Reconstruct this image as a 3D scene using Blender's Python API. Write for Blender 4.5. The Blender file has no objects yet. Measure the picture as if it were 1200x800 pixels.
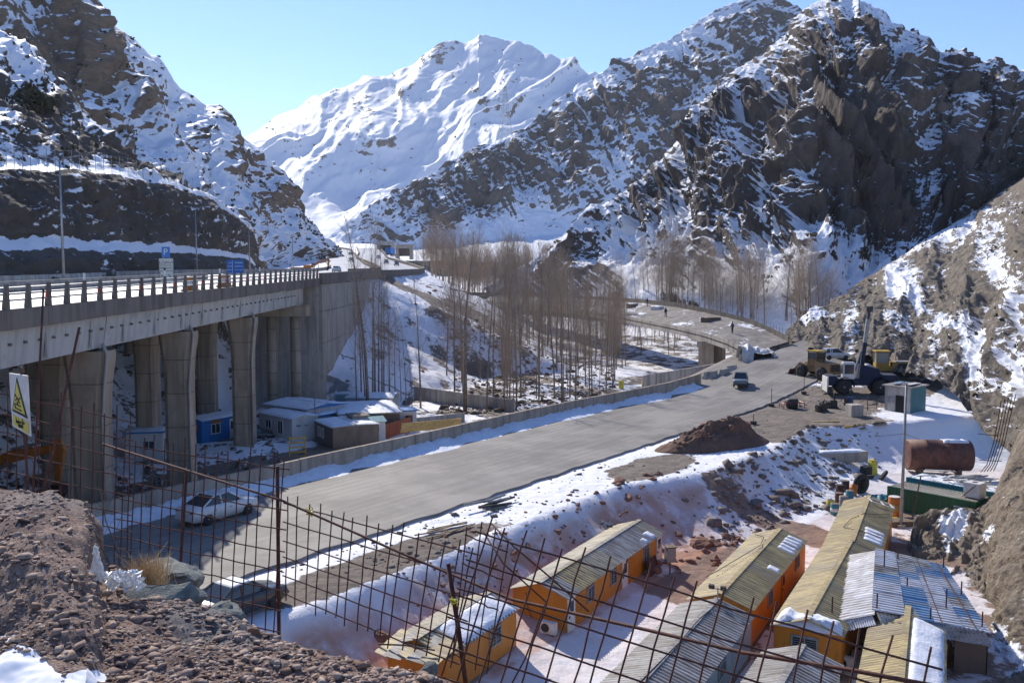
import bpy, bmesh, math, random
import numpy as np
from mathutils import Vector, Matrix
random.seed(7)
scn = bpy.context.scene
COL = scn.collection
R = math.radians
# ------------------------------------------------------------------ camera
F, CX, HZ, EYE = 1100.0, 600.0, 315.0, 14.5
PITCH = math.atan(85.0 / F)
cam = bpy.data.cameras.new('camera'); camo = bpy.data.objects.new('camera', cam); COL.objects.link(camo)
cam.sensor_width = 36; cam.lens = F / 1200 * 36; cam.clip_start = 0.1; cam.clip_end = 20000
camo.location = (0, 0, EYE); camo.rotation_euler = (math.pi / 2 - PITCH, 0, 0)
scn.camera = camo
cp, sp = math.cos(PITCH), math.sin(PITCH)
def P(px, py, D):
    """a point seen in the photograph, at distance D (world y)"""
    x = (px - 600) / F; yd = (py - 400) / F
    dy = cp - yd * sp; dz = -sp - yd * cp
    t = D / dy
    return (x * t, D, EYE + dz * t)
def G(px, py, z=0.0):
    """a point seen in the photograph, on the level z"""
    x = (px - 600) / F; yd = (py - 400) / F
    dy = cp - yd * sp; dz = -sp - yd * cp
    t = (z - EYE) / dz
    return (x * t, dy * t, z)
def pix(p):
    x, y, z = p[0], p[1], p[2] - EYE
    f = y * cp - z * sp; u = y * sp + z * cp
    return (600 + F * x / f, 400 - F * u / f)
# ------------------------------------------------------------------ light
SUN_AZ, SUN_EL = 26.0, 34.5     # degrees left of the view, above the horizon
w = bpy.data.worlds.new('World'); scn.world = w; w.use_nodes = True
nt = w.node_tree; bg = nt.nodes['Background']
sky = nt.nodes.new('ShaderNodeTexSky'); sky.sky_type = 'NISHITA'; sky.sun_disc = False
sky.sun_elevation = R(SUN_EL); sky.sun_rotation = R(-SUN_AZ); sky.altitude = 1600
sky.air_density = 1.0; sky.dust_density = 0.15; sky.ozone_density = 3.5
hs = nt.nodes.new('ShaderNodeHueSaturation'); hs.inputs['Saturation'].default_value = 1.1; nt.links.new(sky.outputs[0], hs.inputs['Color']); tn = nt.nodes.new('ShaderNodeMix'); tn.data_type = 'RGBA'; tn.blend_type = 'MULTIPLY'; tn.inputs[0].default_value = 1; tn.inputs[7].default_value = (1.03, .955, 1.06, 1); nt.links.new(hs.outputs[0], tn.inputs[6]); nt.links.new(tn.outputs[2], bg.inputs[0]); bg.inputs[1].default_value = 0.15
sl = bpy.data.lights.new('sun', 'SUN'); so = bpy.data.objects.new('sun', sl); COL.objects.link(so)
sl.energy = 4.6; sl.angle = R(0.53); sl.color = (1.0, 0.93, 0.83)
S = Vector((-math.sin(R(SUN_AZ)) * math.cos(R(SUN_EL)), math.cos(R(SUN_AZ)) * math.cos(R(SUN_EL)), math.sin(R(SUN_EL))))
so.rotation_euler = S.to_track_quat('Z', 'Y').to_euler()
so.location = (0, 0, 200)
scn.view_settings.view_transform = 'Standard'; scn.view_settings.look = 'None'
scn.view_settings.exposure = 0.3; scn.view_settings.gamma = 1; scn.view_settings.use_curve_mapping = False
scn.cycles.max_bounces = 6; scn.cycles.diffuse_bounces = 3; scn.cycles.glossy_bounces = 3
scn.cycles.transmission_bounces = 4; scn.cycles.transparent_max_bounces = 8
scn.cycles.use_denoising = True
scn.cycles.sample_clamp_indirect = 6
# ------------------------------------------------------------------ noise
def _h(i, j, k, seed):
    n = (i * 374761393 + j * 668265263 + k * 2147483647 + seed * 974634777) & 0xffffffff
    n = ((n ^ (n >> 13)) * 1274126177) & 0xffffffff
    n = (n ^ (n >> 16)) & 0xffffffff
    return ((n * 2246822519) & 0xffffffff) >> 28
GRD = np.array([[1,1,0],[-1,1,0],[1,-1,0],[-1,-1,0],[1,0,1],[-1,0,1],[1,0,-1],[-1,0,-1],[0,1,1],[0,-1,1],[0,1,-1],[0,-1,-1],[1,1,0],[-1,1,0],[0,-1,1],[0,-1,-1]], float)
def perlin(x, y, z, seed=0):
    x, y, z = np.broadcast_arrays(np.asarray(x, float), np.asarray(y, float), np.asarray(z, float))
    xi, yi, zi = np.floor(x).astype(np.int64), np.floor(y).astype(np.int64), np.floor(z).astype(np.int64)
    xf, yf, zf = x - xi, y - yi, z - zi
    f = lambda t: t * t * t * (t * (t * 6 - 15) + 10)
    u, v, q = f(xf), f(yf), f(zf)
    def g(a, b, c):
        gr = GRD[_h(xi + a, yi + b, zi + c, seed)]
        return gr[..., 0] * (xf - a) + gr[..., 1] * (yf - b) + gr[..., 2] * (zf - c)
    l = lambda a, b, t: a + (b - a) * t
    return l(l(l(g(0,0,0), g(1,0,0), u), l(g(0,1,0), g(1,1,0), u), v), l(l(g(0,0,1), g(1,0,1), u), l(g(0,1,1), g(1,1,1), u), v), q)
def fbm(x, y, z, oct=4, seed=0, gain=0.5):
    a, s, t = 1.0, 0.0, 0.0
    for i in range(oct):
        k = 2.03 ** i
        s = s + a * perlin(x * k, y * k, z * k, seed + i); t += a; a *= gain
    return s / t
def ridged(x, y, z, oct=4, seed=0, gain=0.5):
    a, s, t = 1.0, 0.0, 0.0
    for i in range(oct):
        k = 2.03 ** i
        s = s + a * (1 - np.abs(perlin(x * k, y * k, z * k, seed + i)) * 2); t += a; a *= gain
    return s / t
def sst(a, b, x):
    t = np.clip((x - a) / (b - a), 0, 1); return t * t * (3 - 2 * t)
def blob(x, y, cx, cy, rx, ry, rot=0.0, soft=0.35):
    c, s = math.cos(rot), math.sin(rot)
    u = ((x - cx) * c + (y - cy) * s) / rx; v = (-(x - cx) * s + (y - cy) * c) / ry
    return 1 - sst(1 - soft, 1 + soft, np.sqrt(u * u + v * v))
# ------------------------------------------------------------------ object helpers
def tag(o, label=None, cat=None, group=None, kind=None):
    if label: o['label'] = label
    if cat: o['category'] = cat
    if group: o['group'] = group
    if kind: o['kind'] = kind
    return o
def thing(name, label, cat, loc=(0, 0, 0), rz=0.0, group=None):
    o = bpy.data.objects.new(name, None); COL.objects.link(o); o.empty_display_size = 0.2
    o.location = loc; o.rotation_euler = (0, 0, rz)
    return tag(o, label, cat, group)
def copy_tree(o, parent=None):
    c = o.copy(); COL.objects.link(c); c.parent = parent
    for ch in [q for q in o.children]: copy_tree(ch, c)
    return c
class MB:
    """collects shapes; build() links them as one mesh object"""
    def __init__(s): s.v = []; s.f = []; s.mi = []; s.cur = 0; s.sm = []; s.smooth = False
    def add(s, vs, fs):
        b = len(s.v); s.v += [tuple(v) for v in vs]
        for f in fs: s.f.append([i + b for i in f]); s.mi.append(s.cur); s.sm.append(s.smooth)
        return s
    def box(s, c, d, rz=0, rx=0, ry=0, M=None):
        x, y, z = d[0] / 2, d[1] / 2, d[2] / 2
        vs = [Vector(p) for p in ((-x,-y,-z),(x,-y,-z),(x,y,-z),(-x,y,-z),(-x,-y,z),(x,-y,z),(x,y,z),(-x,y,z))]
        m = Matrix.Translation(c) @ (Matrix.Rotation(rz, 4, 'Z') @ Matrix.Rotation(ry, 4, 'Y') @ Matrix.Rotation(rx, 4, 'X'))
        vs = [m @ v for v in vs]
        if M: vs = [M @ v for v in vs]
        return s.add(vs, [(0,3,2,1),(4,5,6,7),(0,1,5,4),(1,2,6,5),(2,3,7,6),(3,0,4,7)])
    def hexa(s, b, t):
        """bottom four corners and top four corners"""
        return s.add(list(b) + list(t), [(0,3,2,1),(4,5,6,7),(0,1,5,4),(1,2,6,5),(2,3,7,6),(3,0,4,7)])
    def prism(s, poly, vec):
        n = len(poly); v = Vector(vec)
        vs = [Vector(p) for p in poly]; vs += [p + v for p in vs]
        return s.add(vs, [list(range(n))[::-1], list(range(n, 2 * n))] + [(i, (i + 1) % n, n + (i + 1) % n, n + i) for i in range(n)])
    def tube(s, pts, r, n=6, cap=True):
        pts = [Vector(p) for p in pts]; m = len(pts)
        rr = r if hasattr(r, '__len__') else [r] * m
        vs = []; a0 = None
        for i, p in enumerate(pts):
            d = (pts[min(i + 1, m - 1)] - pts[max(i - 1, 0)])
            if d.length < 1e-9: d = Vector((0, 0, 1))
            d.normalize()
            if a0 is None: a0 = d.orthogonal().normalized()
            a = (a0 - d * a0.dot(d))
            a = a.normalized() if a.length > 1e-6 else d.orthogonal().normalized()
            a0 = a; b = d.cross(a)
            for k in range(n):
                t = 2 * math.pi * k / n
                vs.append(p + (a * math.cos(t) + b * math.sin(t)) * rr[i])
        fs = [(i*n+k, i*n+(k+1)%n, (i+1)*n+(k+1)%n, (i+1)*n+k) for i in range(m - 1) for k in range(n)]
        if cap and n > 2: fs += [list(range(n))[::-1], list(range((m-1)*n, m*n))]
        return s.add(vs, fs)
    def lathe(s, prof, n=16, axis='Z', M=None):
        """prof: (radius, height) pairs"""
        vs = []
        for (r, h) in prof:
            for k in range(n):
                t = 2 * math.pi * k / n; c, q = r * math.cos(t), r * math.sin(t)
                vs.append(Vector((c, q, h)) if axis == 'Z' else (Vector((h, c, q)) if axis == 'X' else Vector((q, h, c))))
        if M: vs = [M @ v for v in vs]
        m = len(prof)
        fs = [(i*n+k, i*n+(k+1)%n, (i+1)*n+(k+1)%n, (i+1)*n+k) for i in range(m - 1) for k in range(n)]
        fs += [list(range(n))[::-1], list(range((m-1)*n, m*n))]
        return s.add(vs, fs)
    def build(s, name, mats, parent=None, loc=None, bevel=0, fix=True):
        me = bpy.data.meshes.new(name); me.from_pydata(s.v, [], s.f)
        if not isinstance(mats, (list, tuple)): mats = [mats]
        for m in mats: me.materials.append(m)
        me.polygons.foreach_set('material_index', s.mi); me.polygons.foreach_set('use_smooth', s.sm)
        if fix or bevel:
            bm = bmesh.new(); bm.from_mesh(me)
            if bevel:
                es = [e for e in bm.edges if len(e.link_faces) == 2 and e.calc_face_angle(0) > 0.6]
                bmesh.ops.bevel(bm, geom=es, offset=bevel, segments=2, affect='EDGES', clamp_overlap=True)
            bmesh.ops.recalc_face_normals(bm, faces=bm.faces); bm.to_mesh(me); bm.free()
        o = bpy.data.objects.new(name, me); COL.objects.link(o)
        if parent: o.parent = parent
        if loc: o.location = loc
        return o
def gridmesh(name, V, mat, attrs=None, smooth=True):
    """V: rows x cols x 3 -> one sheet"""
    nr, nc = V.shape[:2]
    me = bpy.data.meshes.new(name)
    me.vertices.add(nr * nc); me.vertices.foreach_set('co', V.reshape(-1).astype(np.float32))
    idx = np.arange(nr * nc).reshape(nr, nc)
    q = np.stack([idx[:-1, :-1], idx[:-1, 1:], idx[1:, 1:], idx[1:, :-1]], -1).reshape(-1, 4)
    nf = len(q)
    me.loops.add(nf * 4); me.loops.foreach_set('vertex_index', q.reshape(-1).astype(np.int32))
    me.polygons.add(nf); me.polygons.foreach_set('loop_start', np.arange(0, nf * 4, 4, dtype=np.int32))
    me.polygons.foreach_set('loop_total', np.full(nf, 4, np.int32))
    me.polygons.foreach_set('use_smooth', np.full(nf, smooth))
    me.update(calc_edges=True)
    for k, a in (attrs or {}).items():
        at = me.attributes.new(k, 'FLOAT', 'POINT'); at.data.foreach_set('value', a.reshape(-1).astype(np.float32))
    me.materials.append(mat)
    o = bpy.data.objects.new(name, me); COL.objects.link(o)
    return o
def gnormals(V):
    du = np.gradient(V, axis=1); dv = np.gradient(V, axis=0)
    n = np.cross(du, dv); n /= np.linalg.norm(n, axis=-1, keepdims=True) + 1e-12
    return n
# ------------------------------------------------------------------ materials
class NT:
    def __init__(s, name):
        s.m = bpy.data.materials.new(name); s.m.use_nodes = True; s.t = s.m.node_tree
        s.b = s.t.nodes['Principled BSDF']
    def n(s, typ, ins=None, **props):
        nd = s.t.nodes.new('ShaderNode' + typ)
        for k, v in props.items(): setattr(nd, k, v)
        for k, v in (ins or {}).items(): s.set(nd.inputs[k], v)
        return nd
    def set(s, inp, v):
        if isinstance(v, bpy.types.NodeSocket): s.t.links.new(v, inp)
        elif isinstance(v, (tuple, list)) and len(v) == 3 and inp.type == 'RGBA': inp.default_value = (*v, 1)
        else: inp.default_value = v
    def noise(s, scale, detail=4, rough=0.55, vec=None, dist=0.0):
        ins = {'Scale': scale, 'Detail': detail, 'Roughness': rough, 'Distortion': dist}
        if vec is not None: ins['Vector'] = vec
        return s.n('TexNoise', ins).outputs[0]
    def math(s, op, a, b=0.0, c=0.0, clamp=False):
        return s.n('Math', {0: a, 1: b, 2: c}, operation=op, use_clamp=clamp).outputs[0]
    def mix(s, f, a, b, blend='MIX'):
        nd = s.n('Mix', {0: f}, data_type='RGBA', blend_type=blend)
        s.set(nd.inputs[6], a); s.set(nd.inputs[7], b); return nd.outputs[2]
    def ramp(s, f, lo, hi):
        return s.n('MapRange', {0: f, 1: lo, 2: hi, 3: 0.0, 4: 1.0}, interpolation_type='SMOOTHSTEP').outputs[0]
    def pos(s): return s.n('NewGeometry').outputs[0]
    def obj(s): return s.n('TexCoord').outputs[3]
    def attr(s, name): return s.n('Attribute', attribute_name=name).outputs[2]
    def mapping(s, vec, rot=(0,0,0), sc=(1,1,1)):
        return s.n('Mapping', {'Vector': vec, 'Rotation': rot, 'Scale': sc}).outputs[0]
    def bump(s, h, strength=0.5, dist=0.1):
        return s.n('Bump', {'Strength': strength, 'Distance': dist, 'Height': h}).outputs[0]
    def done(s, color=None, rough=None, metal=None, normal=None, spec=None):
        if color is not None: s.set(s.b.inputs['Base Color'], color)
        if rough is not None: s.set(s.b.inputs['Roughness'], rough)
        if metal is not None: s.set(s.b.inputs['Metallic'], metal)
        if normal is not None: s.set(s.b.inputs['Normal'], normal)
        if spec is not None: s.set(s.b.inputs['Specular IOR Level'], spec)
        return s.m
def simple(name, c1, c2=None, scale=3.0, rough=0.7, metal=0.0, bump=0.0, bscale=20.0, lo=0.4, hi=0.6, spec=None, vec='obj', c3=None, scale3=14.0, lo3=0.58, hi3=0.7):
    """a surface with two tones mixed by noise, stains of a third, and grain"""
    t = NT(name); v = t.obj() if vec == 'obj' else t.pos()
    c2 = c2 or tuple(x * 0.75 for x in c1)
    col = t.mix(t.ramp(t.noise(scale, 5, 0.6, v), lo, hi), c1, c2)
    if c3: col = t.mix(t.ramp(t.noise(scale3, 5, 0.65, v), lo3, hi3), col, c3)
    nm = t.bump(t.noise(bscale, 4, 0.6, v), 0.6, bump) if bump else None
    return t.done(col, rough, metal, nm, spec)
def terrain_mat(name, rock1, rock2, rock3, fs, stretch=(1,1,1), rot=(0,0,0), snow=(0.82,0.84,0.88), k=0.9, soft=0.05, led=0.0, lst=(1,1,4), lrot=(0,0,0), bump=0.6, bdist=1.0, red=(0.36,0.17,0.10), rockscale=0.3, up=0.0, sb=0.8):
    """rock or soil under snow: 'snow' is how much lies there, broken up by noise; 'thin' is thin snow the red soil stains"""
    t = NT(name); p = t.pos(); pm = t.mapping(p, rot, stretch)
    n1 = t.noise(fs, 6, 0.68, pm, 0.4); n2 = t.noise(fs * 0.17, 3, 0.5, p)
    nn = t.math('ADD', t.math('MULTIPLY', n1, 0.75), t.math('MULTIPLY', n2, 0.25))
    nz = t.n('SeparateXYZ', {0: t.n('NewGeometry').outputs[1]}).outputs[2]
    m = t.math('ADD', t.attr('snow'), t.math('MULTIPLY', t.math('SUBTRACT', nn, 0.5), k * 2.2))
    if led: m = t.math('ADD', m, t.math('MULTIPLY', t.math('SUBTRACT', t.noise(fs * 0.8, 5, 0.62, t.mapping(t.mapping(p, lrot), (0,0,0), lst), 0.5), 0.5), led * 2))
    if up: m = t.math('ADD', m, t.math('MULTIPLY', t.math('SUBTRACT', nz, 0.6), up))
    mask = t.ramp(m, 0.5 - soft, 0.5 + soft)
    rn = t.noise(rockscale, 6, 0.7, pm); rn2 = t.noise(rockscale * 6, 5, 0.7, pm)
    rock = t.mix(t.ramp(rn, 0.38, 0.62), rock1, rock2)
    rock = t.mix(t.ramp(rn2, 0.52, 0.72), rock, rock3)
    vo = t.n('TexVoronoi', {'Vector': t.mix(0.12, pm, t.n('TexNoise', {'Vector': pm, 'Scale': fs * 1.5}).outputs[1], 'LINEAR_LIGHT'), 'Scale': fs * 0.9}); vc = t.n('SeparateColor', {0: vo.outputs[1]}).outputs[0]
    rock = t.mix(t.math('MULTIPLY', vc, 0.45), rock, rock3)
    thin = t.attr('thin')
    sn = t.mix(t.math('MULTIPLY', thin, t.ramp(t.noise(fs * 0.6, 4, 0.6, p), 0.15, 0.6)), snow, red)
    rock = t.mix(thin, rock, red)
    col = t.mix(mask, rock, sn)
    hb = t.math('ADD', t.math('MULTIPLY', t.math('ADD', t.noise(fs * 1.3, 8, 0.72, pm), t.math('MULTIPLY', vo.outputs[0], -0.55)), t.math('SUBTRACT', 1.0, t.math('MULTIPLY', mask, sb))), t.math('MULTIPLY', mask, 0.12))
    return t.done(col, t.mix(mask, (0.9,)*3, (0.65,)*3), None, t.bump(hb, bump, bdist), 0.25)
# ================================================================== the setting: mountains
SHEETS = {}; CONC = None
def sheet(name, px0, px1, nc, rows, nr, disp, attrf, mat, back=None, label=None):
    """a slope standing at its own distance: key rows run from foot to crest as (px list, py list, distance list)"""
    cols = np.linspace(px0, px1, nc)
    K = [(np.interp(cols, r[0], r[1]), np.interp(cols, r[0], r[2])) for r in rows]
    ys, ds, vs = [], [], []
    for i in range(len(K) - 1):
        n = nr[i]
        for j in range(n + (1 if i == len(K) - 2 else 0)):
            t = j / n
            ys.append(K[i][0] * (1 - t) + K[i + 1][0] * t)
            ds.append(1 / ((1 - t) / K[i][1] + t / K[i + 1][1])); vs.append(np.full(nc, i + t))
    Y = np.array(ys); D = np.array(ds); Vv = np.array(vs); PX = np.broadcast_to(cols, Y.shape)
    x = (PX - 600) / F; yd = (Y - 400) / F; dy = cp - yd * sp; dz = -sp - yd * cp; t = D / dy
    V = np.stack([x * t, D, EYE + dz * t], -1)
    n0 = gnormals(V)
    flip = np.where((n0 * np.stack([-x * t, -D, -dz * t], -1)).sum(-1, keepdims=True) < 0, -1, 1); n0 = n0 * flip
    dd = np.broadcast_to(disp(V, PX, Y, Vv), Y.shape); V = V + n0 * dd[..., None]
    def blur(a, k):
        for ax in (0, 1):
            p_ = np.pad(a, [(k, k) if i == ax else (0, 0) for i in (0, 1)], 'edge'); c_ = np.cumsum(p_, ax); c_ = np.insert(c_, 0, 0, ax)
            a = (np.take(c_, range(2*k+1, c_.shape[ax]), ax) - np.take(c_, range(0, c_.shape[ax] - 2*k - 1), ax)) / (2*k+1)
        return a
    global CONC
    cc = blur(dd, 4) - dd; c2 = blur(dd, 11) - dd; CONC = np.clip(cc / (cc.std() + 1e-9), -2, 2) * .6 + np.clip(c2 / (c2.std() + 1e-9), -2, 2) * .4
    n1 = gnormals(V); n1 = n1 * np.where((n1 * n0).sum(-1, keepdims=True) < 0, -1, 1)
    at = attrf(V, n1, PX, Y, Vv)
    if back:   # the far side of the crest, falling away
        ext = []
        for (h, d) in back:
            e = V[-1].copy(); dirv = e[:, :2] / np.linalg.norm(e[:, :2], axis=1, keepdims=True)
            e[:, :2] += dirv * h; e[:, 2] -= d; ext.append(e)
        V = np.concatenate([V, np.array(ext)], 0)
        at = {k: np.concatenate([a, np.repeat(a[-1:], len(back), 0)], 0) for k, a in at.items()}
    SHEETS[name] = (V, PX, Y)
    return tag(gridmesh(name, V, mat, at), kind='structure')
def interp_xy(pts): return [p[0] for p in pts], [p[1] for p in pts]
z0 = lambda a: np.zeros_like(a)
# --- rock materials
M_far = terrain_mat('far_snow_slope', (0.17,0.13,0.11), (0.22,0.17,0.14), (0.10,0.08,0.07), 0.035, k=0.75, rockscale=0.02, bdist=12.0, bump=0.7, led=.25, lst=(2,2,.6))
M_mid = terrain_mat('grey_crag', (0.24,0.205,0.175), (0.17,0.145,0.125), (0.10,0.085,0.075), 0.15, stretch=(1,1,1.2), rot=(0,R(25),0), k=0.6, rockscale=0.03, bdist=3.5, bump=1.0, soft=0.08, led=0.8, lst=(.28,.4,2.8), lrot=(0,R(26),0))
M_dark = terrain_mat('dark_crag', (0.20,0.165,0.14), (0.14,0.115,0.10), (0.085,0.07,0.06), 0.36, stretch=(1.3,1,0.8), rot=(0,R(-22),0), k=0.55, rockscale=0.045, bdist=2.0, bump=1.0, soft=0.08, led=1.05, lst=(.22,.4,3.2), lrot=(0,R(-38),0))
M_left = terrain_mat('brown_left_slope', (0.30,0.22,0.15), (0.20,0.15,0.11), (0.12,0.09,0.07), 0.3, stretch=(1,1,2.0), rot=(R(15),0,0), k=0.7, led=.4, lst=(.6,.6,2), rockscale=0.05, bdist=2.0, bump=0.8, soft=0.05)
M_cut = terrain_mat('rock_cutting', (0.15,0.125,0.105), (0.105,0.09,0.078), (0.07,0.06,0.052), 0.5, stretch=(1,1,1.6), k=0.85, rockscale=0.12, bdist=0.7, bump=0.9, soft=0.05, led=.3)
M_hill = terrain_mat('brown_scree', (0.285,0.245,0.195), (0.225,0.192,0.152), (0.125,0.105,0.085), 1.0, stretch=(1,1,1.0), rot=(0,R(30),0), k=0.8, rockscale=0.3, bdist=0.55, bump=1.0, soft=0.04)
M_spur = terrain_mat('tan_rock', (0.42,0.35,0.265), (0.34,0.275,0.205), (0.20,0.16,0.12), 1.9, stretch=(1,1,0.8), rot=(0,R(-35),0), k=0.8, rockscale=0.6, bdist=0.5, bump=1.0, soft=0.03)
# --- the white peak at the head of the valley
sx, sy = interp_xy([(240,175),(285,150),(300,143),(340,118),(372,109),(392,107),(410,104),(455,88),(500,62),(545,42),(560,37),(575,40),(590,38),(605,41),(625,50),(650,66),(690,78),(705,84),(760,92)])
def dsp(V, PX, Y, v):
    x, y, z = V[..., 0], V[..., 1], V[..., 2]
    t = 0.165 * (.1 + .9 * sst(.5, 1.05, v))
    a = (PX - 560) * 0.62 + (Y - 40) * 0.78      # spurs run down to the left
    b = -(PX - 560) * 0.78 + (Y - 40) * 0.62
    r = ridged(a / 95 + 5 + fbm(PX / 120, Y / 120, 0, 3, 3) * 0.8, b / 420, 0, 4, 11, 0.42)
    r2 = ridged(a / 34 + fbm(PX / 60, Y / 60, 0, 2, 5) * 0.7, b / 130, 3, 3, 17, 0.5)
    r3 = ridged(a / 11 + fbm(PX / 30, Y / 30, 0, 2, 6) * .8, b / 34, 5, 3, 19, 0.55)
    return t * ((np.clip(r, 0, 1)**1.5 - 0.5) * 400 + (r2 - 0.6) * 80 + (r3 - .6) * 24 + fbm(x / 40, y / 40, z / 40, 3, 8) * 7)
def att(V, N, PX, Y, v):
    s = 0.98 + (N[..., 2] - 0.72) * 0.6 + fbm(PX / 60, Y / 60, 1, 3, 23) * 0.3 + CONC * .07
    s -= 0.42 * blob(PX, Y, 560, 105, 60, 18, R(35), 0.8) + 0.3 * blob(PX, Y, 520, 45, 90, 14, R(-25), 0.9) + 0.35 * blob(PX, Y, 460, 105, 70, 22, R(-35), 0.9) + 0.25 * blob(PX, Y, 420, 200, 70, 50, 0, 0.9)
    return {'snow': s, 'thin': z0(s)}
sheet('snowy_peak', 240, 760, 330, [([240,760],[305,305],[1500,1500]), ([240,420,600,760],[230,225,215,215],[1900,1850,1850,1850]), (sx, sy, [2550]*len(sx))], [70, 160], dsp, att, M_far, back=[(300,80),(1200,600)])
# --- the long grey ridge
sx, sy = interp_xy([(370,290),(395,268),(440,236),(480,216),(520,196),(545,182),(575,170),(600,158),(630,137),(655,117),(672,110),(690,98),(712,84),(719,72),(745,64),(780,49),(800,40),(830,20),(860,4),(885,-3),(910,0),(932,8),(960,30),(1010,60)])
def dsp(V, PX, Y, v):
    x, y, z = V[..., 0], V[..., 1], V[..., 2]
    t = sst(2.0, 1.8, v) * 0.28 + 0.14
    wob = fbm(PX / 70, Y / 70, 0, 3, 31) * 0.7
    a = (PX * 0.80 + Y * 0.6); b = (-PX * 0.6 + Y * 0.80)
    r = ridged(a / 105 + wob, b / 55 + wob, 0, 5, 33, 0.55)
    t = t * (0.05 + 0.95 * sst(1.0, 1.4, v)) * (0.2 + 0.8 * sst(385, 480, PX))
    return t * ((r - 0.55) * 58 + ridged(x / 26, y / 40, z / 22, 4, 37, 0.58) * 17 + fbm(x / 8, y / 8, z / 8, 2, 3) * 4)
def att(V, N, PX, Y, v):
    s = 0.40 + (N[..., 2] - 0.55) * 1.25 + fbm(PX / 50, Y / 40, 1, 3, 43) * 0.4 + CONC * .16
    for c in ((600,262,90,16,R(-18),.35),(720,190,40,28,R(-30),.4),(690,105,30,12,R(-25),.3),(785,60,40,10,R(-28),.5),(480,265,110,20,R(-8),.3),(850,95,36,50,R(20),.3),(430,258,50,24,R(-25),.4),(640,205,40,10,R(-30),.25)):
        s = s + c[5] * blob(PX, Y, *c[:5], 0.8)
    return {'snow': np.clip(s, -.2, 1.2), 'thin': z0(s)}
sheet('rocky_ridge', 370, 1010, 520, [([370,1010],[305,312],[620,620]), ([370,480,700,1010],[298,290,270,250],[700,720,720,720]), (sx, sy, [720,740,760,780,800,815,830,845,860,875,890,900,910,920,930,940,950,960,970,980,980,980,980,980])], [14, 210], dsp, att, M_mid, back=[(40,14),(600,300)])
# --- the big dark crag on the right
sx, sy = interp_xy([(570,335),(600,318),(640,296),(665,272),(700,246),(735,218),(768,192),(788,172),(800,150),(803,136),(825,118),(842,106),(862,92),(880,77),(900,62),(921,42),(935,17),(950,6),(965,1),(985,-8),(1005,0),(1025,9),(1045,20),(1060,36),(1090,56),(1099,66),(1115,61),(1130,57),(1142,68),(1150,72),(1170,70),(1200,82),(1300,70)])
def dsp(V, PX, Y, v):
    x, y, z = V[..., 0], V[..., 1], V[..., 2]
    t = (sst(2.0, 1.8, v) * 0.36 + 0.14) * (0.10 + 0.90 * sst(0.8, 1.5, v)) * (0.3 + 0.7 * sst(640, 730, PX))
    wob = fbm(PX / 80, Y / 80, 0, 3, 51) * 0.8
    th = R(62) + fbm(PX / 300, Y / 300, 2, 2, 59) * 0.7          # beds dip to the right
    a = PX * np.sin(th) - Y * np.cos(th); b = PX * np.cos(th) + Y * np.sin(th)
    r = ridged(a / 88 + wob, b / 240 + wob, 0, 5, 53, 0.52)
    r2 = ridged(a / 22 + wob * 1.5, b / 120, 4, 3, 55, 0.55)
    lump = fbm(PX / 140, Y / 110, 7, 3, 57)
    return t * ((r - 0.55) * 36 + (r2 - 0.55) * 7 + lump * 22 + ridged(x / 11, y / 15, z / 8, 4, 37, 0.6) * 6)
CRAG = (([570,640,700,800,950,1300],[368,366,366,374,402,432],[305,290,272,242,190,180]), ([570,640,700,800,950,1300],[342,328,308,304,318,330],[310,298,284,260,212,215]))
SNOWF = ((760,318,20,62,R(12),.8),(735,290,22,26,0,.6),(890,330,34,68,R(-8),.85),(960,310,26,46,R(8),.7),(840,345,30,40,0,.5),(650,290,46,10,R(-32),1.2),(612,312,30,9,R(-28),1.0),(700,275,26,22,R(-30),.5),(815,260,14,50,R(6),.5),(790,240,10,36,R(10),.4),(1064,140,14,50,R(-12),.5),(1040,90,24,30,R(-20),.25),(1000,35,40,40,0,.2),(870,190,24,40,R(20),.25),(1150,130,60,8,R(-30),.35),(1010,300,30,30,0,.45),(1085,235,14,26,R(-20),.3),(905,245,12,44,R(-14),.35),(950,230,10,60,R(-14),.3))
def att(V, N, PX, Y, v):
    s = 0.33 + (N[..., 2] - 0.45) * 1.2 + fbm(PX / 45, Y / 60, 1, 3, 63) * 0.45 + CONC * .17
    for c in SNOWF: s = s + c[5] * blob(PX, Y, *c[:5], 0.7)
    for c in ((870,265,34,60,R(-8),.5),(1030,190,40,100,R(-14),.5),(1150,190,70,70,0,.35),(660,305,30,14,R(-40),.3),(825,300,10,40,R(-6),.3)): s = s - c[5] * blob(PX, Y, *c[:5], 0.8)
    return {'snow': np.clip(s, -.2, 1.3), 'thin': z0(s)}
sheet('dark_crag', 570, 1300, 560, [(*CRAG[0],), (*CRAG[1],), (sx, sy, list(np.interp(sx, [570,640,700,800,900,985,1100,1300], [312,311,315,328,332,328,318,312])))], [40, 260], dsp, att, M_dark, back=[(25,10),(300,220)])
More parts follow.
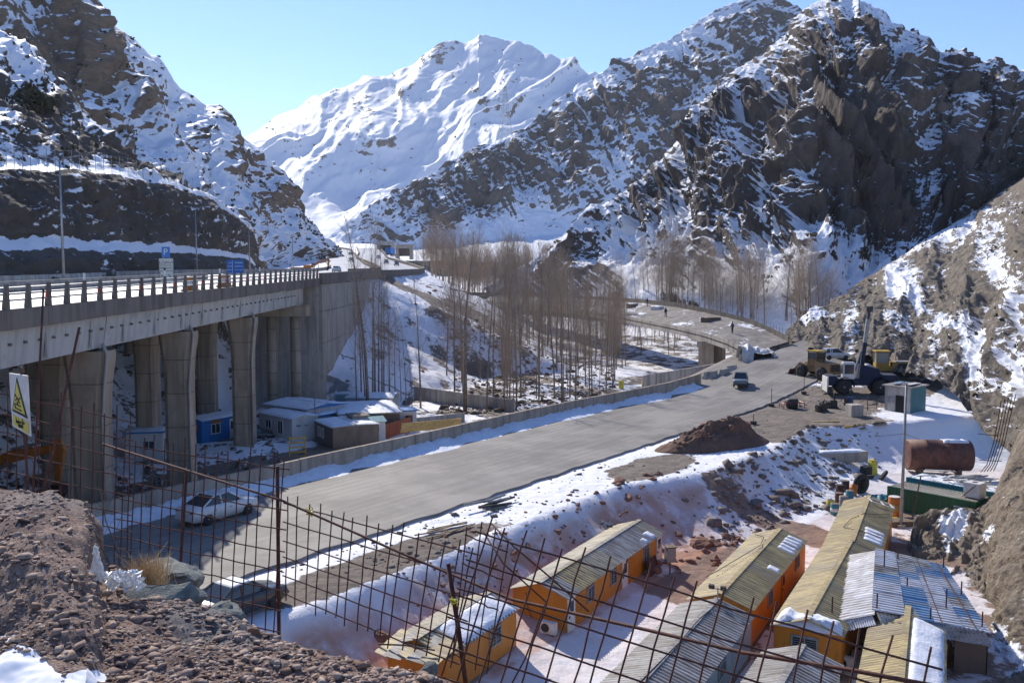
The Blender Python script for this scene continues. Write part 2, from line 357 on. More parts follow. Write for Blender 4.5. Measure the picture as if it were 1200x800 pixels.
# --- far left slope (snow) and near left slope above the cutting
sx, sy = interp_xy([(-140,-120),(100,-30),(116,0),(130,26),(160,46),(176,66),(190,76),(215,106),(240,126),(258,126),(270,136),(280,156),(310,186),(326,200),(345,226),(350,246),(370,264),(392,296)])
def dsp(V, PX, Y, v):
    x, y, z = V[..., 0], V[..., 1], V[..., 2]
    t = sst(1.0, 0.88, v) * 0.75 + 0.25
    wob = fbm(PX / 60, Y / 60, 0, 3, 71) * 0.6
    a = PX * 0.8 - Y * 0.6
    r = ridged(a / 60 + wob, (PX * .6 + Y * .8) / 190, 0, 4, 73, 0.5)
    return t * ((r - 0.55) * 12 + ridged(x / 14, y / 22, z / 12, 4, 77, 0.55) * 4.2 + fbm(x / 5, y / 5, z / 5, 2, 3) * 1.0)
def att(V, N, PX, Y, v):
    s = 0.85 + (N[..., 2] - 0.6) * 0.9 + fbm(PX / 40, Y / 40, 1, 3, 83) * 0.4 + CONC * .15
    for c in ((75,60,50,80,R(10),.66),(150,45,20,26,R(40),.3),(262,135,16,16,0,.5),(345,215,14,30,R(-20),.5),(372,270,14,22,R(-35),.3),(230,170,30,18,R(30),.25),(160,120,40,14,R(45),.2),(320,235,30,20,R(20),.3)): s = s - c[5] * blob(PX, Y, *c[:5], 0.8)
    for c in ((200,110,40,26,R(50),.35),(215,200,50,40,R(35),.3),(330,290,50,40,0,.5)): s = s + c[5] * blob(PX, Y, *c[:5], 0.8)
    return {'snow': np.clip(s, -.2, 1.2), 'thin': z0(s)}
sheet('snowy_slope', -140, 392, 380, [([-140,120,290,392],[250,235,335,312],[210,240,270,440]), (sx, sy, [330,345,350,355,362,368,372,384,395,400,405,408,415,420,428,430,436,445])], [220], dsp, att, M_left, back=[(20,10),(150,130)])
A_x = [-140,0,60,150,200,250,290,305]
sx, sy = interp_xy([(-140,-40),(0,30),(40,62),(60,82),(75,108),(100,142),(130,166),(160,206),(200,240),(240,262),(270,282),(290,304),(305,322)])
bd = [78, 94, 104, 126, 148, 186, 228, 250]
def rowx(ys, add): return (A_x, ys, [b + add for b in bd])
def dsp(V, PX, Y, v):
    x, y, z = V[..., 0], V[..., 1], V[..., 2]
    hi = sst(3.6, 4.6, v); t = np.where(v > 4.9, 0.5, 1.0)
    cut = ridged(x / 9, y / 9, z / 5, 5, 91, 0.62) * 2.2 + fbm(x / 16, y / 16, z / 16, 4, 92) * 4.0
    ledge = sst(0.7, 1.1, v) * sst(2.3, 1.9, v) + sst(2.8, 3.1, v) * sst(4.3, 3.9, v)
    nat = (ridged(x / 12, y / 16, z / 9, 4, 95, 0.55) - .5) * 5.5 + fbm(x / 28, y / 28, z / 28, 3, 96) * 7
    return (cut * (1 - 0.75 * ledge) * (1 - hi) + nat * hi * t)
def att(V, N, PX, Y, v):
    w_ = fbm(PX / 26, Y / 40, 5, 4, 99); v = v + w_ * 0.4
    ledge = sst(1.2, 1.4, v) * sst(2.0, 1.88, v) + sst(3.0, 3.25, v) * sst(4.3, 3.8, v) * 0.8
    cut = 0.25 + fbm(PX / 24, Y / 8, 0, 4, 97) * 0.6
    hi = sst(3.7, 4.2, v)
    nat = 0.60 + (N[..., 2] - 0.6) * 0.9 + fbm(PX / 36, Y / 22, 1, 4, 98) * 0.55 + CONC * .14
    for c in ((50,118,18,20,0,.6),(140,180,34,26,R(40),.5),(60,160,70,20,R(25),.3),(20,175,50,14,0,.25),(100,185,60,12,0,.3)): nat = nat - c[5] * blob(PX, Y, *c[:5], 0.8)
    for c in ((30,85,60,16,R(35),.3),(120,165,40,8,R(40),.35),(230,250,40,8,R(30),.4)): nat = nat + c[5] * blob(PX, Y, *c[:5], 0.8)
    s = np.maximum(ledge * 0.98, cut * (1 - hi) + nat * hi)
    return {'snow': np.clip(s, -.2, 1.2), 'thin': z0(s)}
sheet('cut_slope', -140, 305, 330, [rowx([352,338,336,332,330,329,328,326], 0), rowx([312,304,302,300,301,303,306,324], 4), rowx([286,281,279,284,287,292,298,323], 9),
      rowx([196,201,203,210,220,238,268,322], 17), rowx([186,192,195,201,211,230,262,321], 24), (sx, sy, [190,196,200,204,208,214,220,232,246,258,262,264,266])],
      [22, 16, 60, 14, 90], dsp, att, M_cut, back=[(16,10),(60,80)])
# the natural slope over the cutting is browner: a second material by height is not needed, the rock is the same
# --- the sunlit scree hill on the right
sx, sy = interp_xy([(905,410),(920,402),(930,392),(945,378),(960,366),(975,356),(1000,336),(1020,322),(1040,311),(1080,286),(1120,261),(1160,236),(1200,209),(1320,120)])
fx, fy, fd = [905,925,960,1000,1050,1095,1140,1170,1230,1320], [414,412,420,428,444,462,488,520,560,640], [152,142,131,121,111,102,92,80,62,46]
def dsp(V, PX, Y, v):
    x, y, z = V[..., 0], V[..., 1], V[..., 2]
    t = sst(1.0, 0.93, v) * 0.75 + 0.25
    a = PX * 0.86 + Y * 0.5
    r = ridged(a / 60 + fbm(PX / 50, Y / 50, 0, 3, 101) * .6, (Y * .86 - PX * .5) / 150, 0, 4, 103, 0.5)
    return t * ((r - 0.55) * 3.4 + ridged(x / 6, y / 7, z / 6, 3, 105, 0.5) * 1.0 + ridged(x / 1.5, y / 1.5, z / 1.5, 3, 107, .6) * 0.5)
HS = ((1055,330,24,20,R(35),.5),(1065,350,26,10,R(30),.4),(958,378,16,8,R(-20),.5),(1000,385,9,28,R(5),.35),(1148,425,16,46,R(-10),.6),(1112,382,22,10,R(50),.4),(1098,395,20,20,R(30),.3),(1085,285,30,12,R(-30),.35),(1125,270,20,8,R(-30),.3),(1160,305,14,24,0,.3),(1190,340,18,40,R(-20),.4),(1190,420,14,50,0,.35),(1110,275,40,26,R(-30),.18),(1050,380,14,20,0,.3),(1170,260,40,20,R(-30),.2),(1103,440,14,22,R(20),.3),(1195,470,12,30,0,.3))
def att(V, N, PX, Y, v):
    s = 0.15 + CONC * .07 + (N[..., 2] - 0.6) * 0.4 + fbm(PX / 16, Y / 12, 1, 4, 109) * 0.5
    for c in HS: s = s + 1.0 * c[5] * blob(PX, Y, *c[:5], 0.7)
    return {'snow': np.clip(s, -.2, 1.2), 'thin': 0.12 * sst(0.93, 1.0, v)}
sheet('scree_hill', 905, 1320, 420, [(fx, fy, fd), (sx, sy, [160,156,158,165,172,180,190,198,205,215,222,228,232,200])], [260], dsp, att, M_hill, back=[(14,6),(80,70)])
# --- the near rock spur, lower right
sx, sy = interp_xy([(1058,665),(1066,630),(1075,607),(1090,598),(1110,596),(1125,594),(1150,588),(1163,578),(1172,560),(1182,540),(1192,512),(1205,490),(1250,440),(1340,380)])
fx, fy, fd = [1058,1070,1080,1110,1130,1160,1166,1180,1240,1340], [676,676,680,704,722,756,820,876,886,900], [56,56,55.4,52,49.6,45.8,40,36,35,33]
def dsp(V, PX, Y, v):
    x, y, z = V[..., 0], V[..., 1], V[..., 2]
    t = sst(1.0, 0.9, v) * 0.7 + 0.3
    a = PX * 0.45 + Y * 0.25
    r = ridged(a / 11 + fbm(PX / 40, Y / 40, 0, 2, 111) * .8, (Y - PX) / 120, 0, 3, 113, 0.5)
    return t * ((r - 0.55) * 0.75 * sst(1180, 1110, PX) + (ridged(x / 3.6, y / 3.6, z / 3.6, 3, 115, 0.5) - .5) * 0.8 + (ridged(x / .8, y / .8, z / .8, 3, 117) - .5) * 0.34)
def att(V, N, PX, Y, v):
    s = 0.17 + (N[..., 2] - 0.6) * 0.3 + fbm(PX / 20, Y / 20, 1, 4, 119) * 0.4
    for c in ((1122,615,12,14,R(20),.7),(1106,617,8,12,0,.5),(1160,628,8,16,R(35),.55),(1178,770,20,20,0,.7),(1172,740,10,8,0,.5),(1112,640,6,10,0,.4),(1135,690,5,12,0,.4)): s = s + c[5] * blob(PX, Y, *c[:5], 0.7)
    return {'snow': np.clip(s, -.2, 1.2), 'thin': z0(s)}
sheet('rock_spur', 1058, 1340, 300, [(fx, fy, fd), (sx, sy, [57.5,60.5,62.5,64,65,65.5,65.5,65.5,65.5,66,67,68,64,58])], [240], dsp, att, M_spur, back=[(4,3),(14,16)])
# ================================================================== the ground
UX, UY = 0.581, 0.814     # the site road runs this way
O_Y = 61.3
def bend(s, n): return 2.2 * sst(25, 60, s) * sst(2, 12, n)
def road_sn(x, y):
    s, n = x * UX + (y - O_Y) * UY, -x * UY + (y - O_Y) * UX
    return s, n + bend(s, n)
def RW(s, n, z=None):
    n = n - float(bend(s, n + .5))
    x = s * UX - n * UY; y = O_Y + s * UY + n * UX
    return (x, y, zroad(s) if z is None else z)
def zroad(s): return 3.9 * sst(42, 104, s) + 0.02 * np.clip(s - 104, 0, 40)
SITE = -3.5
CREST = [(-34,4),(-30.2,9.3),(-2.6,48.2),(7.2,62.0),(14.0,66.4),(21,75),(27.4,86.0),(37,88.6),(44.7,91),(70,97)]
HWE = [(-24,118,13.25),(-24.3,150,13.5),(-24.5,200,13.6),(-25,250,13.75),(-26.5,280,14.1),(-37,340,15.9),(-53,400,18.8),(-68,500,22.6),(-85,600,27.6),(-110,750,36)]
def seg_dist(x, y, pts):
    best = np.full(x.shape, 1e9); zz = np.zeros(x.shape)
    for a, b in zip(pts[:-1], pts[1:]):
        dx, dy = b[0] - a[0], b[1] - a[1]; L = dx * dx + dy * dy
        t = np.clip(((x - a[0]) * dx + (y - a[1]) * dy) / L, 0, 1)
        d = np.hypot(x - a[0] - t * dx, y - a[1] - t * dy)
        m = d < best; best = np.where(m, d, best)
        if len(a) > 2: zz = np.where(m, a[2] + t * (b[2] - a[2]), zz)
    return best, zz
def ground_z(x, y, detail=True):
    x = np.asarray(x, float); y = np.asarray(y, float)
    s, n = road_sn(x, y)
    zr = zroad(s)
    # platform and the lower site
    cx, cy = [c[0] for c in CREST], [c[1] for c in CREST]
    below = y < np.interp(x, cx, cy)
    d, _ = seg_dist(x, y, CREST)
    drop = zr - SITE
    fall = drop * (1 - np.exp(-(d / 4.2) ** 1.25 * 1.5))
    nz = fbm(x / 5, y / 5, 0, 4, 201)
    z = zr + np.where(below, -fall, 0.0)
    z = z + np.where(below, nz * 0.55 * np.exp(-((d - 2.5) / 3.5) ** 2) + nz * 0.12, np.where(n < -0.6, nz * 0.16 * sst(-.6, -2, n), -0.16))
    # left of the road wall: ditch, yard, valley floor
    yard = -2.3 - 0.7 * sst(95, 130, y) + 0.03 * np.clip(y - 190, 0, 500) + fbm(x / 7, y / 7, 0, 4, 203) * 0.7
    low = np.where(s > 18, np.minimum(zr - 0.9 + 0.5 * sst(50, 80, s), 2.0), -2.4)
    yard = np.where(n < 21, low * sst(21, 19, n) + yard * sst(19, 21, n), yard)
    bank = np.maximum(12.5 * sst(-33, -54, x) * sst(150, 100, y), 13.0 * sst(94, 118, y) * sst(-31.5, -36, x) * (y < 150)) ; yard = yard + bank + fbm(x / 4, y / 4, 3, 3, 205) * bank * 0.14
    z = np.where(n > 14.05, yard, z)
    # the highway embankment
    he, hz = seg_dist(x, y, HWE)
    hx = np.interp(y, [p[1] for p in HWE], [p[0] for p in HWE])
    right = x > hx
    cap = 0.6 + np.clip(y - 116, 0, 500) * 0.19 + np.clip(y - 148, 0, 40) * 0.35
    emb = np.where(right, np.minimum(hz - 0.6, cap) - 0.46 * he + fbm(x / 6, y / 6, 1, 4, 207) * 1.2, hz - 0.5)
    mound = 7.5 * blob(x, y, -17, 196, 10, 22, 0, 0.9) + 5.5 * blob(x, y, -13, 168, 8, 9, 0, 0.9)
    emb = np.maximum(emb, np.where(right, -3 + mound + fbm(x / 5, y / 5, 2, 3, 208) * mound * 0.25, -50))
    z = np.where((y > 118.6) & (n > 21), np.maximum(z, emb), z)
    # far right: rises under the scree hill and the crag
    # the hill the camera stands on
    yc = np.interp(x, [-9, -4, -2, 0, 3, 8], [6.6, 6.4, 5.0, 4.1, 3.2, 2.6])
    zh = 12.3 - 0.8 * np.maximum(0, y - yc) - 0.25 * np.maximum(0, np.abs(x) - 9)
    zh = zh + fbm(x / 3, y / 3, 4, 3, 209) * 0.5
    z = np.maximum(z, np.where(y < 32, zh, -99))
    if detail: z = z + fbm(x / 1.1, y / 1.1, 5, 3, 211) * 0.07 * np.where((n > -0.8) & (n < 14), 0, 1)
    return z
def gz(x, y): return float(ground_z(np.array([x]), np.array([y]))[0])
def axis(lo, f0, f1, hi, step, grow):
    a = list(np.arange(f0, f1, step)); v, st = f1, step
    while v < hi: a.append(v); st *= grow; v += st
    a.append(hi); b = []; v, st = f0 - step, step
    while v > lo: b.append(v); st *= grow; v -= st
    b.append(lo); return np.array(b[::-1] + a)
ax_ = axis(-900, -40, 52, 1200, 0.34, 1.035); ay_ = axis(-60, 24, 104, 3600, 0.34, 1.018)
GX, GY = np.meshgrid(ax_, ay_)
GZ = ground_z(GX, GY)
Sg, Ng = road_sn(GX, GY)
cdist, _ = seg_dist(GX, GY, CREST); below = GY < np.interp(GX, [c[0] for c in CREST], [c[1] for c in CREST])
n3 = fbm(GX / 3, GY / 3, 0, 4, 221); n8 = fbm(GX / 8, GY / 8, 0, 3, 223)
snow = 0.62 + n8 * 0.45 + n3 * 0.3
thin = np.zeros_like(snow)
def gb(px, py, z, rx, ry, rot=0.0, soft=0.6):
    c = G(px, py, z); return blob(GX, GY, c[0], c[1], rx, ry, rot, soft)
RA = math.atan2(UY, UX)
shelf = (~below) & (Ng < 0)
snow = np.where(shelf, 0.92 + n3 * 0.5 + n8 * 0.3, snow)
snow -= 1.1 * gb(468, 652, 0, 8, 1.6, RA) + 1.2 * gb(765, 547, 0, 5, 2.0, RA)
slope = below & (cdist < 7) & (GX < 13.5)
snow = np.where(slope, 0.80 + n3 * 0.3, snow); thin = np.where(slope, np.clip(0.85 * sst(0.2, 1.2, cdist) + n8 * 0.5 + n3 * .3, 0.2 * sst(.2, 1, cdist), 0.97), thin)
face2 = below & (cdist < 8) & (GX >= 13.5) & (GX < 40)
snow = np.where(face2, 0.66 + n3 * 0.5 + 0.25 * sst(33, 36, GX), snow); thin = np.where(face2 & (GX < 20), 0.25, thin)
pad = shelf & (Sg > 26); snow = np.where(pad, 0.36 + n8 * 0.7 - 0.5 * blob(GX, GY, 30, 94, 12, 8, RA, .5) + 0.5 * (Ng < -14), snow)
site = below & (cdist > 6.5)
snow = np.where(site, 0.5 + n3 * 0.55 + n8 * 0.3, snow); thin = np.where(site, 0.3, thin)
for (px, py, a, rx, ry) in ((690,745,.5,3,6),(720,700,.3,2,4),(620,785,.6,2,3),(830,660,-.55,3,1.6),(960,630,-.9,1.6,7),(955,650,.5,1.2,3),(905,720,-1,1.6,9),(945,690,-.8,2,8),(985,620,.3,3,3),(1100,500,.8,7,6),(1120,530,.8,8,6),(1070,680,.4,3,3)):
    snow += a * gb(px, py, SITE if py > 560 else -1, rx, ry, RA)
yardm = (Ng > 14) & (GY < 118)
snow = np.where(yardm, 0.68 + n3 * 0.75 + n8 * 0.4, snow)
snow -= 1.2 * gb(290, 545, -2.3, 12, 2.3, RA) + 0.9 * gb(250, 560, -2.3, 6, 3, RA) + 0.7 * gb(190, 500, -2.3, 12, 8) - 0.3 * gb(330, 530, -2.3, 9, 4)
lowroad = (Ng > 14) & (Ng < 20.5) & (Sg > 20); snow = np.where(lowroad, 0.25 + n3 * .4, snow)
valley = (Ng > 20) & (GY >= 100); snow = np.where(valley, 0.50 + n3 * 0.6 + n8 * .4 + .15 * (GX < -14), snow)
snow += 0.5 * gb(690, 432, -2.5, 8, 7) - 0.5 * blob(GX, GY, -16, 180, 12, 5, 0, .7) - .9 * blob(GX, GY, -20, 172, 5, 5, 0, .8) - .8 * blob(GX, GY, -9, 190, 4, 12, 0, .8)
under = (Ng > 14) & (GX < -31) & (GY < 119); snow = np.where(under, 0.62 + n3 * 0.7 + n8 * .9, snow)
hill = (GY < 32) & (GZ > -3.2) & (GY < 26); snow = np.where(hill & (GY < 20), 0.1 + n3 * .3, snow); thin = np.where(hill & (GY < 20), 0.2, thin)
far = GY > 230; snow = np.where(far, 0.75, snow)
M_ground = terrain_mat('snow_and_dirt', (0.20,0.165,0.135), (0.26,0.22,0.18), (0.11,0.09,0.075), 1.3, k=0.55, rockscale=0.35, bdist=0.22, bump=0.9, soft=0.06, sb=.4, snow=(0.84,0.835,0.85), red=(0.50,0.27,0.18))
g = tag(gridmesh('ground', np.stack([GX, GY, GZ], -1), M_ground, {'snow': np.clip(snow, -.3, 1.2), 'thin': np.clip(thin, 0, 1)}), kind='structure')
# --- the gravel mound in front
M_gravel = None
def gravel_mat():
    t = NT('red_gravel'); p = t.pos()
    v1 = t.n('TexVoronoi', {'Vector': p, 'Scale': 34.0, 'Randomness': 1.0}); v2 = t.n('TexVoronoi', {'Vector': p, 'Scale': 90.0})
    c = t.n('SeparateColor', {0: v1.outputs[1]}).outputs[0]; c2 = t.n('SeparateColor', {0: v2.outputs[1]}).outputs[1]
    col = t.mix(c, (0.17,0.105,0.078), (0.31,0.215,0.165)); col = t.mix(t.ramp(c2, 0.55, 0.9), col, (0.40,0.30,0.25))
    col = t.mix(t.ramp(t.noise(1.1, 4, 0.6, p), 0.45, 0.62), col, t.mix(c2, (0.115,0.075,0.065), (0.22,0.15,0.13)))
    mask = t.ramp(t.math('ADD', t.attr('snow'), t.math('MULTIPLY', t.math('SUBTRACT', t.noise(6, 5, .6, p), .5), 0.7)), 0.46, 0.54)
    grey = t.attr('thin'); col = t.mix(grey, col, t.mix(c2, (0.16,0.165,0.16), (0.30,0.31,0.30)))
    col = t.mix(mask, col, (0.85,0.86,0.88))
    h = t.math('ADD', t.math('MULTIPLY', c, 0.5), t.math('MULTIPLY', c2, 0.35)); h = t.math('ADD', h, t.noise(60, 6, 0.75, p))
    h = t.math('MULTIPLY', h, t.math('SUBTRACT', 1.0, mask))
    return t.done(col, 0.9, None, t.bump(h, 0.8, 0.022), 0.2)
M_gravel = gravel_mat()
sx, sy = interp_xy([(-60,600),(0,593),(30,590),(60,594),(85,604),(105,624),(114,650),(122,672),(150,680),(180,690),(210,704),(240,716),(270,726),(300,737),(330,746),(380,759),(420,771),(460,785),(500,797),(560,815),(640,850)])
def dsp(V, PX, Y, v):
    x, y, z = V[..., 0], V[..., 1], V[..., 2]
    st = np.abs(perlin(x * 30, y * 30, z * 30, 231)) * 0.005 + np.abs(perlin(x * 55, y * 55, z * 55, 232)) * 0.005
    st = st * (1 - .8 * blob(PX, Y, 60, 795, 80, 34, 0, .3))
    hump = 0.16 * blob(PX, Y, 40, 640, 90, 70, 0, .8) - 0.10 * blob(PX, Y, 112, 668, 14, 30, 0, .8)
    return hump + fbm(x / .5, y / .5, z / .5, 4, 233) * 0.12 + st * sst(.98, .9, v)
def att(V, N, PX, Y, v):
    s = 0.02 + 0.95 * blob(PX, Y, 25, 800, 42, 44, R(20), .25) + 0.95 * blob(PX, Y, 100, 790, 26, 11, R(-12), .3) + 0.9 * blob(PX, Y, 5, 742, 16, 6, R(-15), .4) + .5 * blob(PX, Y, 60, 800, 50, 14, 0, .3)
    gr = 0.75 * blob(PX, Y, 250, 735, 60, 22, R(18), .7) + .4 * blob(PX, Y, 50, 610, 60, 16, 0, .8)
    return {'snow': s, 'thin': np.clip(gr, 0, 1)}
sheet('gravel_mound', -60, 640, 520, [([-60,640],[1000,1000],[2.7,2.7]), (sx, sy, [6.8,6.6,6.5,6.3,6.1,5.9,5.7,5.55,5.4,5.3,5.15,5.05,4.95,4.85,4.75,4.6,4.5,4.4,4.3,4.1,3.8])], [330], dsp, att, M_gravel, back=[(0.12,.10),(0.5,.7),(1.4,2.2)])
# ================================================================== roads, walls, viaduct
def concrete(name, c=(0.36,0.33,0.29), streak=(0.20,0.175,0.15), rough=0.85, sc=0.8, joint=0):
    t = NT(name); p = t.pos()
    v = t.mapping(p, (0,0,0), (1.6,1.6,0.12))
    col = t.mix(t.ramp(t.noise(sc, 5, 0.6, v), 0.42, 0.68), c, streak)
    col = t.mix(t.ramp(t.noise(0.5, 4, 0.6, p), 0.5, 0.7), col, tuple(x * 0.7 for x in c))
    if joint:      # formwork lifts
        zz = t.math('DIVIDE', t.n('SeparateXYZ', {0: p}).outputs[2], joint)
        wn = t.n('TexWhiteNoise', {'W': t.math('FLOOR', zz)}, noise_dimensions='1D').outputs[0]
        col = t.mix(t.math('MULTIPLY', wn, .4), col, tuple(x * .62 for x in c))
        fr = t.math('FRACT', zz); ln = t.math('LESS_THAN', fr, .03); col = t.mix(t.math('MULTIPLY', ln, .75), col, tuple(x * .3 for x in c))
    return t.done(col, rough, None, t.bump(t.noise(9, 5, 0.6, p), 0.35, 0.03), 0.3)
M_pier = concrete('pier_concrete', (0.45,0.355,0.255), (0.26,0.205,0.15), sc=1.2, joint=2.55)
M_conc = concrete('stained_concrete', (0.42,0.38,0.33), (0.26,0.23,0.195)); M_conc_l = concrete('pale_concrete', (0.50,0.46,0.40), (0.28,0.25,0.22)); M_conc_b = concrete('brown_concrete', (0.44,0.36,0.275), (0.27,0.215,0.165), sc=1.1)
M_conc_d = concrete('dirty_shaded_concrete', (0.20,0.175,0.15), (0.11,0.095,0.08))  # dirt tone; also stands in for shade on rail posts and tunnel mouths
M_girder = concrete('painted_girder', (0.47,0.46,0.43), (0.36,0.34,0.31), 0.6)
def asphalt(name, c, c2, c3, ang, rough=0.75, k=1.0):
    t = NT(name); p = t.pos(); v = t.mapping(p, (0,0,ang), (0.07,1.0,1.0))
    v = t.n('Mapping', {'Vector': p, 'Rotation': (0,0,ang), 'Scale': (1,1,1)}).outputs[0]
    v = t.mapping(v, (0,0,0), (0.06,0.9,1))
    col = t.mix(t.ramp(t.noise(1.0, 5, 0.6, v), 0.35, 0.65), c, c2)
    col = t.mix(t.math('MULTIPLY', t.ramp(t.noise(0.16, 5, 0.65, p), 0.42, 0.62), 0.85), col, c3)
    col = t.mix(t.math('MULTIPLY', t.ramp(t.noise(1.0, 3, 0.5, t.mapping(v, (0,0,0), (.25,2.2,1))), 0.52, 0.68), 0.4), col, tuple(x * 0.72 for x in c))
    wv = t.n('TexWave', {'Vector': v, 'Scale': .42, 'Distortion': 2.5, 'Detail': 3.0, 'Detail Scale': 1.5}, wave_type='BANDS', bands_direction='Y').outputs[1]
    col = t.mix(t.math('MULTIPLY', t.ramp(wv, .72, .98), t.math('MULTIPLY', t.ramp(t.noise(.09, 3, .5, p), .4, .6), .5)), col, tuple(x * .62 for x in c))
    col = t.mix(t.math('MULTIPLY', t.ramp(t.noise(3.5, 5, 0.7, t.mapping(v, (0,0,0), (3,1,1))), 0.55, 0.75), 0.45), col, tuple(x * 0.62 for x in c))
    return t.done(col, rough, None, t.bump(t.noise(14, 4, 0.65, p), 0.4, 0.02), 0.4)
M_road = asphalt('dusty_asphalt', (0.215,0.198,0.178), (0.15,0.138,0.124), (0.285,0.262,0.234), R(-54.5))
M_lane = asphalt('muddy_lane', (0.19,0.165,0.14), (0.13,0.112,0.097), (0.27,0.24,0.21), R(-54.5))
M_hwy = asphalt('salted_glare_asphalt', (0.34,0.33,0.315), (0.26,0.255,0.25), (0.48,0.47,0.455), R(90), 0.40)  # salted road, lightened further so the colour carries the sun glare
M_snow = simple('snow', (0.82,0.84,0.88), (0.74,0.76,0.80), 2.0, 0.6, bump=0.08, bscale=6, vec='pos', c3=(0.5,0.46,0.42), scale3=3.0, lo3=0.66, hi3=0.8)
M_steel = simple('galvanised_steel', (0.42,0.42,0.42), (0.33,0.33,0.33), 3, 0.45, 0.7)
M_black = simple('black_rubber', (0.025,0.025,0.026), (0.04,0.038,0.036), 6, 0.8)
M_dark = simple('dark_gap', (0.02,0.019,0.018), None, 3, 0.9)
M_white = simple('white_paint', (0.72,0.71,0.68), (0.60,0.58,0.54), 4, 0.5, c3=(0.42,0.38,0.33), lo3=.62, hi3=.76)
M_red = simple('red_reflector', (0.55,0.05,0.04), None, 4, 0.4)
M_blue = simple('blue_sign_paint', (0.03,0.16,0.48), (0.035,0.18,0.50), 2, 0.45)
M_rust = simple('rusty_steel', (0.115,0.045,0.03), (0.07,0.03,0.022), 9, 0.8, 0.2, c3=(0.20,0.085,0.05))
def strip(name, ss, ns, zf, mat, kind='structure'):
    Sx, Nx = np.meshgrid(ss, ns); V = np.zeros(Sx.shape + (3,))
    Nx = Nx - bend(Sx, Nx + .5)
    V[..., 0] = Sx * UX - Nx * UY; V[..., 1] = O_Y + Sx * UY + Nx * UX; V[..., 2] = zf(Sx, Nx, V)
    return tag(gridmesh(name, V, mat), kind=kind)
# the site road: a slab whose near edge is a broken step
ss = np.arange(-58, 103, 0.5); ns = np.array([-0.04, 0, .02, .5, 1.5, 3, 5, 7, 9, 11, 12.5, 13.8])
def rz(Sx, Nx, V):
    z = zroad(Sx) + 0.02 + fbm(V[..., 0] / 6, V[..., 1] / 6, 0, 3, 301) * 0.05
    return np.where(Nx < -0.02, z - 0.35, z)
rs = strip('road', ss, ns, rz, M_road)
me = rs.data; c = np.zeros(len(me.vertices) * 3, np.float32); me.vertices.foreach_get('co', c); c = c.reshape(-1, 3)
s_, n_ = road_sn(c[:, 0], c[:, 1]); j = np.where(n_ < 0.3, fbm(s_ / 2.2, 0, 0, 3, 303) * 0.55, 0)
c[:, 0] += -UY * j; c[:, 1] += UX * j; me.vertices.foreach_set('co', c.reshape(-1)); me.update()
strip('lower_road', np.arange(36, 110, 1.0), np.linspace(14.3, 19.6, 8), lambda S_, N_, V: ground_z(V[..., 0], V[..., 1], False) + 0.06, M_lane)
# snow swept against the wall
def bz(Sx, Nx, V):
    Nx = Nx + bend(Sx, Nx); t = (Nx - 11.5) / 2.2; w_ = 0.75 + fbm(Sx / 5, 0, 3, 3, 305) * 1.3
    return zroad(Sx) - 0.03 + 0.55 * np.clip(t, 0, 1) ** 0.8 * np.clip(w_ * 1.3 - (1 - t) * 0.9, 0, 1) * (1 + fbm(Sx / .7, Nx / .6, 0, 3, 307) * .5) + fbm(Sx / .35, Nx / .35, 1, 2, 308) * 0.06 * (t > .1)
strip('snow_bank', np.arange(-58, 54, 0.22), np.linspace(11.5, 13.76, 13), bz, M_snow)
# the concrete wall beside the road
def along(mb, a, b, n0, n1, zb, zt, step=6.0, gap=0.02, topj=0.0):
    s = a
    while s < b - 0.1:
        e = min(s + step, b); j = random.uniform(-topj, topj)
        q = [RW(s + gap, n0), RW(e - gap, n0), RW(e - gap, n1), RW(s + gap, n1)]
        mb.hexa([(p[0], p[1], p[2] + zb) for p in q], [(p[0], p[1], p[2] + zt + j) for p in q]); s = e
m = MB(); along(m, -60, 56.0, 13.76, 14.06, -2.9, 1.32, topj=0.02)
tag(m.build('roadside_wall', M_conc_b, bevel=0.02), 'long brown concrete wall with snow banked along the site road', 'wall')
m = MB(); along(m, 12, 47, 17.9, 18.25, -2.6, 0.15, 5.0, topj=0.05)
tag(m.build('lane_wall', M_conc, bevel=0.02), 'low grey concrete wall below the road wall, ending at yellow barrel', 'wall')
m = MB(); a, b = Vector(G(755, 445, -.5)), Vector(G(876, 425, 1.0)); dv = (b - a); nv = Vector((-dv.y, dv.x, 0)).normalized() * .35
for k in range(9):
    p, q = a + dv * (k / 9), a + dv * ((k + .985) / 9); m.hexa([p - Vector((0,0,1)), q - Vector((0,0,1)), q + nv - Vector((0,0,1)), p + nv - Vector((0,0,1))], [p + Vector((0,0,.6)), q + Vector((0,0,.6)), q + nv * .8 + Vector((0,0,.6)), p + nv * .8 + Vector((0,0,.6))])
tag(m.build('barrier_wall', M_conc_l, bevel=0.02), 'pale concrete barrier running under the curved flyover', 'barrier')
JP = [(-.30,0),(.30,0),(.30,.12),(.12,.45),(.09,.95),(-.09,.95),(-.12,.45),(-.30,.12)]
for i, (px, py, zz, a, lean, lb) in enumerate([(829,443,.75,.66,.10,'leaning pale concrete block at the end of the road wall'),(837,443,.7,.70,-.12,'second leaning concrete block past the road wall end'),(848,440,.85,.75,.14,'third concrete block from the road wall, snow at its foot'),(858,436,.95,.82,-.08,'concrete block just behind the grey pickup'),(872,423,1.6,.95,.05,'pale concrete block nearest the white tarpaulin heap')]):
    p = G(px, py, zz); m = MB(); m.prism([(q[0], -1.15, q[1]) for q in JP], (0, 2.3, 0))
    o = m.build('barrier_block', M_conc_l, bevel=0.02); o.location = (p[0], p[1], p[2] - 0.05); o.rotation_euler = (0, lean, -math.atan2(UX, UY) - (a - .7))
    tag(o, lb, 'barrier', 'concrete blocks closing the road side')
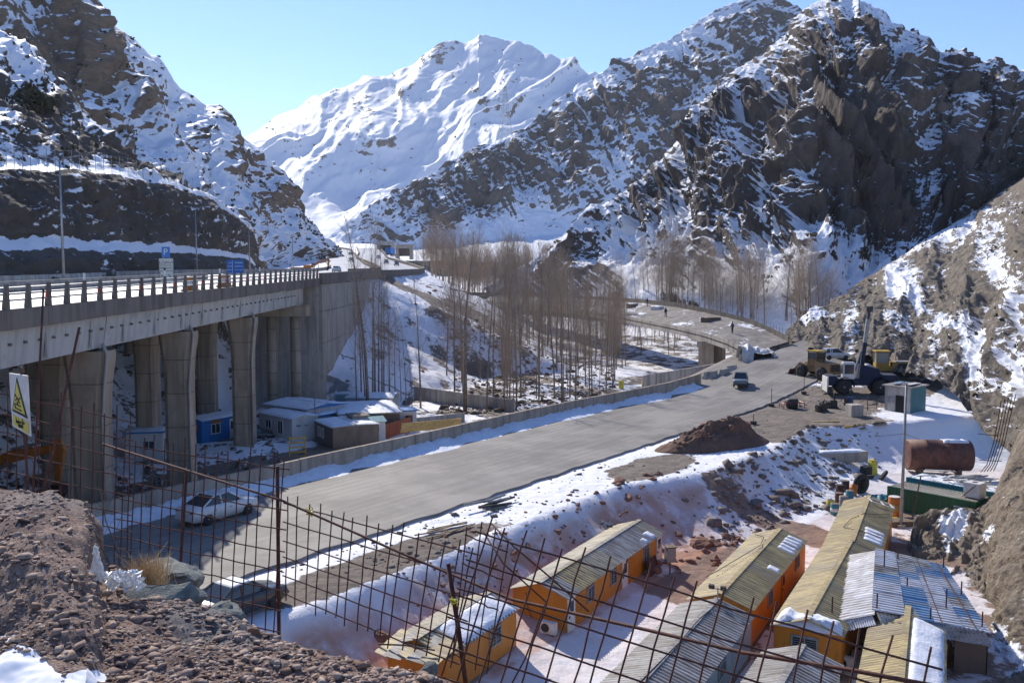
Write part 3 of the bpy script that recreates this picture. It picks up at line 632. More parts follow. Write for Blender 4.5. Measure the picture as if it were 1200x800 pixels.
# --- the viaduct
def dz(y): return 12.2 + (y - 20) * 0.0108
VX = -24.0
via = thing('viaduct', 'long highway viaduct on tall brown concrete piers', 'bridge', (VX, 60, 0))
def vb(name, mb, mat, bev=0.0, parent=None): 
    o = mb.build(name, mat, parent or via, bevel=bev)
    if parent is None or parent is via: o.location = (-VX, -60, 0)
    return o
m = MB(); q = [(VX, 4), (VX, 116), (-50, 116), (-50, 4)]
m.hexa([(x, y, dz(y) - 0.35) for x, y in q], [(x, y, dz(y)) for x, y in q]); vb('deck', m, M_hwy)
m = MB()
y = 4.0
while y < 116:
    e = y + 4; j = random.uniform(-.04, .04)
    q = [(VX + .28, y), (VX + .28, e - .015), (VX - .02, e - .015), (VX - .02, y)]
    m.hexa([(a, b, dz(b) - 0.86 + j) for a, b in q], [(a, b, dz(b) + 0.12) for a, b in q]); y = e
vb('edge_beam', m, M_conc_d, 0.015)
ys_p = [26, 41, 56, 71, 88, 103.5]
def girder(x0, name):
    m = MB(); bays = [4] + ys_p + [107]
    for a, b in zip(bays[:-1], bays[1:]):
        g_ = 0.06
        q0 = [(x0 - .35, a + g_), (x0 - .35, b - g_), (x0 - 2.6, b - g_), (x0 - 2.6, a + g_)]
        q1 = [(x0, a + g_), (x0, b - g_), (x0 - 2.6, b - g_), (x0 - 2.6, a + g_)]
        m.hexa([(u, v, dz(v) - 2.75) for u, v in q0], [(u, v, dz(v) - 0.36) for u, v in q1])
        k = a + 2.6
        while k < b - 1:      # stiffener strips
            m.box((x0 - .13, k, dz(k) - 1.6), (.10, .22, 2.1)); k += 5.2
    return m
G1 = vb('girder', girder(VX - .12, 'girder'), M_girder)
for xx in (-32.5, -41, -47.2): vb('girder', girder(xx, 'girder'), M_girder)
m = MB(); k = 6.0
while k < 106: m.box((VX - .22, k, dz(k) - 1.62), (.16, .15, .13)); k += 1.45
b_ = m.build('bolt_row', M_conc_d, G1)
def pier(x, y, zt, w=1.85, d=1.4, flare=0.36, zb=-4.5):
    m = MB(); prof = [(zb, 0), (zt - 4.2, 0), (zt - 3.0, flare * .12), (zt - 2.0, flare * .35), (zt - 1.1, flare * .72), (zt - .45, flare), (zt, flare)]
    ring = lambda z, f: [(x - w/2 - f, y - d/2, z), (x - w/2 - f + .3, y - d/2 - .22, z), (x + w/2 + f - .3, y - d/2 - .22, z), (x + w/2 + f, y - d/2, z), (x + w/2 + f, y + d/2, z), (x - w/2 - f, y + d/2, z)]
    vs = []; 
    for z, f in prof: vs += ring(z, f)
    n = 6; fs = [(i*n+k, i*n+(k+1)%n, (i+1)*n+(k+1)%n, (i+1)*n+k) for i in range(len(prof)-1) for k in range(n)] + [list(range(n))[::-1], list(range((len(prof)-1)*n, len(prof)*n))]
    m.add(vs, fs)
    z = zb + 3
    while z < zt - 1.5:      # formwork joints: thin recessed bands stand as proud lips
        m.box((x, y - d/2 - .12, z), (w - .1, .24, .035)); z += 2.55
    for q in (-.62, .62): m.box((x + q, y - d/2 - .225, (zb + zt) / 2 - .6), (.05, .03, zt - zb - 1.4))
    return m
for i, y in enumerate(ys_p):
    if y > 100: ys_k = ((-33.0, y - 2.5),)
    else: ys_k = ((-25.3, y), (-33.0, y - 3.5), (-41, y - 7))
    for x, y in ys_k:
        p_ = vb('pier', pier(x, y, dz(y) - 2.95), M_pier, 0.02)
        b = MB(); b.box((x - .3, y, dz(y) - 2.86), (1.2, .9, .16)); b.build('bearing', M_dark, p_)
        if x > -26:
            d_ = MB()
            for q in (0, .24):
                d_.smooth = True; zt = dz(y)
                d_.tube([(x + 1.12 + q*.2, y - .7 - q, zt - 2.5), (x + 1.4 + q*.2, y - .75 - q, zt - 3.1), (x + 1.25 + q*.2, y - .8 - q, zt - 4.6), (x + 1.02 + q*.2, y - .8 - q, zt - 7), (x + 1.0 + q*.2, y - .8 - q, -3)], .075, 6)
            d_.build('drain_pipe', M_conc, p_)
m = MB(); m.box((-37.5, 107.6, dz(107) - 3.4), (28.2, 2.2, 1.25)); vb('cap_beam', m, M_pier, 0.03)
for x in (-24.9, -27.6, -30.4, -36, -40, -44):
    m = MB(); m.smooth = True; m.lathe([(.58, -4), (.58, dz(107) - 4.02)], 18, M=Matrix.Translation((x, 107.6, 0))); vb('column', m, M_pier)
m = MB(); m.box((-24.6, 107.6, dz(107) - 1.75), (.9, 2.0, 2.0)); vb('end_block', m, M_conc_l, .03)
# abutment and the retaining wall that carries the highway on
ab = thing('retaining_wall', 'tall pale concrete abutment wall carrying the highway on beyond the piers', 'wall', (-24, 118, 0))
m = MB(); m.box((-4.6, -1.7, 5.2), (9.2, 1.4, 16.0)); m.build('front_face', M_conc, ab, bevel=.03)
hw = [(a[0], a[1], a[2]) for a in HWE[:6]]
def hx_(y): return float(np.interp(y, [p[1] for p in HWE], [p[0] for p in HWE]))
def hz_(y): return float(np.interp(y, [p[1] for p in HWE], [p[2] for p in HWE]))
m = MB(); y = 116.4
while y < 190:
    e = y + 3.2
    q = [(hx_(y) + .45, y + .03), (hx_(e) + .45, e - .03), (hx_(e) - .1, e - .03), (hx_(y) - .1, y + .03)]
    for z0_, z1_ in ((-6, 5.2), (5.26, 9.2), (9.26, 12.6)):
        m.hexa([(a + 24 + (.02 if z0_ > 6 else 0), b - 118, z0_) for a, b in q], [(a + 24, b - 118, min(z1_, hz_(b) - .7)) for a, b in q])
    y = e
m.build('side_panels', M_conc, ab)
m = MB(); y = 116.4
while y < 560:
    e = y + 4
    q = [(hx_(y) + .62, y), (hx_(e) + .62, e - .03), (hx_(e) + .1, e - .03), (hx_(y) + .1, y)]
    m.hexa([(a + 24, b - 118, hz_(b) - .65) for a, b in q], [(a + 24, b - 118, hz_(b) + .75) for a, b in q]); y = e
m.build('parapet', M_conc_d, ab)
# highway surfaces beyond the viaduct
def ribbon(name, pts, wl, wr, mat, kind='structure', dzv=0.0):
    rows = []
    for i, p in enumerate(pts):
        a = Vector(pts[max(i - 1, 0)]); b = Vector(pts[min(i + 1, len(pts) - 1)]); d = (b - a); d.z = 0; d.normalize(); nrm = Vector((d.y, -d.x, 0))
        P_ = Vector(p); rows.append([list(P_ - nrm * wl + Vector((0, 0, dzv))), list(P_ + Vector((0, 0, dzv))), list(P_ + nrm * wr + Vector((0, 0, dzv)))])
    return tag(gridmesh(name, np.array(rows), mat), kind=kind)
zc = lambda d: float(np.interp(d, [116,150,200,250,280,340,400,500,600,750], [13.25,13.5,13.6,13.75,14.1,15.9,18.8,22.6,27.6,36]))
def dense(pts, n=60):
    yy = np.linspace(pts[0][1], pts[-1][1], n); return [(float(np.interp(y, [p[1] for p in pts], [p[0] for p in pts])), float(y), zc(y)) for y in yy]
LC = dense([(-44,116),(-44.5,200),(-46,250),(-51,300),(-62,350),(-73,405),(-87,480),(-103,560),(-160,720)])
RC = dense([(-30.2,116),(-30.5,200),(-31.2,250),(-33,285),(-44,340),(-59.5,400),(-74.5,500),(-92,600)])
ribbon('highway', LC, 6.5, 6.5, M_hwy, dzv=0.03); ribbon('highway_carriageway', RC, 6.2, 6.0, M_hwy, dzv=0.035)
def barrier_line(pts, off, h, w_, step=4):
    m = MB()
    for i in range(len(pts) - 1):
        a, b = Vector(pts[i]), Vector(pts[i + 1]); d = (b - a); d.z = 0; d.normalize(); nrm = Vector((d.y, -d.x, 0)) 
        q = [a + nrm * (off + w_/2), b + nrm * (off + w_/2) - d * .05, b + nrm * (off - w_/2) - d * .05, a + nrm * (off - w_/2)]
        m.hexa([(p.x, p.y, p.z - .3) for p in q], [(p.x, p.y, p.z + h) for p in q])
    return m
tag(barrier_line(LC, -6.7, .9, .35).build('far_barrier', M_conc), 'grey barrier along the far side of the climbing highway', 'barrier')
tag(barrier_line(LC[16:], 6.8, .9, .4).build('median_barrier', M_conc_d), 'dark barrier along the median where the highway splits', 'barrier')
tag(barrier_line(RC[12:], -6.5, .9, .4).build('median_barrier', M_conc_d), 'dark barrier on the inner edge of the tunnel carriageway', 'barrier')
m = MB(); y = 4.0
while y < 116:
    m.hexa([(-49.9, y, dz(y) - .02), (-49.9, y + 3.96, dz(y)), (-50.3, y + 3.96, dz(y)), (-50.3, y, dz(y) - .02)], [(-50, y, dz(y) + .85), (-50, y + 3.96, dz(y) + .85), (-50.2, y + 3.96, dz(y) + .85), (-50.2, y, dz(y) + .85)]); y += 4
tag(m.build('deck_barrier', M_conc_l), 'pale concrete barrier on the far side of the viaduct deck', 'barrier')
m = MB(); m.box((-37.3, 60, dz(60) + .42), (.3, 110, .84), rx=0.0108); tag(m.build('deck_median', M_conc), 'grey median barrier between the lanes on the viaduct deck', 'barrier')
# guard rail on the near edge
rail = thing('guard_rail', 'guard rail of grey concrete posts and steel tubes on the viaduct edge', 'railing', (VX + .1, 60, 0))
rl = MB()
for hgt in (.42, .72, 1.0): rl.smooth = True; rl.tube([(0, y - 60, dz(y) + hgt + .12) for y in range(8, 117, 4)], .055, 6)
rl.build('rail', M_steel, rail)
post = MB(); post.hexa([(-.16,-.15,0),(.14,-.15,0),(.14,.15,0),(-.16,.15,0)], [(-.02,-.12,1.22),(.13,-.12,1.22),(.13,.12,1.22),(-.02,.12,1.22)])
p0 = None
for i in range(47):
    y = 22 + i * 2.03
    if p0 is None: p0 = post.build('post', M_conc_d, rail, bevel=.03); o = p0  # dark concrete puts the shade of the posts into their colour
    else: o = p0.copy(); COL.objects.link(o)
    o.parent = rail; o.location = (0, y - 60, dz(y) + .1)
    if i % 3 == 1:
        r_ = MB(); r_.box((.02, -.165, .55), (.11, .02, .35)); r_.build('reflector', M_red, o)
    if i % 6 == 3:
        d_ = MB(); d_.box((.05, 0, 1.42), (.1, .1, .42)); d_.cur = 1; d_.box((.05, 0, 1.70), (.11, .11, .16)); d_.cur = 0; d_.build('delineator', [M_white, M_black], o)
# --- the curved flyover
NE = [(874,415,131),(866,408,133),(852,401,137),(825,392,145),(792,384,156),(760,377.5,168),(720,369.5,185),(690,365,200),(640,359,230),(590,355,260),(535,351,300)]
FE = [(925,400,139),(905,390,146),(880,379,153),(850,371,161),(820,364.5,170),(790,359,180),(750,354.5,197),(700,351,222),(640,348,255),(590,346,290),(535,344.5,335)]
ne = [Vector(P(*q)) for q in NE]; fe = [Vector(P(*q)) for q in FE]
def resamp(L, n=56):
    t = np.linspace(0, len(L) - 1, n); return [Vector([float(np.interp(v, range(len(L)), [p[k] for p in L])) for k in range(3)]) for v in t]
ne, fe = resamp(ne), resamp(fe)
fly = thing('flyover', 'unfinished curved concrete flyover on square piers', 'bridge', tuple(ne[18]))
fo = Vector(ne[18])
V = np.array([[list(a.lerp(b, t) - fo + Vector((0, 0, .0))) for t in np.linspace(0, 1, 14)] for a, b in zip(ne, fe)])
V[..., 2] += fbm(V[..., 0] / 3, V[..., 1] / 3, 0, 4, 311) * 0.3
M_flytop = terrain_mat('rubbly_deck', (0.33,0.30,0.265), (0.22,0.20,0.18), (0.14,0.12,0.105), 0.9, k=0.6, rockscale=0.5, bdist=0.15)
sn = 0.34 + fbm(V[..., 0] / 8, V[..., 1] / 8, 0, 3, 312) * 0.6
o = gridmesh('deck', V, M_flytop, {'snow': sn, 'thin': sn * 0}); o.parent = fly
m = MB()
for i in range(len(ne) - 1):
    a, b, c, d = ne[i] - fo, ne[i + 1] - fo, fe[i + 1] - fo, fe[i] - fo
    u = Vector((0, 0, 1)); th = 0.45 + .0 * i
    m.hexa([a - u * th, b - u * th, c - u * th, d - u * th], [a - u * .2, b - u * .2, c - u * .2, d - u * .2])
m.build('slab', M_conc_d, fly)
m = MB()
for i in range(len(ne) - 1):
    for f0, f1 in ((.06, .22), (.42, .58), (.78, .94)):
        a, b = ne[i].lerp(fe[i], f0) - fo, ne[i + 1].lerp(fe[i + 1], f0) - fo; c, d = ne[i + 1].lerp(fe[i + 1], f1) - fo, ne[i].lerp(fe[i], f1) - fo
        u = Vector((0, 0, 1)); h = 1.25 if i > 5 else 0.8
        m.hexa([a - u * h, b - u * h, c - u * h, d - u * h], [a - u * .46, b - u * .46, c - u * .46, d - u * .46])
m.build('box_girder', M_conc_b, fly)
def edge_wall(L, M_, h, w_, z0_=-.3, sg=1, step=1):
    m = MB()
    for i in range(0, len(L) - 1, step):
        a, b = L[i] - fo, L[min(i + step, len(L) - 1)] - fo; d = M_[i] - L[i]; d.z = 0; d.normalize(); u = Vector((0, 0, 1))
        m.hexa([a + u * z0_, b + u * z0_, b + d * w_ + u * z0_, a + d * w_ + u * z0_], [a + u * h, b + u * h, b + d * w_ + u * h, a + d * w_ + u * h])
    return m
edge_wall(fe, ne, .75, .3).build('parapet', M_conc_d, fly); edge_wall(ne[6:], fe[6:], .35, .35, -1.05).build('kerb', M_conc_l, fly)
rb = MB()
for i in range(0, 56):
    d = (fe[i] - ne[i]).normalized()
    for k in range(3):
        p = ne[i].lerp(ne[min(i + 1, 55)], k / 3) - fo + d * .2
        if random.random() < .7: rb.tube([p, p + Vector((random.uniform(-.06, .06), 0, random.uniform(.5, .9)))], .016, 3)
        q = fe[i].lerp(fe[min(i + 1, 55)], k / 3) - fo - d * .15
        if k == 0: rb.tube([q + Vector((0, 0, .7)), q + Vector((0, 0, 1.6))], .03, 4)
rb.build('starter_bars', M_rust, fly)
def flypier(px, d, f, w_=2.6, dd=2.2):
    i = min(range(len(ne)), key=lambda k: abs(ne[k].lerp(fe[k], f).y - d))
    c = ne[i].lerp(fe[i], f) - fo; top = c.z - 1.15
    m = MB(); b_ = -4.5 - fo.z; a = math.atan2((fe[i] - ne[i]).y, (fe[i] - ne[i]).x)
    m.box((c.x, c.y, (top + b_) / 2), (w_, dd, top - b_), rz=a); m.box((c.x, c.y, top - .5), (w_ + 1.0, dd + .3, 1.0), rz=a)
    for q in (-.7, .7): m.box((c.x + math.cos(a) * q + math.sin(a) * (dd / 2 + .01), c.y + math.sin(a) * q - math.cos(a) * (dd / 2 + .01), (top + b_) / 2), (.12, .06, top - b_ - 1.2), rz=a)
    m.build('pier', M_conc_b, fly, bevel=.04)
flypier(805, 146.5, .12, 3.6, 2.4); flypier(830, 158, .75, 3.2, 2.2); flypier(712, 190, .15, 3.2, 2.2); flypier(725, 208, .8, 3.2, 2.2); flypier(640, 238, .2, 3.2, 2.2); flypier(600, 275, .5, 3.2, 2.2)
ew = MB(); a, b = Vector(P(499, 345, 236)), Vector(P(540, 350, 262)); d = Vector((.4, 1, 0))
ew.hexa([a - Vector((0,0,11)), b - Vector((0,0,11)), b + d * 2 - Vector((0,0,11)), a + d * 2 - Vector((0,0,11))], [a, b, b + d * 2, a + d * 2])
tag(ew.build('ramp_wall', M_conc_d, bevel=.04), 'dark concrete end wall where the flyover ramp meets the highway bank', 'wall')
ribbon('ramp', [tuple(Vector(P(455,333,205)) + Vector((0,0,.2))), P(480,334,225), P(505,338,250), P(530,342.5,275), P(560,346.5,300)], 5, 5, M_hwy, dzv=.15)
# tunnel mouths at the head of the valley
for px, py, d, w_, lb in ((451, 288, 575, 8.5, 'grey tunnel mouth with sloping headwall, the one nearer the left'), (473, 292, 560, 8, 'tan square tunnel mouth to the right of the grey one')):
    t = thing('tunnel_portal', lb, 'tunnel', P(px, py + 8, d))
    m = MB(); W, Hh = w_, 7
    m.hexa([(-W*.62,0,-2),(-W*.42,0,-2),(-W*.42,9,-2),(-W*.62,9,-2)], [(-W*.62,3,Hh),(-W*.42,3,Hh),(-W*.42,9,Hh),(-W*.62,9,Hh)])
    m.hexa([(W*.42,0,-2),(W*.62,0,-2),(W*.62,9,-2),(W*.42,9,-2)], [(W*.42,3,Hh),(W*.62,3,Hh),(W*.62,9,Hh),(W*.42,9,Hh)])
    m.hexa([(-W*.42,2.2,Hh*.68),(W*.42,2.2,Hh*.68),(W*.42,9,Hh*.68),(-W*.42,9,Hh*.68)], [(-W*.42,3,Hh),(W*.42,3,Hh),(W*.42,9,Hh),(-W*.42,9,Hh)])
    m.build('headwall', M_conc_l if px < 460 else M_conc_b, t)
    m = MB(); m.box((0, 7, 2.3), (W*.84, 1, 4.6)); m.build('opening_shade', M_conc_d, t)  # solid slab painted as the tunnel's inner shade, greyed for haze
# concrete walls down in the trees
for a, b, h, lb in ((G(485,466,-2.6), G(603,484,-2.6), 1.55, 'grey concrete wall between the bare poplars and the lane'), (G(480,505,-2.6), G(545,497,-2.6), 1.3, 'short grey wall of concrete panels behind the shed yard')):
    a, b = Vector(a), Vector(b); d = (b - a); L = d.length; m = MB(); k = int(L / 2.6) + 1
    for i in range(k):
        p, q = a.lerp(b, i / k), a.lerp(b, (i + 1) / k - .004); n_ = Vector((-d.y, d.x, 0)).normalized() * .2
        m.hexa([p - Vector((0,0,.6)), q - Vector((0,0,.6)), q + n_ - Vector((0,0,.6)), p + n_ - Vector((0,0,.6))], [p + Vector((0,0,h)), q + Vector((0,0,h)), q + n_ + Vector((0,0,h)), p + n_ + Vector((0,0,h))])
    tag(m.build('concrete_wall', M_conc, bevel=.02), lb, 'wall')
# ================================================================== the huts and the site below the road
def corrugated(name, c1, c2, c3, pitch=0.9, rough=0.55, metal=0.0, grime=(0.14,0.11,0.08)):
    """roof sheets laid side by side, each with its own weathering"""
    t = NT(name); o = t.obj(); sp_ = t.n('SeparateXYZ', {0: o})
    cell = t.math('FLOOR', t.math('DIVIDE', sp_.outputs[1], pitch))
    side = t.math('SIGN', sp_.outputs[0])
    wn = t.n('TexWhiteNoise', {'Vector': t.n('CombineXYZ', {0: side, 1: cell}).outputs[0]}, noise_dimensions='3D').outputs[0]
    col = t.mix(t.ramp(wn, 0.25, 0.6), c1, c2); col = t.mix(t.ramp(wn, 0.72, 0.9), col, c3)
    st = t.noise(1.0, 5, 0.65, t.mapping(o, (0,0,0), (0.8,7,1)))
    col = t.mix(t.math('MULTIPLY', t.ramp(st, 0.40, 0.64), 0.9), col, grime)
    col = t.mix(t.math('MULTIPLY', t.ramp(t.noise(1.6, 5, .65, o), 0.5, 0.68), 0.6), col, tuple(x * .6 for x in c1))
    return t.done(col, rough, metal, t.bump(t.noise(25, 3, .6, o), .2, .01), 0.35)
M_rf_y = corrugated('yellowed_roof_sheet', (0.56,0.44,0.20), (0.48,0.37,0.165), (0.40,0.33,0.20), grime=(0.22,0.17,0.11))
M_rf_g = corrugated('grey_roof_sheet', (0.42,0.40,0.37), (0.35,0.33,0.305), (0.28,0.265,0.245))
M_rf_m = corrugated('mixed_roof_sheet', (0.46,0.41,0.29), (0.42,0.40,0.37), (0.50,0.39,0.18), 2.6)
M_sh_w = corrugated('white_roof_sheet', (0.78,0.78,0.78), (0.70,0.70,0.70), (0.60,0.58,0.56), 1.1, grime=(0.42,0.37,0.33))
M_sh_b = corrugated('blue_roof_sheet', (0.12,0.30,0.52), (0.20,0.38,0.56), (0.45,0.53,0.60), 0.5, grime=(0.3,0.3,0.3))
M_sh_c = corrugated('cream_roof_sheet', (0.70,0.66,0.57), (0.62,0.60,0.53), (0.45,0.36,0.30), 0.5)
def panel_paint(name, c, c2, groove=9.0):
    t = NT(name); o = t.obj(); 
    col = t.mix(t.ramp(t.noise(1.2, 5, .6, t.mapping(o, (0,0,0), (1,1,.35))), .45, .7), c, c2)
    col = t.mix(t.math('MULTIPLY', t.ramp(t.noise(5, 5, .7, o), .58, .74), .5), col, tuple(x * .45 for x in c))
    col = t.mix(t.math('MULTIPLY', t.ramp(t.noise(2.2, 5, .7, t.mapping(o, (0,0,0), (2.5,2.5,.22))), .54, .72), .6), col, (c[0]*.4+.03, c[1]*.4+.025, c[2]*.4+.02))
    wv = t.n('TexWave', {'Vector': o, 'Scale': groove, 'Distortion': 0.0}, wave_type='BANDS', bands_direction='Y').outputs[1]
    return t.done(col, 0.5, None, t.bump(wv, .25, .01), 0.4)
M_or = panel_paint('orange_panel', (0.60,0.22,0.022), (0.52,0.18,0.02)); M_bg = panel_paint('grey_blue_panel', (0.30,0.36,0.40), (0.24,0.28,0.31))
M_wh = panel_paint('white_panel', (0.60,0.59,0.55), (0.50,0.48,0.44)); M_bl = panel_paint('blue_panel', (0.03,0.17,0.42), (0.03,0.14,0.34)); M_br = panel_paint('brown_panel', (0.16,0.12,0.09), (0.11,0.085,0.065))
M_teal = panel_paint('teal_panel', (0.05,0.23,0.28), (0.06,0.19,0.22)); M_green = panel_paint('green_panel', (0.035,0.13,0.06), (0.045,0.11,0.055), 14)
M_ro = panel_paint('red_orange_sheet', (0.38,0.10,0.04), (0.28,0.08,0.04), 14)
M_yel = simple('yellow_paint', (0.55,0.36,0.03), (0.42,0.26,0.04), 4, 0.5, c3=(0.16,0.10,0.05))
M_yelb = simple('bright_yellow', (0.68,0.60,0.04), (0.60,0.50,0.04), 4, 0.5)
M_orp = simple('orange_machine_paint', (0.62,0.19,0.02), (0.50,0.15,0.02), 3, 0.45, c3=(0.2,0.09,0.04))
M_tealp = simple('teal_paint', (0.05,0.25,0.30), (0.06,0.19,0.22), 4, 0.5, c3=(0.15,0.09,0.05))
M_greyp = simple('grey_paint', (0.33,0.33,0.32), (0.25,0.25,0.24), 4, 0.55, c3=(0.15,0.12,0.09))
M_wood = simple('weathered_wood', (0.20,0.14,0.085), (0.13,0.095,0.065), 5, 0.85)
M_planks = simple('yellow_plank', (0.50,0.34,0.12), (0.38,0.25,0.09), 4, 0.8)
M_tarp = simple('white_tarpaulin', (0.62,0.60,0.57), (0.52,0.49,0.45), 2, 0.6, c3=(0.35,0.27,0.22))
M_blk = simple('black_iron', (0.03,0.03,0.032), (0.05,0.045,0.04), 5, 0.6)
def glass_mat(name, tint=(0.04,0.05,0.06)):
    t = NT(name); return t.done(tint, 0.08, None, None, 0.6)
M_glass = glass_mat('dark_glass')
def corr_sheet(mb, A, B, C_, D_, n, amp=0.045, side=1):
    """corrugated sheet between edges A->B (ridge) and D->C (eave), n ribs along"""
    A, B, C_, D_ = map(Vector, (A, B, C_, D_)); nrm = (B - A).cross(D_ - A).normalized()
    if nrm.z < 0: nrm = -nrm
    k = n * 4; vs = []
    prof = [0, .9, 1, .1]
    for i in range(k + 1):
        t = i / k; h = nrm * amp * prof[i % 4]
        vs.append(A.lerp(B, t) + h); vs.append(A.lerp(D_, .5).lerp(B.lerp(C_, .5), t) + h); vs.append(D_.lerp(C_, t) + h)
    mb.add(vs, [(3*i+j, 3*i+3+j, 3*i+4+j, 3*i+1+j) for i in range(k) for j in (0, 1)])
def snow_pad(mb, A, B, C_, D_, nu=24, nv=8, h=0.12, seed=0, thr=0.0):
    """a lumpy sheet of snow lying on a slope"""
    A, B, C_, D_ = map(Vector, (A, B, C_, D_)); vs = []
    for j in range(nv + 1):
        for i in range(nu + 1):
            u, v = i / nu, j / nv; p = A.lerp(B, u).lerp(D_.lerp(C_, u), v)
            e = min(u, 1 - u, v * 1.0, (1 - v)) ; e = min(1, e * 6)
            q = float(fbm(p.x * 1.3, p.y * 1.3, seed, 3, 401))
            hh = h * (e ** .5) * (0.8 + q) if e > 0 else -0.05
            if q < thr: hh = -0.05
            vs.append(p + Vector((0, 0, hh)))
    mb.smooth = True
    mb.add(vs, [(j*(nu+1)+i, j*(nu+1)+i+1, (j+1)*(nu+1)+i+1, (j+1)*(nu+1)+i) for j in range(nv) for i in range(nu)])
    mb.smooth = False
class Hut:
    def __init__(s, name, label, cat, nr, fr, width, zg, wall, roof, hw=2.05, rise=0.5, extra=0.0, over=0.14, group=None, ribs=None, gable=True, Lfix=None):
        ze = zg + hw; a = Vector(G(*nr, ze)); b = Vector(G(*fr, ze)); d = b - a; d.z = 0
        L = d.length + extra; d.normalize(); left = Vector((-d.y, d.x, 0))
        a = a - d * extra
        if Lfix: L = Lfix
        s.L, s.W, s.hw, s.rise = L, width, hw, rise
        c = a + d * L / 2 + left * width / 2
        s.t = thing(name, label, cat, (c.x, c.y, zg), math.atan2(d.y, d.x) - math.pi / 2, group)
        s.d, s.c, s.left = d, c, left
        W, H_ = width / 2, hw; l = L / 2
        m = MB()
        m.add([(-W,-l,-.7),(W,-l,-.7),(W,l,-.7),(-W,l,-.7),(-W,-l,H_),(W,-l,H_),(W,l,H_),(-W,l,H_),(0,-l,H_+rise-.03),(0,l,H_+rise-.03)],
              [(0,1,5,8,4),(2,3,7,9,6),(1,2,6,5),(3,0,4,7),(0,3,2,1),(4,8,9,7),(5,6,9,8)])
        s.wall = m.build('wall', wall, s.t)
        m = MB(); n = ribs or int(L / .25); o = over
        sl = rise / W
        corr_sheet(m, (0,-l-o,H_+rise), (0,l+o,H_+rise), (W+o,l+o,H_-sl*o), (W+o,-l-o,H_-sl*o), n)
        corr_sheet(m, (0,-l-o,H_+rise), (0,l+o,H_+rise), (-W-o,l+o,H_-sl*o), (-W-o,-l-o,H_-sl*o), n)
        s.roof = m.build('roof', roof, s.t, fix=False)
        r = MB(); r.box((0, 0, H_ + rise + .03), (.26, L + 2 * o, .03)); r.build('ridge_cap', roof, s.roof)
        sk = MB(); sk.box((0, 0, .12), (2*W + .02, L + .02, .3)); sk.build('plinth', M_conc_d, s.t)
    def ly(s, px, py=None):
        """place along the right wall seen at px"""
        k = (px - 600) / F; k = k / (cp - ((py or 700) - 400) / F * sp)
        a = s.c - s.left * s.W / 2     # a + d t  with x = k y
        t = (k * a.y - a.x) / (s.d.x - k * s.d.y); return t
    def window(s, y, w=.8, h=.75, z=1.45, x=None, bars=True, shade=None, face='right'):
        m = MB()
        def bx(mb, cy, cz, dy, dz_, px_, th):
            if face == 'right': mb.box((s.W/2 + px_, cy, cz), (th, dy, dz_))
            elif face == 'near': mb.box((cy, -s.L/2 - px_, cz), (dy, th, dz_))
            elif face == 'left': mb.box((-s.W/2 - px_, cy, cz), (th, dy, dz_))
        for q in (-1, 1): bx(m, y + q * w/2, z, .07, h + .07, .03, .07); bx(m, y, z + q * h/2, w + .07, .07, .03, .068)
        bx(m, y, z, .05, h, .032, .06)
        f = m.build('window', M_greyp, s.t)
        p = MB(); bx(p, y, z, w, h, .012, .02); p.build('pane', M_glass, f)
        if bars:
            b = MB()
            for k in range(6): bx(b, y, z - h/2 + h * (k + .5) / 6, w, .018, .075, .018)
            b.build('bars', M_greyp, f)
    def door(s, y, w=.8, h=1.85, mat=None, face='right', x=0):
        m = MB()
        if face == 'right': m.box((s.W/2 + .03, y, .17 + h/2), (.05, w, h))
        else: m.box((y, -s.L/2 - .03, .17 + h/2), (w, .05, h))
        d = m.build('door', mat or M_white, s.t, bevel=.012)
        p = MB()
        if face == 'right': p.box((s.W/2 + .062, y, .17 + h * .72), (.012, w * .55, h * .3))
        else: p.box((y, -s.L/2 - .062, .17 + h * .72), (w * .55, .012, h * .3))
        p.build('pane', M_glass, d)
        k = MB(); k.box(((s.W/2 + .08), y - w * .36, 1.05) if face == 'right' else (y - w * .36, -s.L/2 - .08, 1.05), (.05, .05, .12)); k.build('handle', M_blk, d)
    def slats(s, y, w=.8):
        m = MB(); k = .3
        while k < 1.9: m.box((s.W/2 + .02, y, k), (.04, w, .1)); k += .17
        m.build('vent_panel', M_or, s.t)
    def snow(s, side, u0, u1, v0=.05, v1=1.0, h=.12, seed=0, thr=-.9):
        l = s.L / 2; W = s.W / 2 + .14; f = lambda u, v: (side * W * v, -l + s.L * u, s.hw + s.rise * (1 - v) + .03 - (.04 * v))
        m = MB(); snow_pad(m, f(u0, v0), f(u1, v0), f(u1, v1), f(u0, v1), max(8, int(s.L * (u1 - u0) * 4)), 9, h, seed, thr)
        o = m.build('roof_snow', M_snow, s.roof, fix=False); return o
def ac_unit(loc, rz, label):
    t = thing('air_conditioner', label, 'air conditioner', loc, rz)
    m = MB(); m.box((0, 0, .3), (.8, .32, .58)); m.build('casing', M_white, t, bevel=.02)
    m = MB(); m.lathe([(.22, -.175), (.22, -.165), (.17, -.163)], 18, 'Y', Matrix.Translation((-.12, 0, .31))); m.build('fan_grille', M_blk, t)
    m = MB(); [m.box((q, 0, .0), (.06, .34, .06)) for q in (-.3, .3)]; m.build('feet', M_blk, t)
    return t
Z = SITE
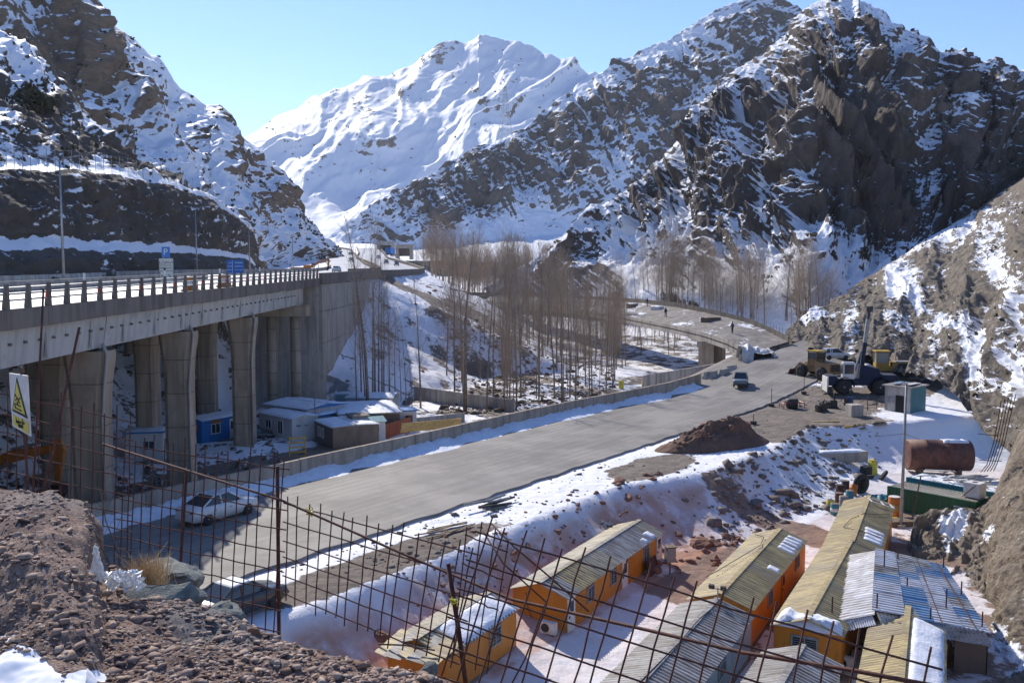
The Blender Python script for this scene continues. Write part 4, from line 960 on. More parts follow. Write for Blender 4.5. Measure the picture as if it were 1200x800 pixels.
# the orange hut with the bright roof, foot of the bank
h2 = Hut('site_hut', 'long orange hut with grey and yellow roof at the foot of the snowy bank', 'hut', (665,700), (776,623), 3.05, Z, M_or, M_rf_m)
for px in (669, 731.5, 771): h2.door(h2.ly(px, 690), mat=M_white)
for px in (680, 740): h2.slats(h2.ly(px, 690))
for px in (692, 718.5, 756.5): h2.window(h2.ly(px, 680))
h2.snow(1, .86, .92, .55, .95, .10, 3); h2.snow(1, .79, .82, .7, .95, .09, 4)
m = MB(); m.tube([(-.75, -h2.L/2 - .05, 1.95), (-.6, -h2.L/2 - .08, 1.1), (-.2, -h2.L/2 - .06, .3)], .02, 5); m.build('drain_pipe', M_blk, h2.t)
p = G(643, 752, Z); ac_unit((p[0], p[1], gz(p[0], p[1]) + .02), h2.t.rotation_euler.z, 'white air conditioner unit at the end wall of the long orange hut')
y_ = h2.ly(757, 690); w_ = Matrix.Translation(h2.t.location) @ Matrix.Rotation(h2.t.rotation_euler.z, 4, 'Z')
b = thing('metal_sheet', 'brown rusty metal sheet leaning on the long orange hut', 'sheet', tuple(w_ @ Vector((h2.W/2 + .45, y_, .1))), h2.t.rotation_euler.z)
m = MB(); m.box((0, 0, .55), (.03, 1.5, 1.15), ry=-.35); m.build('plate', M_rust, b); m = MB(); [m.box((.03, q, .55), (.05, .05, 1.15), ry=-.35) for q in (-.6, .6)]; m.build('stiffeners', M_rust, b)
# the broken hut at lower left
h1 = Hut('site_hut', 'orange hut with snow on its roof and a broken near end', 'hut', (541,757), (605,712), 2.9, Z + .25, M_or, M_rf_m, extra=1.2)
h1.window(h1.ly(580, 745), 1.0, .8); h1.snow(1, .22, .99, .04, .97, .16, 9)
pc = w1 = Matrix.Translation(h1.t.location) @ Matrix.Rotation(h1.t.rotation_euler.z, 4, 'Z')
t = thing('roof_sheets', 'loose grey roof sheets and boards slipped off the broken hut end', 'sheets', tuple(w1 @ Vector((-.1, -h1.L/2 - .1, 2.05))), h1.t.rotation_euler.z)
for k in range(5):
    m = MB(); x = -1.3 + k * .55; corr_sheet(m, (x, -.9 - .2 * (k % 2), .05 + .03 * k), (x + .1, .9, .42), (x + .95, .8, .36), (x + .85, -1.1, .02 + .02 * k), 5, .02); m.build('sheet', M_rf_g if k % 2 else M_rf_y, t, fix=False)
m = MB(); m.tube([(-1.4, -.5, .2), (0, -.7, .5), (1.3, -.4, .42)], .04, 5); m.build('batten', M_wood, t)
# grey roofed hut in front
h3 = Hut('site_hut', 'grey roofed hut with pale blue wall between the orange huts', 'hut', (825,794), (881,721), 3.3, Z, M_bg, M_rf_g, extra=7)
h3.window(h3.L/2 - 5, 1.0, .6)
w3 = Matrix.Translation(h3.t.location) @ Matrix.Rotation(h3.t.rotation_euler.z, 4, 'Z')
t = thing('floodlight', 'small twin floodlight on the far gable of the grey roofed hut', 'floodlight', tuple(w3 @ Vector((.1, h3.L/2 - .2, 2.5))), h3.t.rotation_euler.z)
m = MB(); m.tube([(0,0,0),(0,0,.7)], .03, 5); m.tube([(-.3,0,.62),(.3,0,.62)], .025, 5); m.build('bracket', M_steel, t)
for q in (-.28, .28): m = MB(); m.box((q, -.08, .72), (.26, .14, .2), rx=.3); m.build('lamp_head', M_blk, t, bevel=.01)
# orange hut on the right
h4 = Hut('site_hut', 'orange hut with yellow ribbed roof and snow strips, right of the red path', 'hut', (881,713), (944,633), 3.0, Z, M_or, M_rf_y)
for px, py in ((934,655),(902,702)): h4.window(h4.ly(px, py), .9, .75)
h4.door(h4.ly(917, 690), mat=M_or)
for k in range(5): h4.snow(1, .74 + .047 * k, .772 + .047 * k, .25 + .1 * random.random(), .93, .08, 20 + k)
h4.snow(1, .45, .5, .5, .9, .07, 26)
# the long pair of yellow-roofed huts
h5 = Hut('site_hut', 'narrow yellow roofed hut behind the patched shelter, white frame on its roof', 'hut', (1033,642), (1046,592), 3.0, Z, M_or, M_rf_y, extra=1.0)
for k in range(4): h5.snow(1, .10 + .06 * k, .15 + .06 * k, .2 + .1 * random.random(), .95, .08, 30 + k)
w5 = Matrix.Translation(h5.t.location) @ Matrix.Rotation(h5.t.rotation_euler.z, 4, 'Z')
t = thing('window_frame', 'white window frame lying on the far end of a yellow roof', 'frame', tuple(w5 @ Vector((.85, h5.L/2 - 1.2, 2.42))), h5.t.rotation_euler.z + .3)
m = MB(); [m.box((0, q, 0), (1.5, .09, .06), ry=.3) for q in (-.55, .55)]; [m.box((q, 0, -q * .3), (.09, 1.1, .055), ry=.3) for q in (-.7, .1, .7)]; m.build('bars', M_white, t)
h5b = Hut('site_hut', 'yellow roofed orange hut whose window end faces the camera, beside the shelter', 'hut', (986,744), (1010,690), 2.9, Z, M_or, M_rf_y, Lfix=13.2)
h5b.window(-.1, 1.1, .6, 1.4, face='near')
m = MB(); snow_pad(m, (-1.4, -h5b.L/2 + .9, 2.16), (1.4, -h5b.L/2 + .9, 2.16), (1.5, -h5b.L/2 - .12, 2.1), (-1.5, -h5b.L/2 - .12, 2.1), 16, 6, .5, 41, -.3); m.build('roof_snow', M_snow, h5b.roof, fix=False)
h7 = Hut('site_hut', 'yellow roofed hut half under snow in front of the patched shelter', 'hut', (1116,800), (1113,768), 2.9, Z, M_wh, M_rf_y, Lfix=9)
h7.t.rotation_euler.z = math.atan2(5.9, 2.7) - math.pi / 2; h7.t.location = (16.3, 37.9, Z)
h7.snow(1, .02, .9, .12, .98, .13, 50)
h8 = Hut('site_hut', 'low hut with weathered grey ribbed roof at the bottom of the red path', 'hut', (968,800), (979,777), 3.0, Z, M_bg, M_rf_g, Lfix=8)
h8.t.rotation_euler.z = h4.t.rotation_euler.z; q = Vector(G(940, 766, Z + 2.2)); h8.t.location = (q.x - h4.d.x * 4, q.y - h4.d.y * 4, Z)
p = G(990, 778, Z + .3); ac_unit((p[0], p[1], gz(p[0], p[1]) + .02), h4.t.rotation_euler.z, 'grey air conditioner unit beside the window-end yellow roofed hut')
t = ac_unit((20.4, 41.4, Z + .9), h7.t.rotation_euler.z, 'white box unit standing beside the snow-covered yellow roof'); 
m = MB(); m.box((0, 0, -.45), (.9, .6, .9)); m.build('stand', M_wood, t)
# the patched shelter
Rf, Rn, Ef, En, Lf, Ln = [Vector(P(*q)) for q in ((1027,647,49.2),(1024,719,41.2),(1105,664,48.4),(1157,742,40.6),(989,652,50.2),(971,728,41.6))]
so_ = Vector((Rn.x, Rn.y, Z)); sh = thing('shelter', 'wide open shelter roofed with patched white and blue ribbed sheets', 'shelter', tuple(so_))
def bil(A, B, C_, D_, u, v): return A.lerp(B, u).lerp(D_.lerp(C_, u), v) - so_
nl = 7
for i in range(nl):
    u0, u1 = i / nl - .012, (i + 1) / nl + .02
    for (v0, v1) in ((0, 1),):
        m = MB(); k = random.uniform(0, .05); ex = random.uniform(-.03, .05)
        corr_sheet(m, bil(Rn, Rf, Lf, Ln, u0, -.02) + Vector((0,0,k)), bil(Rn, Rf, Lf, Ln, u1, -.02) + Vector((0,0,k + .03)), bil(Rn, Rf, Lf, Ln, u1, 1 + ex), bil(Rn, Rf, Lf, Ln, u0, 1 + ex), 5, .05)
        m.build('roof_sheet', M_sh_w, sh, fix=False)
pat = ['wbww','bwbw','wcwb','wwbb','cbww','bwcb','cbwc']
for i in range(7):
    for j in range(4):
        u0, u1 = i / 7 - .01, (i + 1) / 7 + .02; v0, v1 = j / 4 - .02, (j + 1) / 4 + .03; k = .05 + .04 * (3 - j) + random.uniform(0, .05)
        m = MB(); U = Vector((0, 0, k))
        corr_sheet(m, bil(Rn, Rf, Ef, En, u0, v0) + U, bil(Rn, Rf, Ef, En, u1, v0) + U, bil(Rn, Rf, Ef, En, u1, v1) + U, bil(Rn, Rf, Ef, En, u0, v1) + U, 5, .05)
        m.build('roof_sheet', {'w': M_sh_w, 'b': M_sh_b, 'c': M_sh_c}[pat[i][(j + i) % 4]], sh, fix=False)
for i, (a0, a1, mm) in enumerate(((.02,.25,M_sh_c),(.25,.42,M_sh_c),(.42,.62,M_sh_b),(.62,.98,M_sh_c))):   # front sheets drooping
    A, B = bil(Rn, Rf, Ef, En, .0, a0), bil(Rn, Rf, Ef, En, .0, a1); dn = Vector((.1, -.55, -.42))
    m = MB(); corr_sheet(m, A + Vector((0,0,.1)), B + Vector((0,0,.1)), B + dn, A + dn, int(4 + 16 * (a1 - a0)), .045); m.build('front_sheet', mm, sh, fix=False)
for a0, a1, dr in ((.05,.5,-.3),(.5,1.02,-.35)):
    A, B = bil(Rn, Rf, Lf, Ln, 0, a0), bil(Rn, Rf, Lf, Ln, 0, a1); m = MB(); corr_sheet(m, A, B, B + Vector((.05,-.5,dr)), A + Vector((.05,-.5,dr)), 9, .03); m.build('front_sheet', M_sh_w, sh, fix=False)
for A, B, C_, D_, u, v in ((Rn,Rf,Ef,En,.02,.02),(Rn,Rf,Ef,En,.02,.5),(Rn,Rf,Ef,En,.05,.97),(Rn,Rf,Ef,En,.5,.97),(Rn,Rf,Ef,En,.95,.97),(Rn,Rf,Ef,En,.9,.3),(Rn,Rf,Lf,Ln,.03,.95),(Rn,Rf,Ef,En,.45,.35),(Rn,Rf,Ef,En,.22,.7),(Rn,Rf,Ef,En,.7,.1)):
    q = bil(A, B, C_, D_, u, v); m = MB(); m.tube([(q.x, q.y, -.5), (q.x + .03, q.y, q.z + random.uniform(.5, 1.1))], .035, 5); m.build('post', M_rust, sh)
for f in (.25, .6, .9):
    m = MB(); m.tube([bil(Rn, Rf, Ef, En, 0, f) + Vector((0,0,.16)), bil(Rn, Rf, Ef, En, 1, f) + Vector((0,0,.16))], .03, 5); m.build('purlin', M_rust, sh)
m = MB(); A, B = bil(Rn, Rf, Ef, En, 0, 1), bil(Rn, Rf, Ef, En, .5, 1); m.add([A, B, Vector((B.x, B.y, -.3)), Vector((A.x, A.y, -.3)), A + Vector((.05,0,0)), B + Vector((.05,0,0)), Vector((B.x + .05, B.y, -.3)), Vector((A.x + .05, A.y, -.3))], [(0,1,2,3),(7,6,5,4)])
A2 = bil(Rn, Rf, Ef, En, 0, .72); m.add([A, A2, Vector((A2.x, A2.y, -.3)), Vector((A.x, A.y, -.3))], [(0,1,2,3)]); m.build('side_curtain', M_br, sh, fix=False)
# --- containers
def container(label, c, rz, mat, Lc=6.06, roofm=None, writing=False):
    t = thing('shipping_container', label, 'container', c, rz); m = MB(); l, w_, hc = Lc / 2, 1.22, 2.45
    for sgn in (-1, 1):
        n = int(Lc / .28)
        vs = []
        for i in range(n * 4 + 1):
            x = -l + Lc * i / (n * 4); y = sgn * (w_ - [0, 0, .045, .045][i % 4]); vs += [(x, y, .1), (x, y, hc - .1)]
        m.add(vs, [(2*i, 2*i+2, 2*i+3, 2*i+1) for i in range(n * 4)])
    for sx_ in (-1, 1): m.box((sx_ * (l - .03), 0, hc / 2), (.05, 2 * w_ - .1, hc - .1))
    m.build('side_wall', mat, t, fix=False)
    f = MB()
    for sx_ in (-1, 1):
        for sy_ in (-1, 1): f.box((sx_ * (l - .06), sy_ * (w_ - .06), hc / 2), (.14, .14, hc))
    for sy_ in (-1, 1):
        for zz in (.07, hc - .06): f.box((0, sy_ * (w_ - .05), zz), (Lc - .28, .12, .14))
    f.build('frame', mat, t)
    r = MB(); corr_sheet(r, (-l + .1, w_ - .1, hc - .03), (l - .1, w_ - .1, hc - .03), (l - .1, -w_ + .1, hc - .03), (-l + .1, -w_ + .1, hc - .03), int(Lc / .3), .035); r.build('roof', roofm or mat, t, fix=False)
    return t
M_croof = corrugated('faded_container_roof', (0.42,0.38,0.31), (0.33,0.34,0.28), (0.24,0.26,0.19), .9)
a, b = Vector(G(1040,569,-1.75)), Vector(G(1147,589,-1.75)); d = (b - a).normalized(); ang = math.atan2(d.y, d.x); nb = Vector((-d.y, d.x, 0))
c = a + d * 3.25 + nb * 1.22
gc = container('green container with faded ribbed roof below the scree', (c.x, c.y, -4.2), ang, M_green, 6.5, M_croof)
m = MB(); 
for k in range(4): m.box((2.0, -1.235, 1.9 - k * .17), (.55 - .1 * (k % 2), .01, .09))
m.build('stencil_marks', M_white, gc)
c2 = c + nb * 3.1 - d * .1
tc = container('teal container carrying scrap pipes, behind the green container', (c2.x, c2.y, -4.0), ang, M_teal, 6.6, M_rf_g)
m = MB(); snow_pad(m, (-3.2, -1.15, 2.46), (3.2, -1.15, 2.46), (3.2, 1.15, 2.46), (-3.2, 1.15, 2.46), 30, 10, .12, 61, -.05); m.build('roof_snow', M_snow, tc, fix=False)
random.seed(21)
for k in range(26):
    t = thing('scrap_pipe', 'thin scrap pipe or bar in the heap on the teal container', 'pipe', (c2.x, c2.y, -1.40), ang + random.gauss(0, .35), 'scrap pipes on the teal container')
    m = MB(); x, y, L = random.uniform(-2.4, 2.4), random.uniform(-.9, .9), random.uniform(.7, 2.0); zz = random.uniform(.02, .35)
    m.tube([(x - L/2, y, zz), (x + L/2, y + .1, zz + random.uniform(-.08, .3))], random.uniform(.035, .07), 6); m.build('pipe', random.choice([M_steel, M_white, M_rust, M_greyp]), t)
t = thing('water_tank', 'white box tank with round hole standing on the green container', 'tank', tuple(c + d * 2.55 + nb * .2 + Vector((0, 0, 2.4 - 4.2 + .06))), ang)
t.location.z = -4.2 + 2.47; m = MB(); m.box((0, 0, .55), (1.15, 1.1, 1.05)); m.build('box', M_white, t, bevel=.04)
m = MB(); m.lathe([(.2, 1.07), (.2, 1.09), (.13, 1.09)], 14); m.build('hatch', M_blk, t); m = MB(); m.tube([(-.62, -.62, .0), (.3, -.6, .95)], .03, 5); m.build('brace', M_rust, t)
# --- rusty tank lying on the snow
M_tank = simple('rusty_tank', (0.17,0.065,0.04), (0.10,0.04,0.028), 1.6, .65, .1, c3=(0.30,0.22,0.17))
pt = Vector(P(1099, 533, 81)); t = thing('storage_tank', 'big rusty cylindrical tank lying on the snow', 'tank', (pt.x, pt.y, pt.z), -.1)
m = MB(); m.smooth = True; m.lathe([(1.15,-2.62),(1.34,-2.6),(1.34,-1.2),(1.36,-1.18),(1.36,-1.12),(1.34,-1.1),(1.34,.6),(1.36,.62),(1.36,.68),(1.34,.7),(1.34,2.6),(1.1,2.63)], 32, 'X'); m.build('shell', M_tank, t)
m = MB(); m.lathe([(1.28,2.61),(1.28,2.66),(.2,2.72)], 28, 'X'); m.build('end_plate', M_rust, t)
m = MB(); snow_pad(m, (.2,-.6,1.24), (2.5,-.6,1.24), (2.5,.7,1.2), (.2,.7,1.2), 16, 8, .2, 71, -.2); m.build('snow', M_snow, t, fix=False)
for q in (-1.6, 1.6): m = MB(); m.box((q, 0, -1.3), (.3, 1.8, .5)); m.build('cradle', M_wood, t)
# --- shed with teal side, pumps, blocks
q = Vector(G(1036, 484, -.2)); q2 = Vector(G(1064, 488, -.2)); d = (q2 - q).normalized(); ang = math.atan2(d.y, d.x)
t = thing('site_shed', 'small grey block shed with a teal side wall', 'shed', tuple(q), ang)
W_, D_, Hh = 2.9, 2.6, 2.9
m = MB(); m.box((W_/2, D_/2, Hh/2 - .3), (W_, D_, Hh + .6)); m.build('wall', M_conc_l, t, bevel=.02)
m = MB(); m.box((W_ + .03, D_/2, Hh/2), (.05, D_ - .1, Hh - .1)); m.build('side_panel', M_teal, t)
m = MB(); m.box((W_/2, D_/2, Hh + .06), (W_ + .4, D_ + .5, .12), rx=.04); m.build('roof', M_rf_g, t); m = MB(); m.box((W_*.6, -.03, 1.0), (.9, .05, 2.0)); m.build('door', M_dark, t); m = MB(); m.box((.8, -.03, 1.5), (.8, .05, .7)); m.build('window', M_greyp, t)
for k, (mm, x, w_, a) in enumerate(((M_sh_b, .7, .5, .3), (M_wood, 1.5, .25, -.2), (M_sh_w, 2.2, .7, .15))):
    b = MB(); b.box((x, D_/2, Hh + .2 + .03 * k), (w_, D_ * .9, .05), rz=a); tb = b.build('board', mm, t)
def pumpset(loc, label, mat, rz=0, tall=True):
    t = thing('pump', label, 'pump', loc, rz)
    m = MB(); m.box((0, 0, .08), (1.2, .7, .16)); m.build('skid', M_blk, t)
    m = MB(); m.box((.15, 0, .5), (.7, .5, .66)); m.box((-.35, 0, .42), (.3, .4, .4)); m.build('engine', mat, t, bevel=.03)
    m = MB(); m.smooth = True; m.tube([(.2, 0, .8), (.2, 0, 1.5 if tall else 1.1), (.35, 0, 1.6 if tall else 1.15)], .08, 8); m.build('exhaust', M_blk, t)
    m = MB(); m.lathe([(.28, -.05), (.28, .05)], 14, 'X', Matrix.Translation((-.6, 0, .45))); m.build('flywheel', M_blk, t)
M_pumpblue = simple('pump_blue', (0.02,0.07,0.20), (0.02,0.05,0.13), 4, .5)
def onG(px, py, z=None):
    p = G(px, py, z if z is not None else 0)
    if z is None:
        for _ in range(8): p = G(px, py, gz(p[0], p[1]))
    return Vector((p[0], p[1], gz(p[0], p[1])))
pumpset(onG(963, 482), 'low black pump set on the muddy pad', M_blk, .3, False); pumpset(onG(975, 478), 'black pump set beside the blue pump', M_blk, -.2)
pumpset(onG(995, 474), 'blue topped pump with tall exhaust next to the concrete cube', M_pumpblue, .8)
def block(name, label, cat, loc, rz, dims, mat, snow=False, bev=.05):
    t = thing(name, label, cat, loc, rz); m = MB(); m.box((0, 0, dims[2]/2 - .1), (dims[0], dims[1], dims[2] + .2)); m.build('body', mat, t, bevel=bev)
    if snow: m = MB(); snow_pad(m, (-dims[0]/2, -dims[1]/2, dims[2]), (dims[0]/2, -dims[1]/2, dims[2]), (dims[0]/2, dims[1]/2, dims[2]), (-dims[0]/2, dims[1]/2, dims[2]), 14, 8, .12, random.random() * 9, -.3); m.build('snow', M_snow, t, fix=False)
    return t
block('concrete_cube', 'pale concrete cube beside the blue pump', 'block', onG(1001, 487), .2, (1.3, 1.2, 1.15), M_conc_l)
block('concrete_beam', 'long snow-topped concrete beam lying at the bank edge', 'beam', onG(985, 508), .12, (4.8, .9, .75), M_conc, True)
for k, (px, py, lb) in enumerate(((968, 494, 'yellow plank lying behind the concrete beam'), (1003, 497, 'yellow plank by the right end of the concrete beam'))):
    t = block('plank', lb, 'plank', onG(px, py), .1 + .25 * k, (2.6, .25, .07), M_planks, bev=.01)
t = thing('drum_stand', 'red pipe frame holding a black drum on the pad', 'frame', onG(928, 478), .2)
m = MB(); m.tube([(-1.2,-.5,0),(-1.1,-.5,.6),(1.1,-.5,.6),(1.2,-.5,0)], .05, 6); m.tube([(-1.2,.5,0),(-1.1,.5,.6),(1.1,.5,.6),(1.2,.5,0)], .05, 6); m.tube([(-1.1,-.5,.6),(-1.1,.5,.6)], .05, 6); m.tube([(1.1,-.5,.6),(1.1,.5,.6)], .05, 6); m.build('frame', simple('red_paint', (0.42,0.04,0.035), None, 4, .5), t)
m = MB(); m.smooth = True; m.lathe([(.5,.05),(.62,.1),(.62,.95),(.5,1.0)], 18); m.build('drum', M_blk, t)
for i, (px, py, lb) in enumerate(((883,497,'short dark post in a bucket by the dirt pile'),(904,476,'thin wire post between the dirt pile and red frame'),(942,462,'thin wire post beside the loader'))):
    t = thing('wire_post', lb, 'post', onG(px, py)); m = MB(); m.tube([(0,0,-.1),(0,0,1.9 if i else 1.0)], .035, 5); m.build('stake', M_rust, t); m = MB(); m.lathe([(.28,-.05),(.32,.3)], 10); m.build('foot', M_blk, t)
t = thing('pipe_rack', 'low pipe rack beside the grey shed', 'rack', onG(1022, 480), .1); m = MB()
for x in (-.5, .5): m.tube([(x,0,-.1),(x,0,1.1)], .04, 5)
m.tube([(-.5,0,1.1),(.5,0,1.1)], .04, 5); m.tube([(-.5,0,.5),(.5,0,.5)], .035, 5); m.build('frame', M_rust, t)
# --- drums, tyres and the rest of the clutter by the container
def drum(label, loc, mat, lid=None, tilt=0, h=.9, r=.3, band=None):
    t = thing('oil_drum', label, 'drum', loc, random.random() * 6); m = MB(); m.smooth = True
    m.lathe([(r-.02,0),(r,.02),(r,.29*h),(r+.015,.31*h),(r+.015,.33*h),(r,.35*h),(r,.64*h),(r+.015,.66*h),(r+.015,.68*h),(r,.7*h),(r,h-.02),(r-.02,h)], 20); m.build('shell', mat, t)
    m = MB(); m.lathe([(r-.03,h+.002),(r-.03,h-.012),(.02,h-.012)], 18); m.build('lid', lid or mat, t)
    if band: m = MB(); m.smooth = True; m.lathe([(r+.006,.36*h),(r+.006,.63*h)], 20); m.build('band', band, t)
    if tilt: t.rotation_euler = (tilt, 0, random.random() * 6)
    return t
M_lid = simple('rust_lid', (0.16,0.10,0.07), (0.22,0.16,0.11), 5, .7)
for px, py, mat, lid, lb, band in ((978,603,M_tealp,M_lid,'teal and white drum, nearest the camera in its cluster',M_white),(988,594,M_greyp,M_lid,'grey drum just behind the teal and white drum',None),(995.5,587,M_tealp,M_lid,'teal drum with brown lid beside the big tyre',None),(983,590,M_rust,M_lid,'rust brown drum in the middle of the cluster',None),(990.5,575,M_blk,M_lid,'black drum at the back of the cluster',None),(984,580,M_rust,M_blk,'brown drum with black lid at the back of the cluster',None),(973,594,M_yelb,M_blk,'small yellow and black drum left of the teal one',None),(999,580,M_orp,M_lid,'orange brown drum leaning towards the big tyre',None)):
    drum(lb, onG(px, py) - Vector((0,0,.05)), mat, lid, band=band, h=.9 if px != 973 else .6, tilt=.0 if px != 999 else .3)
d_ = drum('tall orange barrel with white top by the lamp pole', onG(1047.5, 606), M_orp, M_white, h=1.55, r=.42, band=M_planks)
def tyre(label, loc, rot, r=.55, w_=.3):
    t = thing('tyre', label, 'tyre', loc); m = MB(); m.smooth = True
    m.lathe([(r*.55,-w_/2),(r*.85,-w_/2),(r,-w_*.3),(r,w_*.3),(r*.85,w_/2),(r*.55,w_/2),(r*.55,-w_/2)], 24, 'Y'); m.build('rubber', M_black, t)
    t.rotation_euler = rot; return t
tyre('big black tyre standing upright by the drums', onG(1009, 577) + Vector((0,0,.75)), (0, 0, .5), .8, .4); tyre('black tyre lying flat near the yellow bin', onG(1017, 560) + Vector((0,0,.12)), (R(80), 0, .2), .5, .28)
tyre('black tyre leaning by the container end', onG(1035, 562) + Vector((0,0,.35)), (R(35), 0, 1.2), .55, .28)
t = thing('bin', 'bright yellow upright bin on the snow', 'bin', onG(1022.5, 556), .3); m = MB(); m.hexa([(-.36,-.3,0),(.36,-.3,0),(.36,.3,0),(-.36,.3,0)], [(-.3,-.22,1.15),(.2,-.22,1.25),(.2,.25,1.25),(-.3,.25,1.15)]); m.build('body', M_yelb, t, bevel=.05); m = MB(); m.box((-.05,0,1.26),(.4,.4,.12)); m.build('lid', M_yelb, t, bevel=.03)
block('crate', 'black crate behind the yellow bin', 'crate', onG(1015, 548), .4, (.8,.7,.75), M_blk); block('bucket_box', 'lime yellow box at the foot of the lamp pole', 'box', onG(1049, 612), .2, (.5,.45,.35), M_yelb)
block('pallet_stack', 'low stack of dark boards beside the lamp pole', 'boards', onG(1064, 614), .1, (3.0,1.2,.35), M_wood, bev=.02)
t = thing('sheet', 'pale blue ribbed sheet lying by the drums', 'sheet', onG(1008, 590), .3); m = MB(); corr_sheet(m, (-1,-.4,.12),(1,-.4,.2),(1,.5,.35),(-1,.5,.2), 9); m.build('sheet', M_sh_b, t, fix=False)
t = thing('tarpaulin', 'crumpled teal tarpaulin by the yellow hut roof', 'tarpaulin', onG(1031, 585), .1)
gx, gy = np.meshgrid(np.linspace(-1.1,1.1,26), np.linspace(-.8,.8,20)); zz = .35 * np.exp(-(gx**2*1.2 + gy**2*2)) + np.abs(fbm(gx*1.6, gy*1.6, 0, 3, 411)) * .5 ; o = gridmesh('cloth', np.stack([gx, gy, zz], -1), M_tealp); o.parent = t
p = onG(1055.5, 618); t = thing('lamp_pole', 'tall bare grey pole rising beside the orange barrel', 'pole', p)
m = MB(); m.smooth = True; m.tube([(0,0,-.5),(.05,0,5),(.08,0,10.1)], [.12,.10,.075], 10); m.build('shaft', M_greyp, t); m = MB(); m.box((0,0,.1),(.5,.5,.3)); m.build('base', M_conc, t); m = MB(); m.box((.0,.0,10.15),(.3,.12,.1)); m.build('cap', M_steel, t)
p = onG(1069, 606); t = thing('timber_prop', 'thin timber leaning on the green container', 'timber', p); m = MB(); m.tube([(0,0,-.1),(.75,.5,2.95)], .05, 5); m.build('pole', M_wood, t)
t = thing('rebar_cage', 'tall bundle of bent reinforcing bars against the scree', 'rebar', P(1150, 553, 63))
for k in range(5):
    m = MB(); x = k * .3; m.tube([(x*.9 - .05, .1*k, 0), (x*.75 + .35, .1*k, .5), (x*.8+.75, .1*k, 2.0), (x*.9+1.0, .1*k, 3.6+.12*k), (x + 1.15, .1*k, 4.9+.1*k)], .03, 5); m.build('bar', M_rust, t)
m = MB(); m.tube([(-.2,.2,2.6),(1.2,.3,2.45)], .025, 5); m.tube([(-.1,.2,.8),(1.5,.3,.7)], .025, 5); m.build('tie', M_rust, t)
p = onG(785, 672); t = thing('switch_box', 'grey box on a short post beside the long orange hut', 'box', p, .3); m = MB(); m.tube([(0,0,-.2),(0,0,.75)], .05, 6); m.build('post', M_wood, t); m = MB(); m.box((0,0,1.15),(.55,.42,.85)); m.build('cabinet', M_greyp, t, bevel=.02); m = MB(); m.box((0,-.02,1.62),(.65,.5,.06)); m.build('lid', M_wood, t)
# cables slung over the roofs
def cable(label, pts, r=.02):
    tag(MB().tube(pts, r, 5).build('cable', M_black), label, 'cable')
w4 = Matrix.Translation(h4.t.location) @ Matrix.Rotation(h4.t.rotation_euler.z, 4, 'Z')
cable('black cable trailing over the right orange hut roof', [w4 @ Vector(v) for v in ((-1.7,-3,2.1),(-1.2,-2.6,2.4),(-.6,0,2.55),(-.1,2,2.7),(-.4,4,2.6),(-1.2,5.2,2.35))])
cable('black cable looped over the narrow yellow roof', [w5 @ Vector(v) for v in ((1.5,3,2.15),(.8,1.4,2.42),(.1,.6,2.62),(-.6,-.8,2.48),(-.8,-2.6,2.42),(.2,-3.6,2.6),(1.4,-3.2,2.2))])
cable('black cable running along the grey roofed hut', [w3 @ Vector(v) for v in ((.3,h3.L/2,2.62),(.05,h3.L/2-3,2.6),(.1,h3.L/2-6,2.6),(0,-3,2.62))])
cable('black cable from the pump pad down to the rusty tank', [onG(1018,487)+Vector((0,0,.3)), onG(1030,498)+Vector((0,0,.3)), P(1060,508,85), P(1090,519,83)])
# ================================================================== the yard under the viaduct
YZ = -2.45
def yardbox(name, label, cat, near, right=None, left=None, zg=YZ, h=2.3, wall=None, roof=None, depth=2.4, width=5, ang=None, rise=0.0, snow=True, over=.15, eave=None):
    """a cabin with its near corner on the ground at a pixel; x runs along ang"""
    c = Vector(G(*near, zg)); t = thing(name, label, cat, tuple(c), ang)
    m = MB(); W_, D_ = width, depth
    m.box((W_/2, D_/2, h/2 - .3), (W_, D_, h + .6)); w_ = m.build('wall', wall, t, bevel=.01)
    m = MB()
    if rise:
        o = over
        m.add([(-o,-o,h),(W_+o,-o,h),(W_+o,D_+o,h),(-o,D_+o,h),(-o,D_/2,h+rise),(W_+o,D_/2,h+rise)], [(0,1,5,4),(2,3,4,5),(1,2,5),(3,0,4),(0,3,2,1)])
    else: m.box((W_/2, D_/2, h + .06), (W_ + 2*over, D_ + 2*over, .13))
    r = m.build('roof', roof or M_rf_g, t)
    if snow:
        m = MB(); o = over; hh = h + .12 if not rise else h
        if rise: snow_pad(m, (-o,-o,h+.02),(W_+o,-o,h+.02),(W_+o,D_/2,h+rise+.02),(-o,D_/2,h+rise+.02), 24, 8, .12, near[0]*.1, -.6); snow_pad(m, (-o,D_/2,h+rise+.02),(W_+o,D_/2,h+rise+.02),(W_+o,D_+o,h+.02),(-o,D_+o,h+.02), 24, 6, .12, near[0]*.1, -.6)
        else: snow_pad(m, (-o,-o,hh),(W_+o,-o,hh),(W_+o,D_+o,hh),(-o,D_+o,hh), 24, 10, .16, near[0]*.1, -.5)
        m.build('roof_snow', M_snow, r, fix=False)
    return t
def fwin(t, x, z, w_, h, frame=M_white, kind='window', y=-.03, axis='x', W=None):
    m = MB()
    bx = (lambda mb, a, b, da, db, th, off: mb.box((a, y - off, b), (da, th, db))) if axis == 'x' else (lambda mb, a, b, da, db, th, off: mb.box((W + .03 + off, a, b), (th, da, db)))
    for q in (-1, 1): bx(m, x + q*w_/2, z, .07, h + .07, .06, 0); bx(m, x, z + q*h/2, w_, .07, .058, 0)
    bx(m, x, z, .05, h, .05, 0)
    f = m.build(kind, frame, t); p = MB(); bx(p, x, z, w_, h, .02, -.01); p.build('pane', M_glass, f)
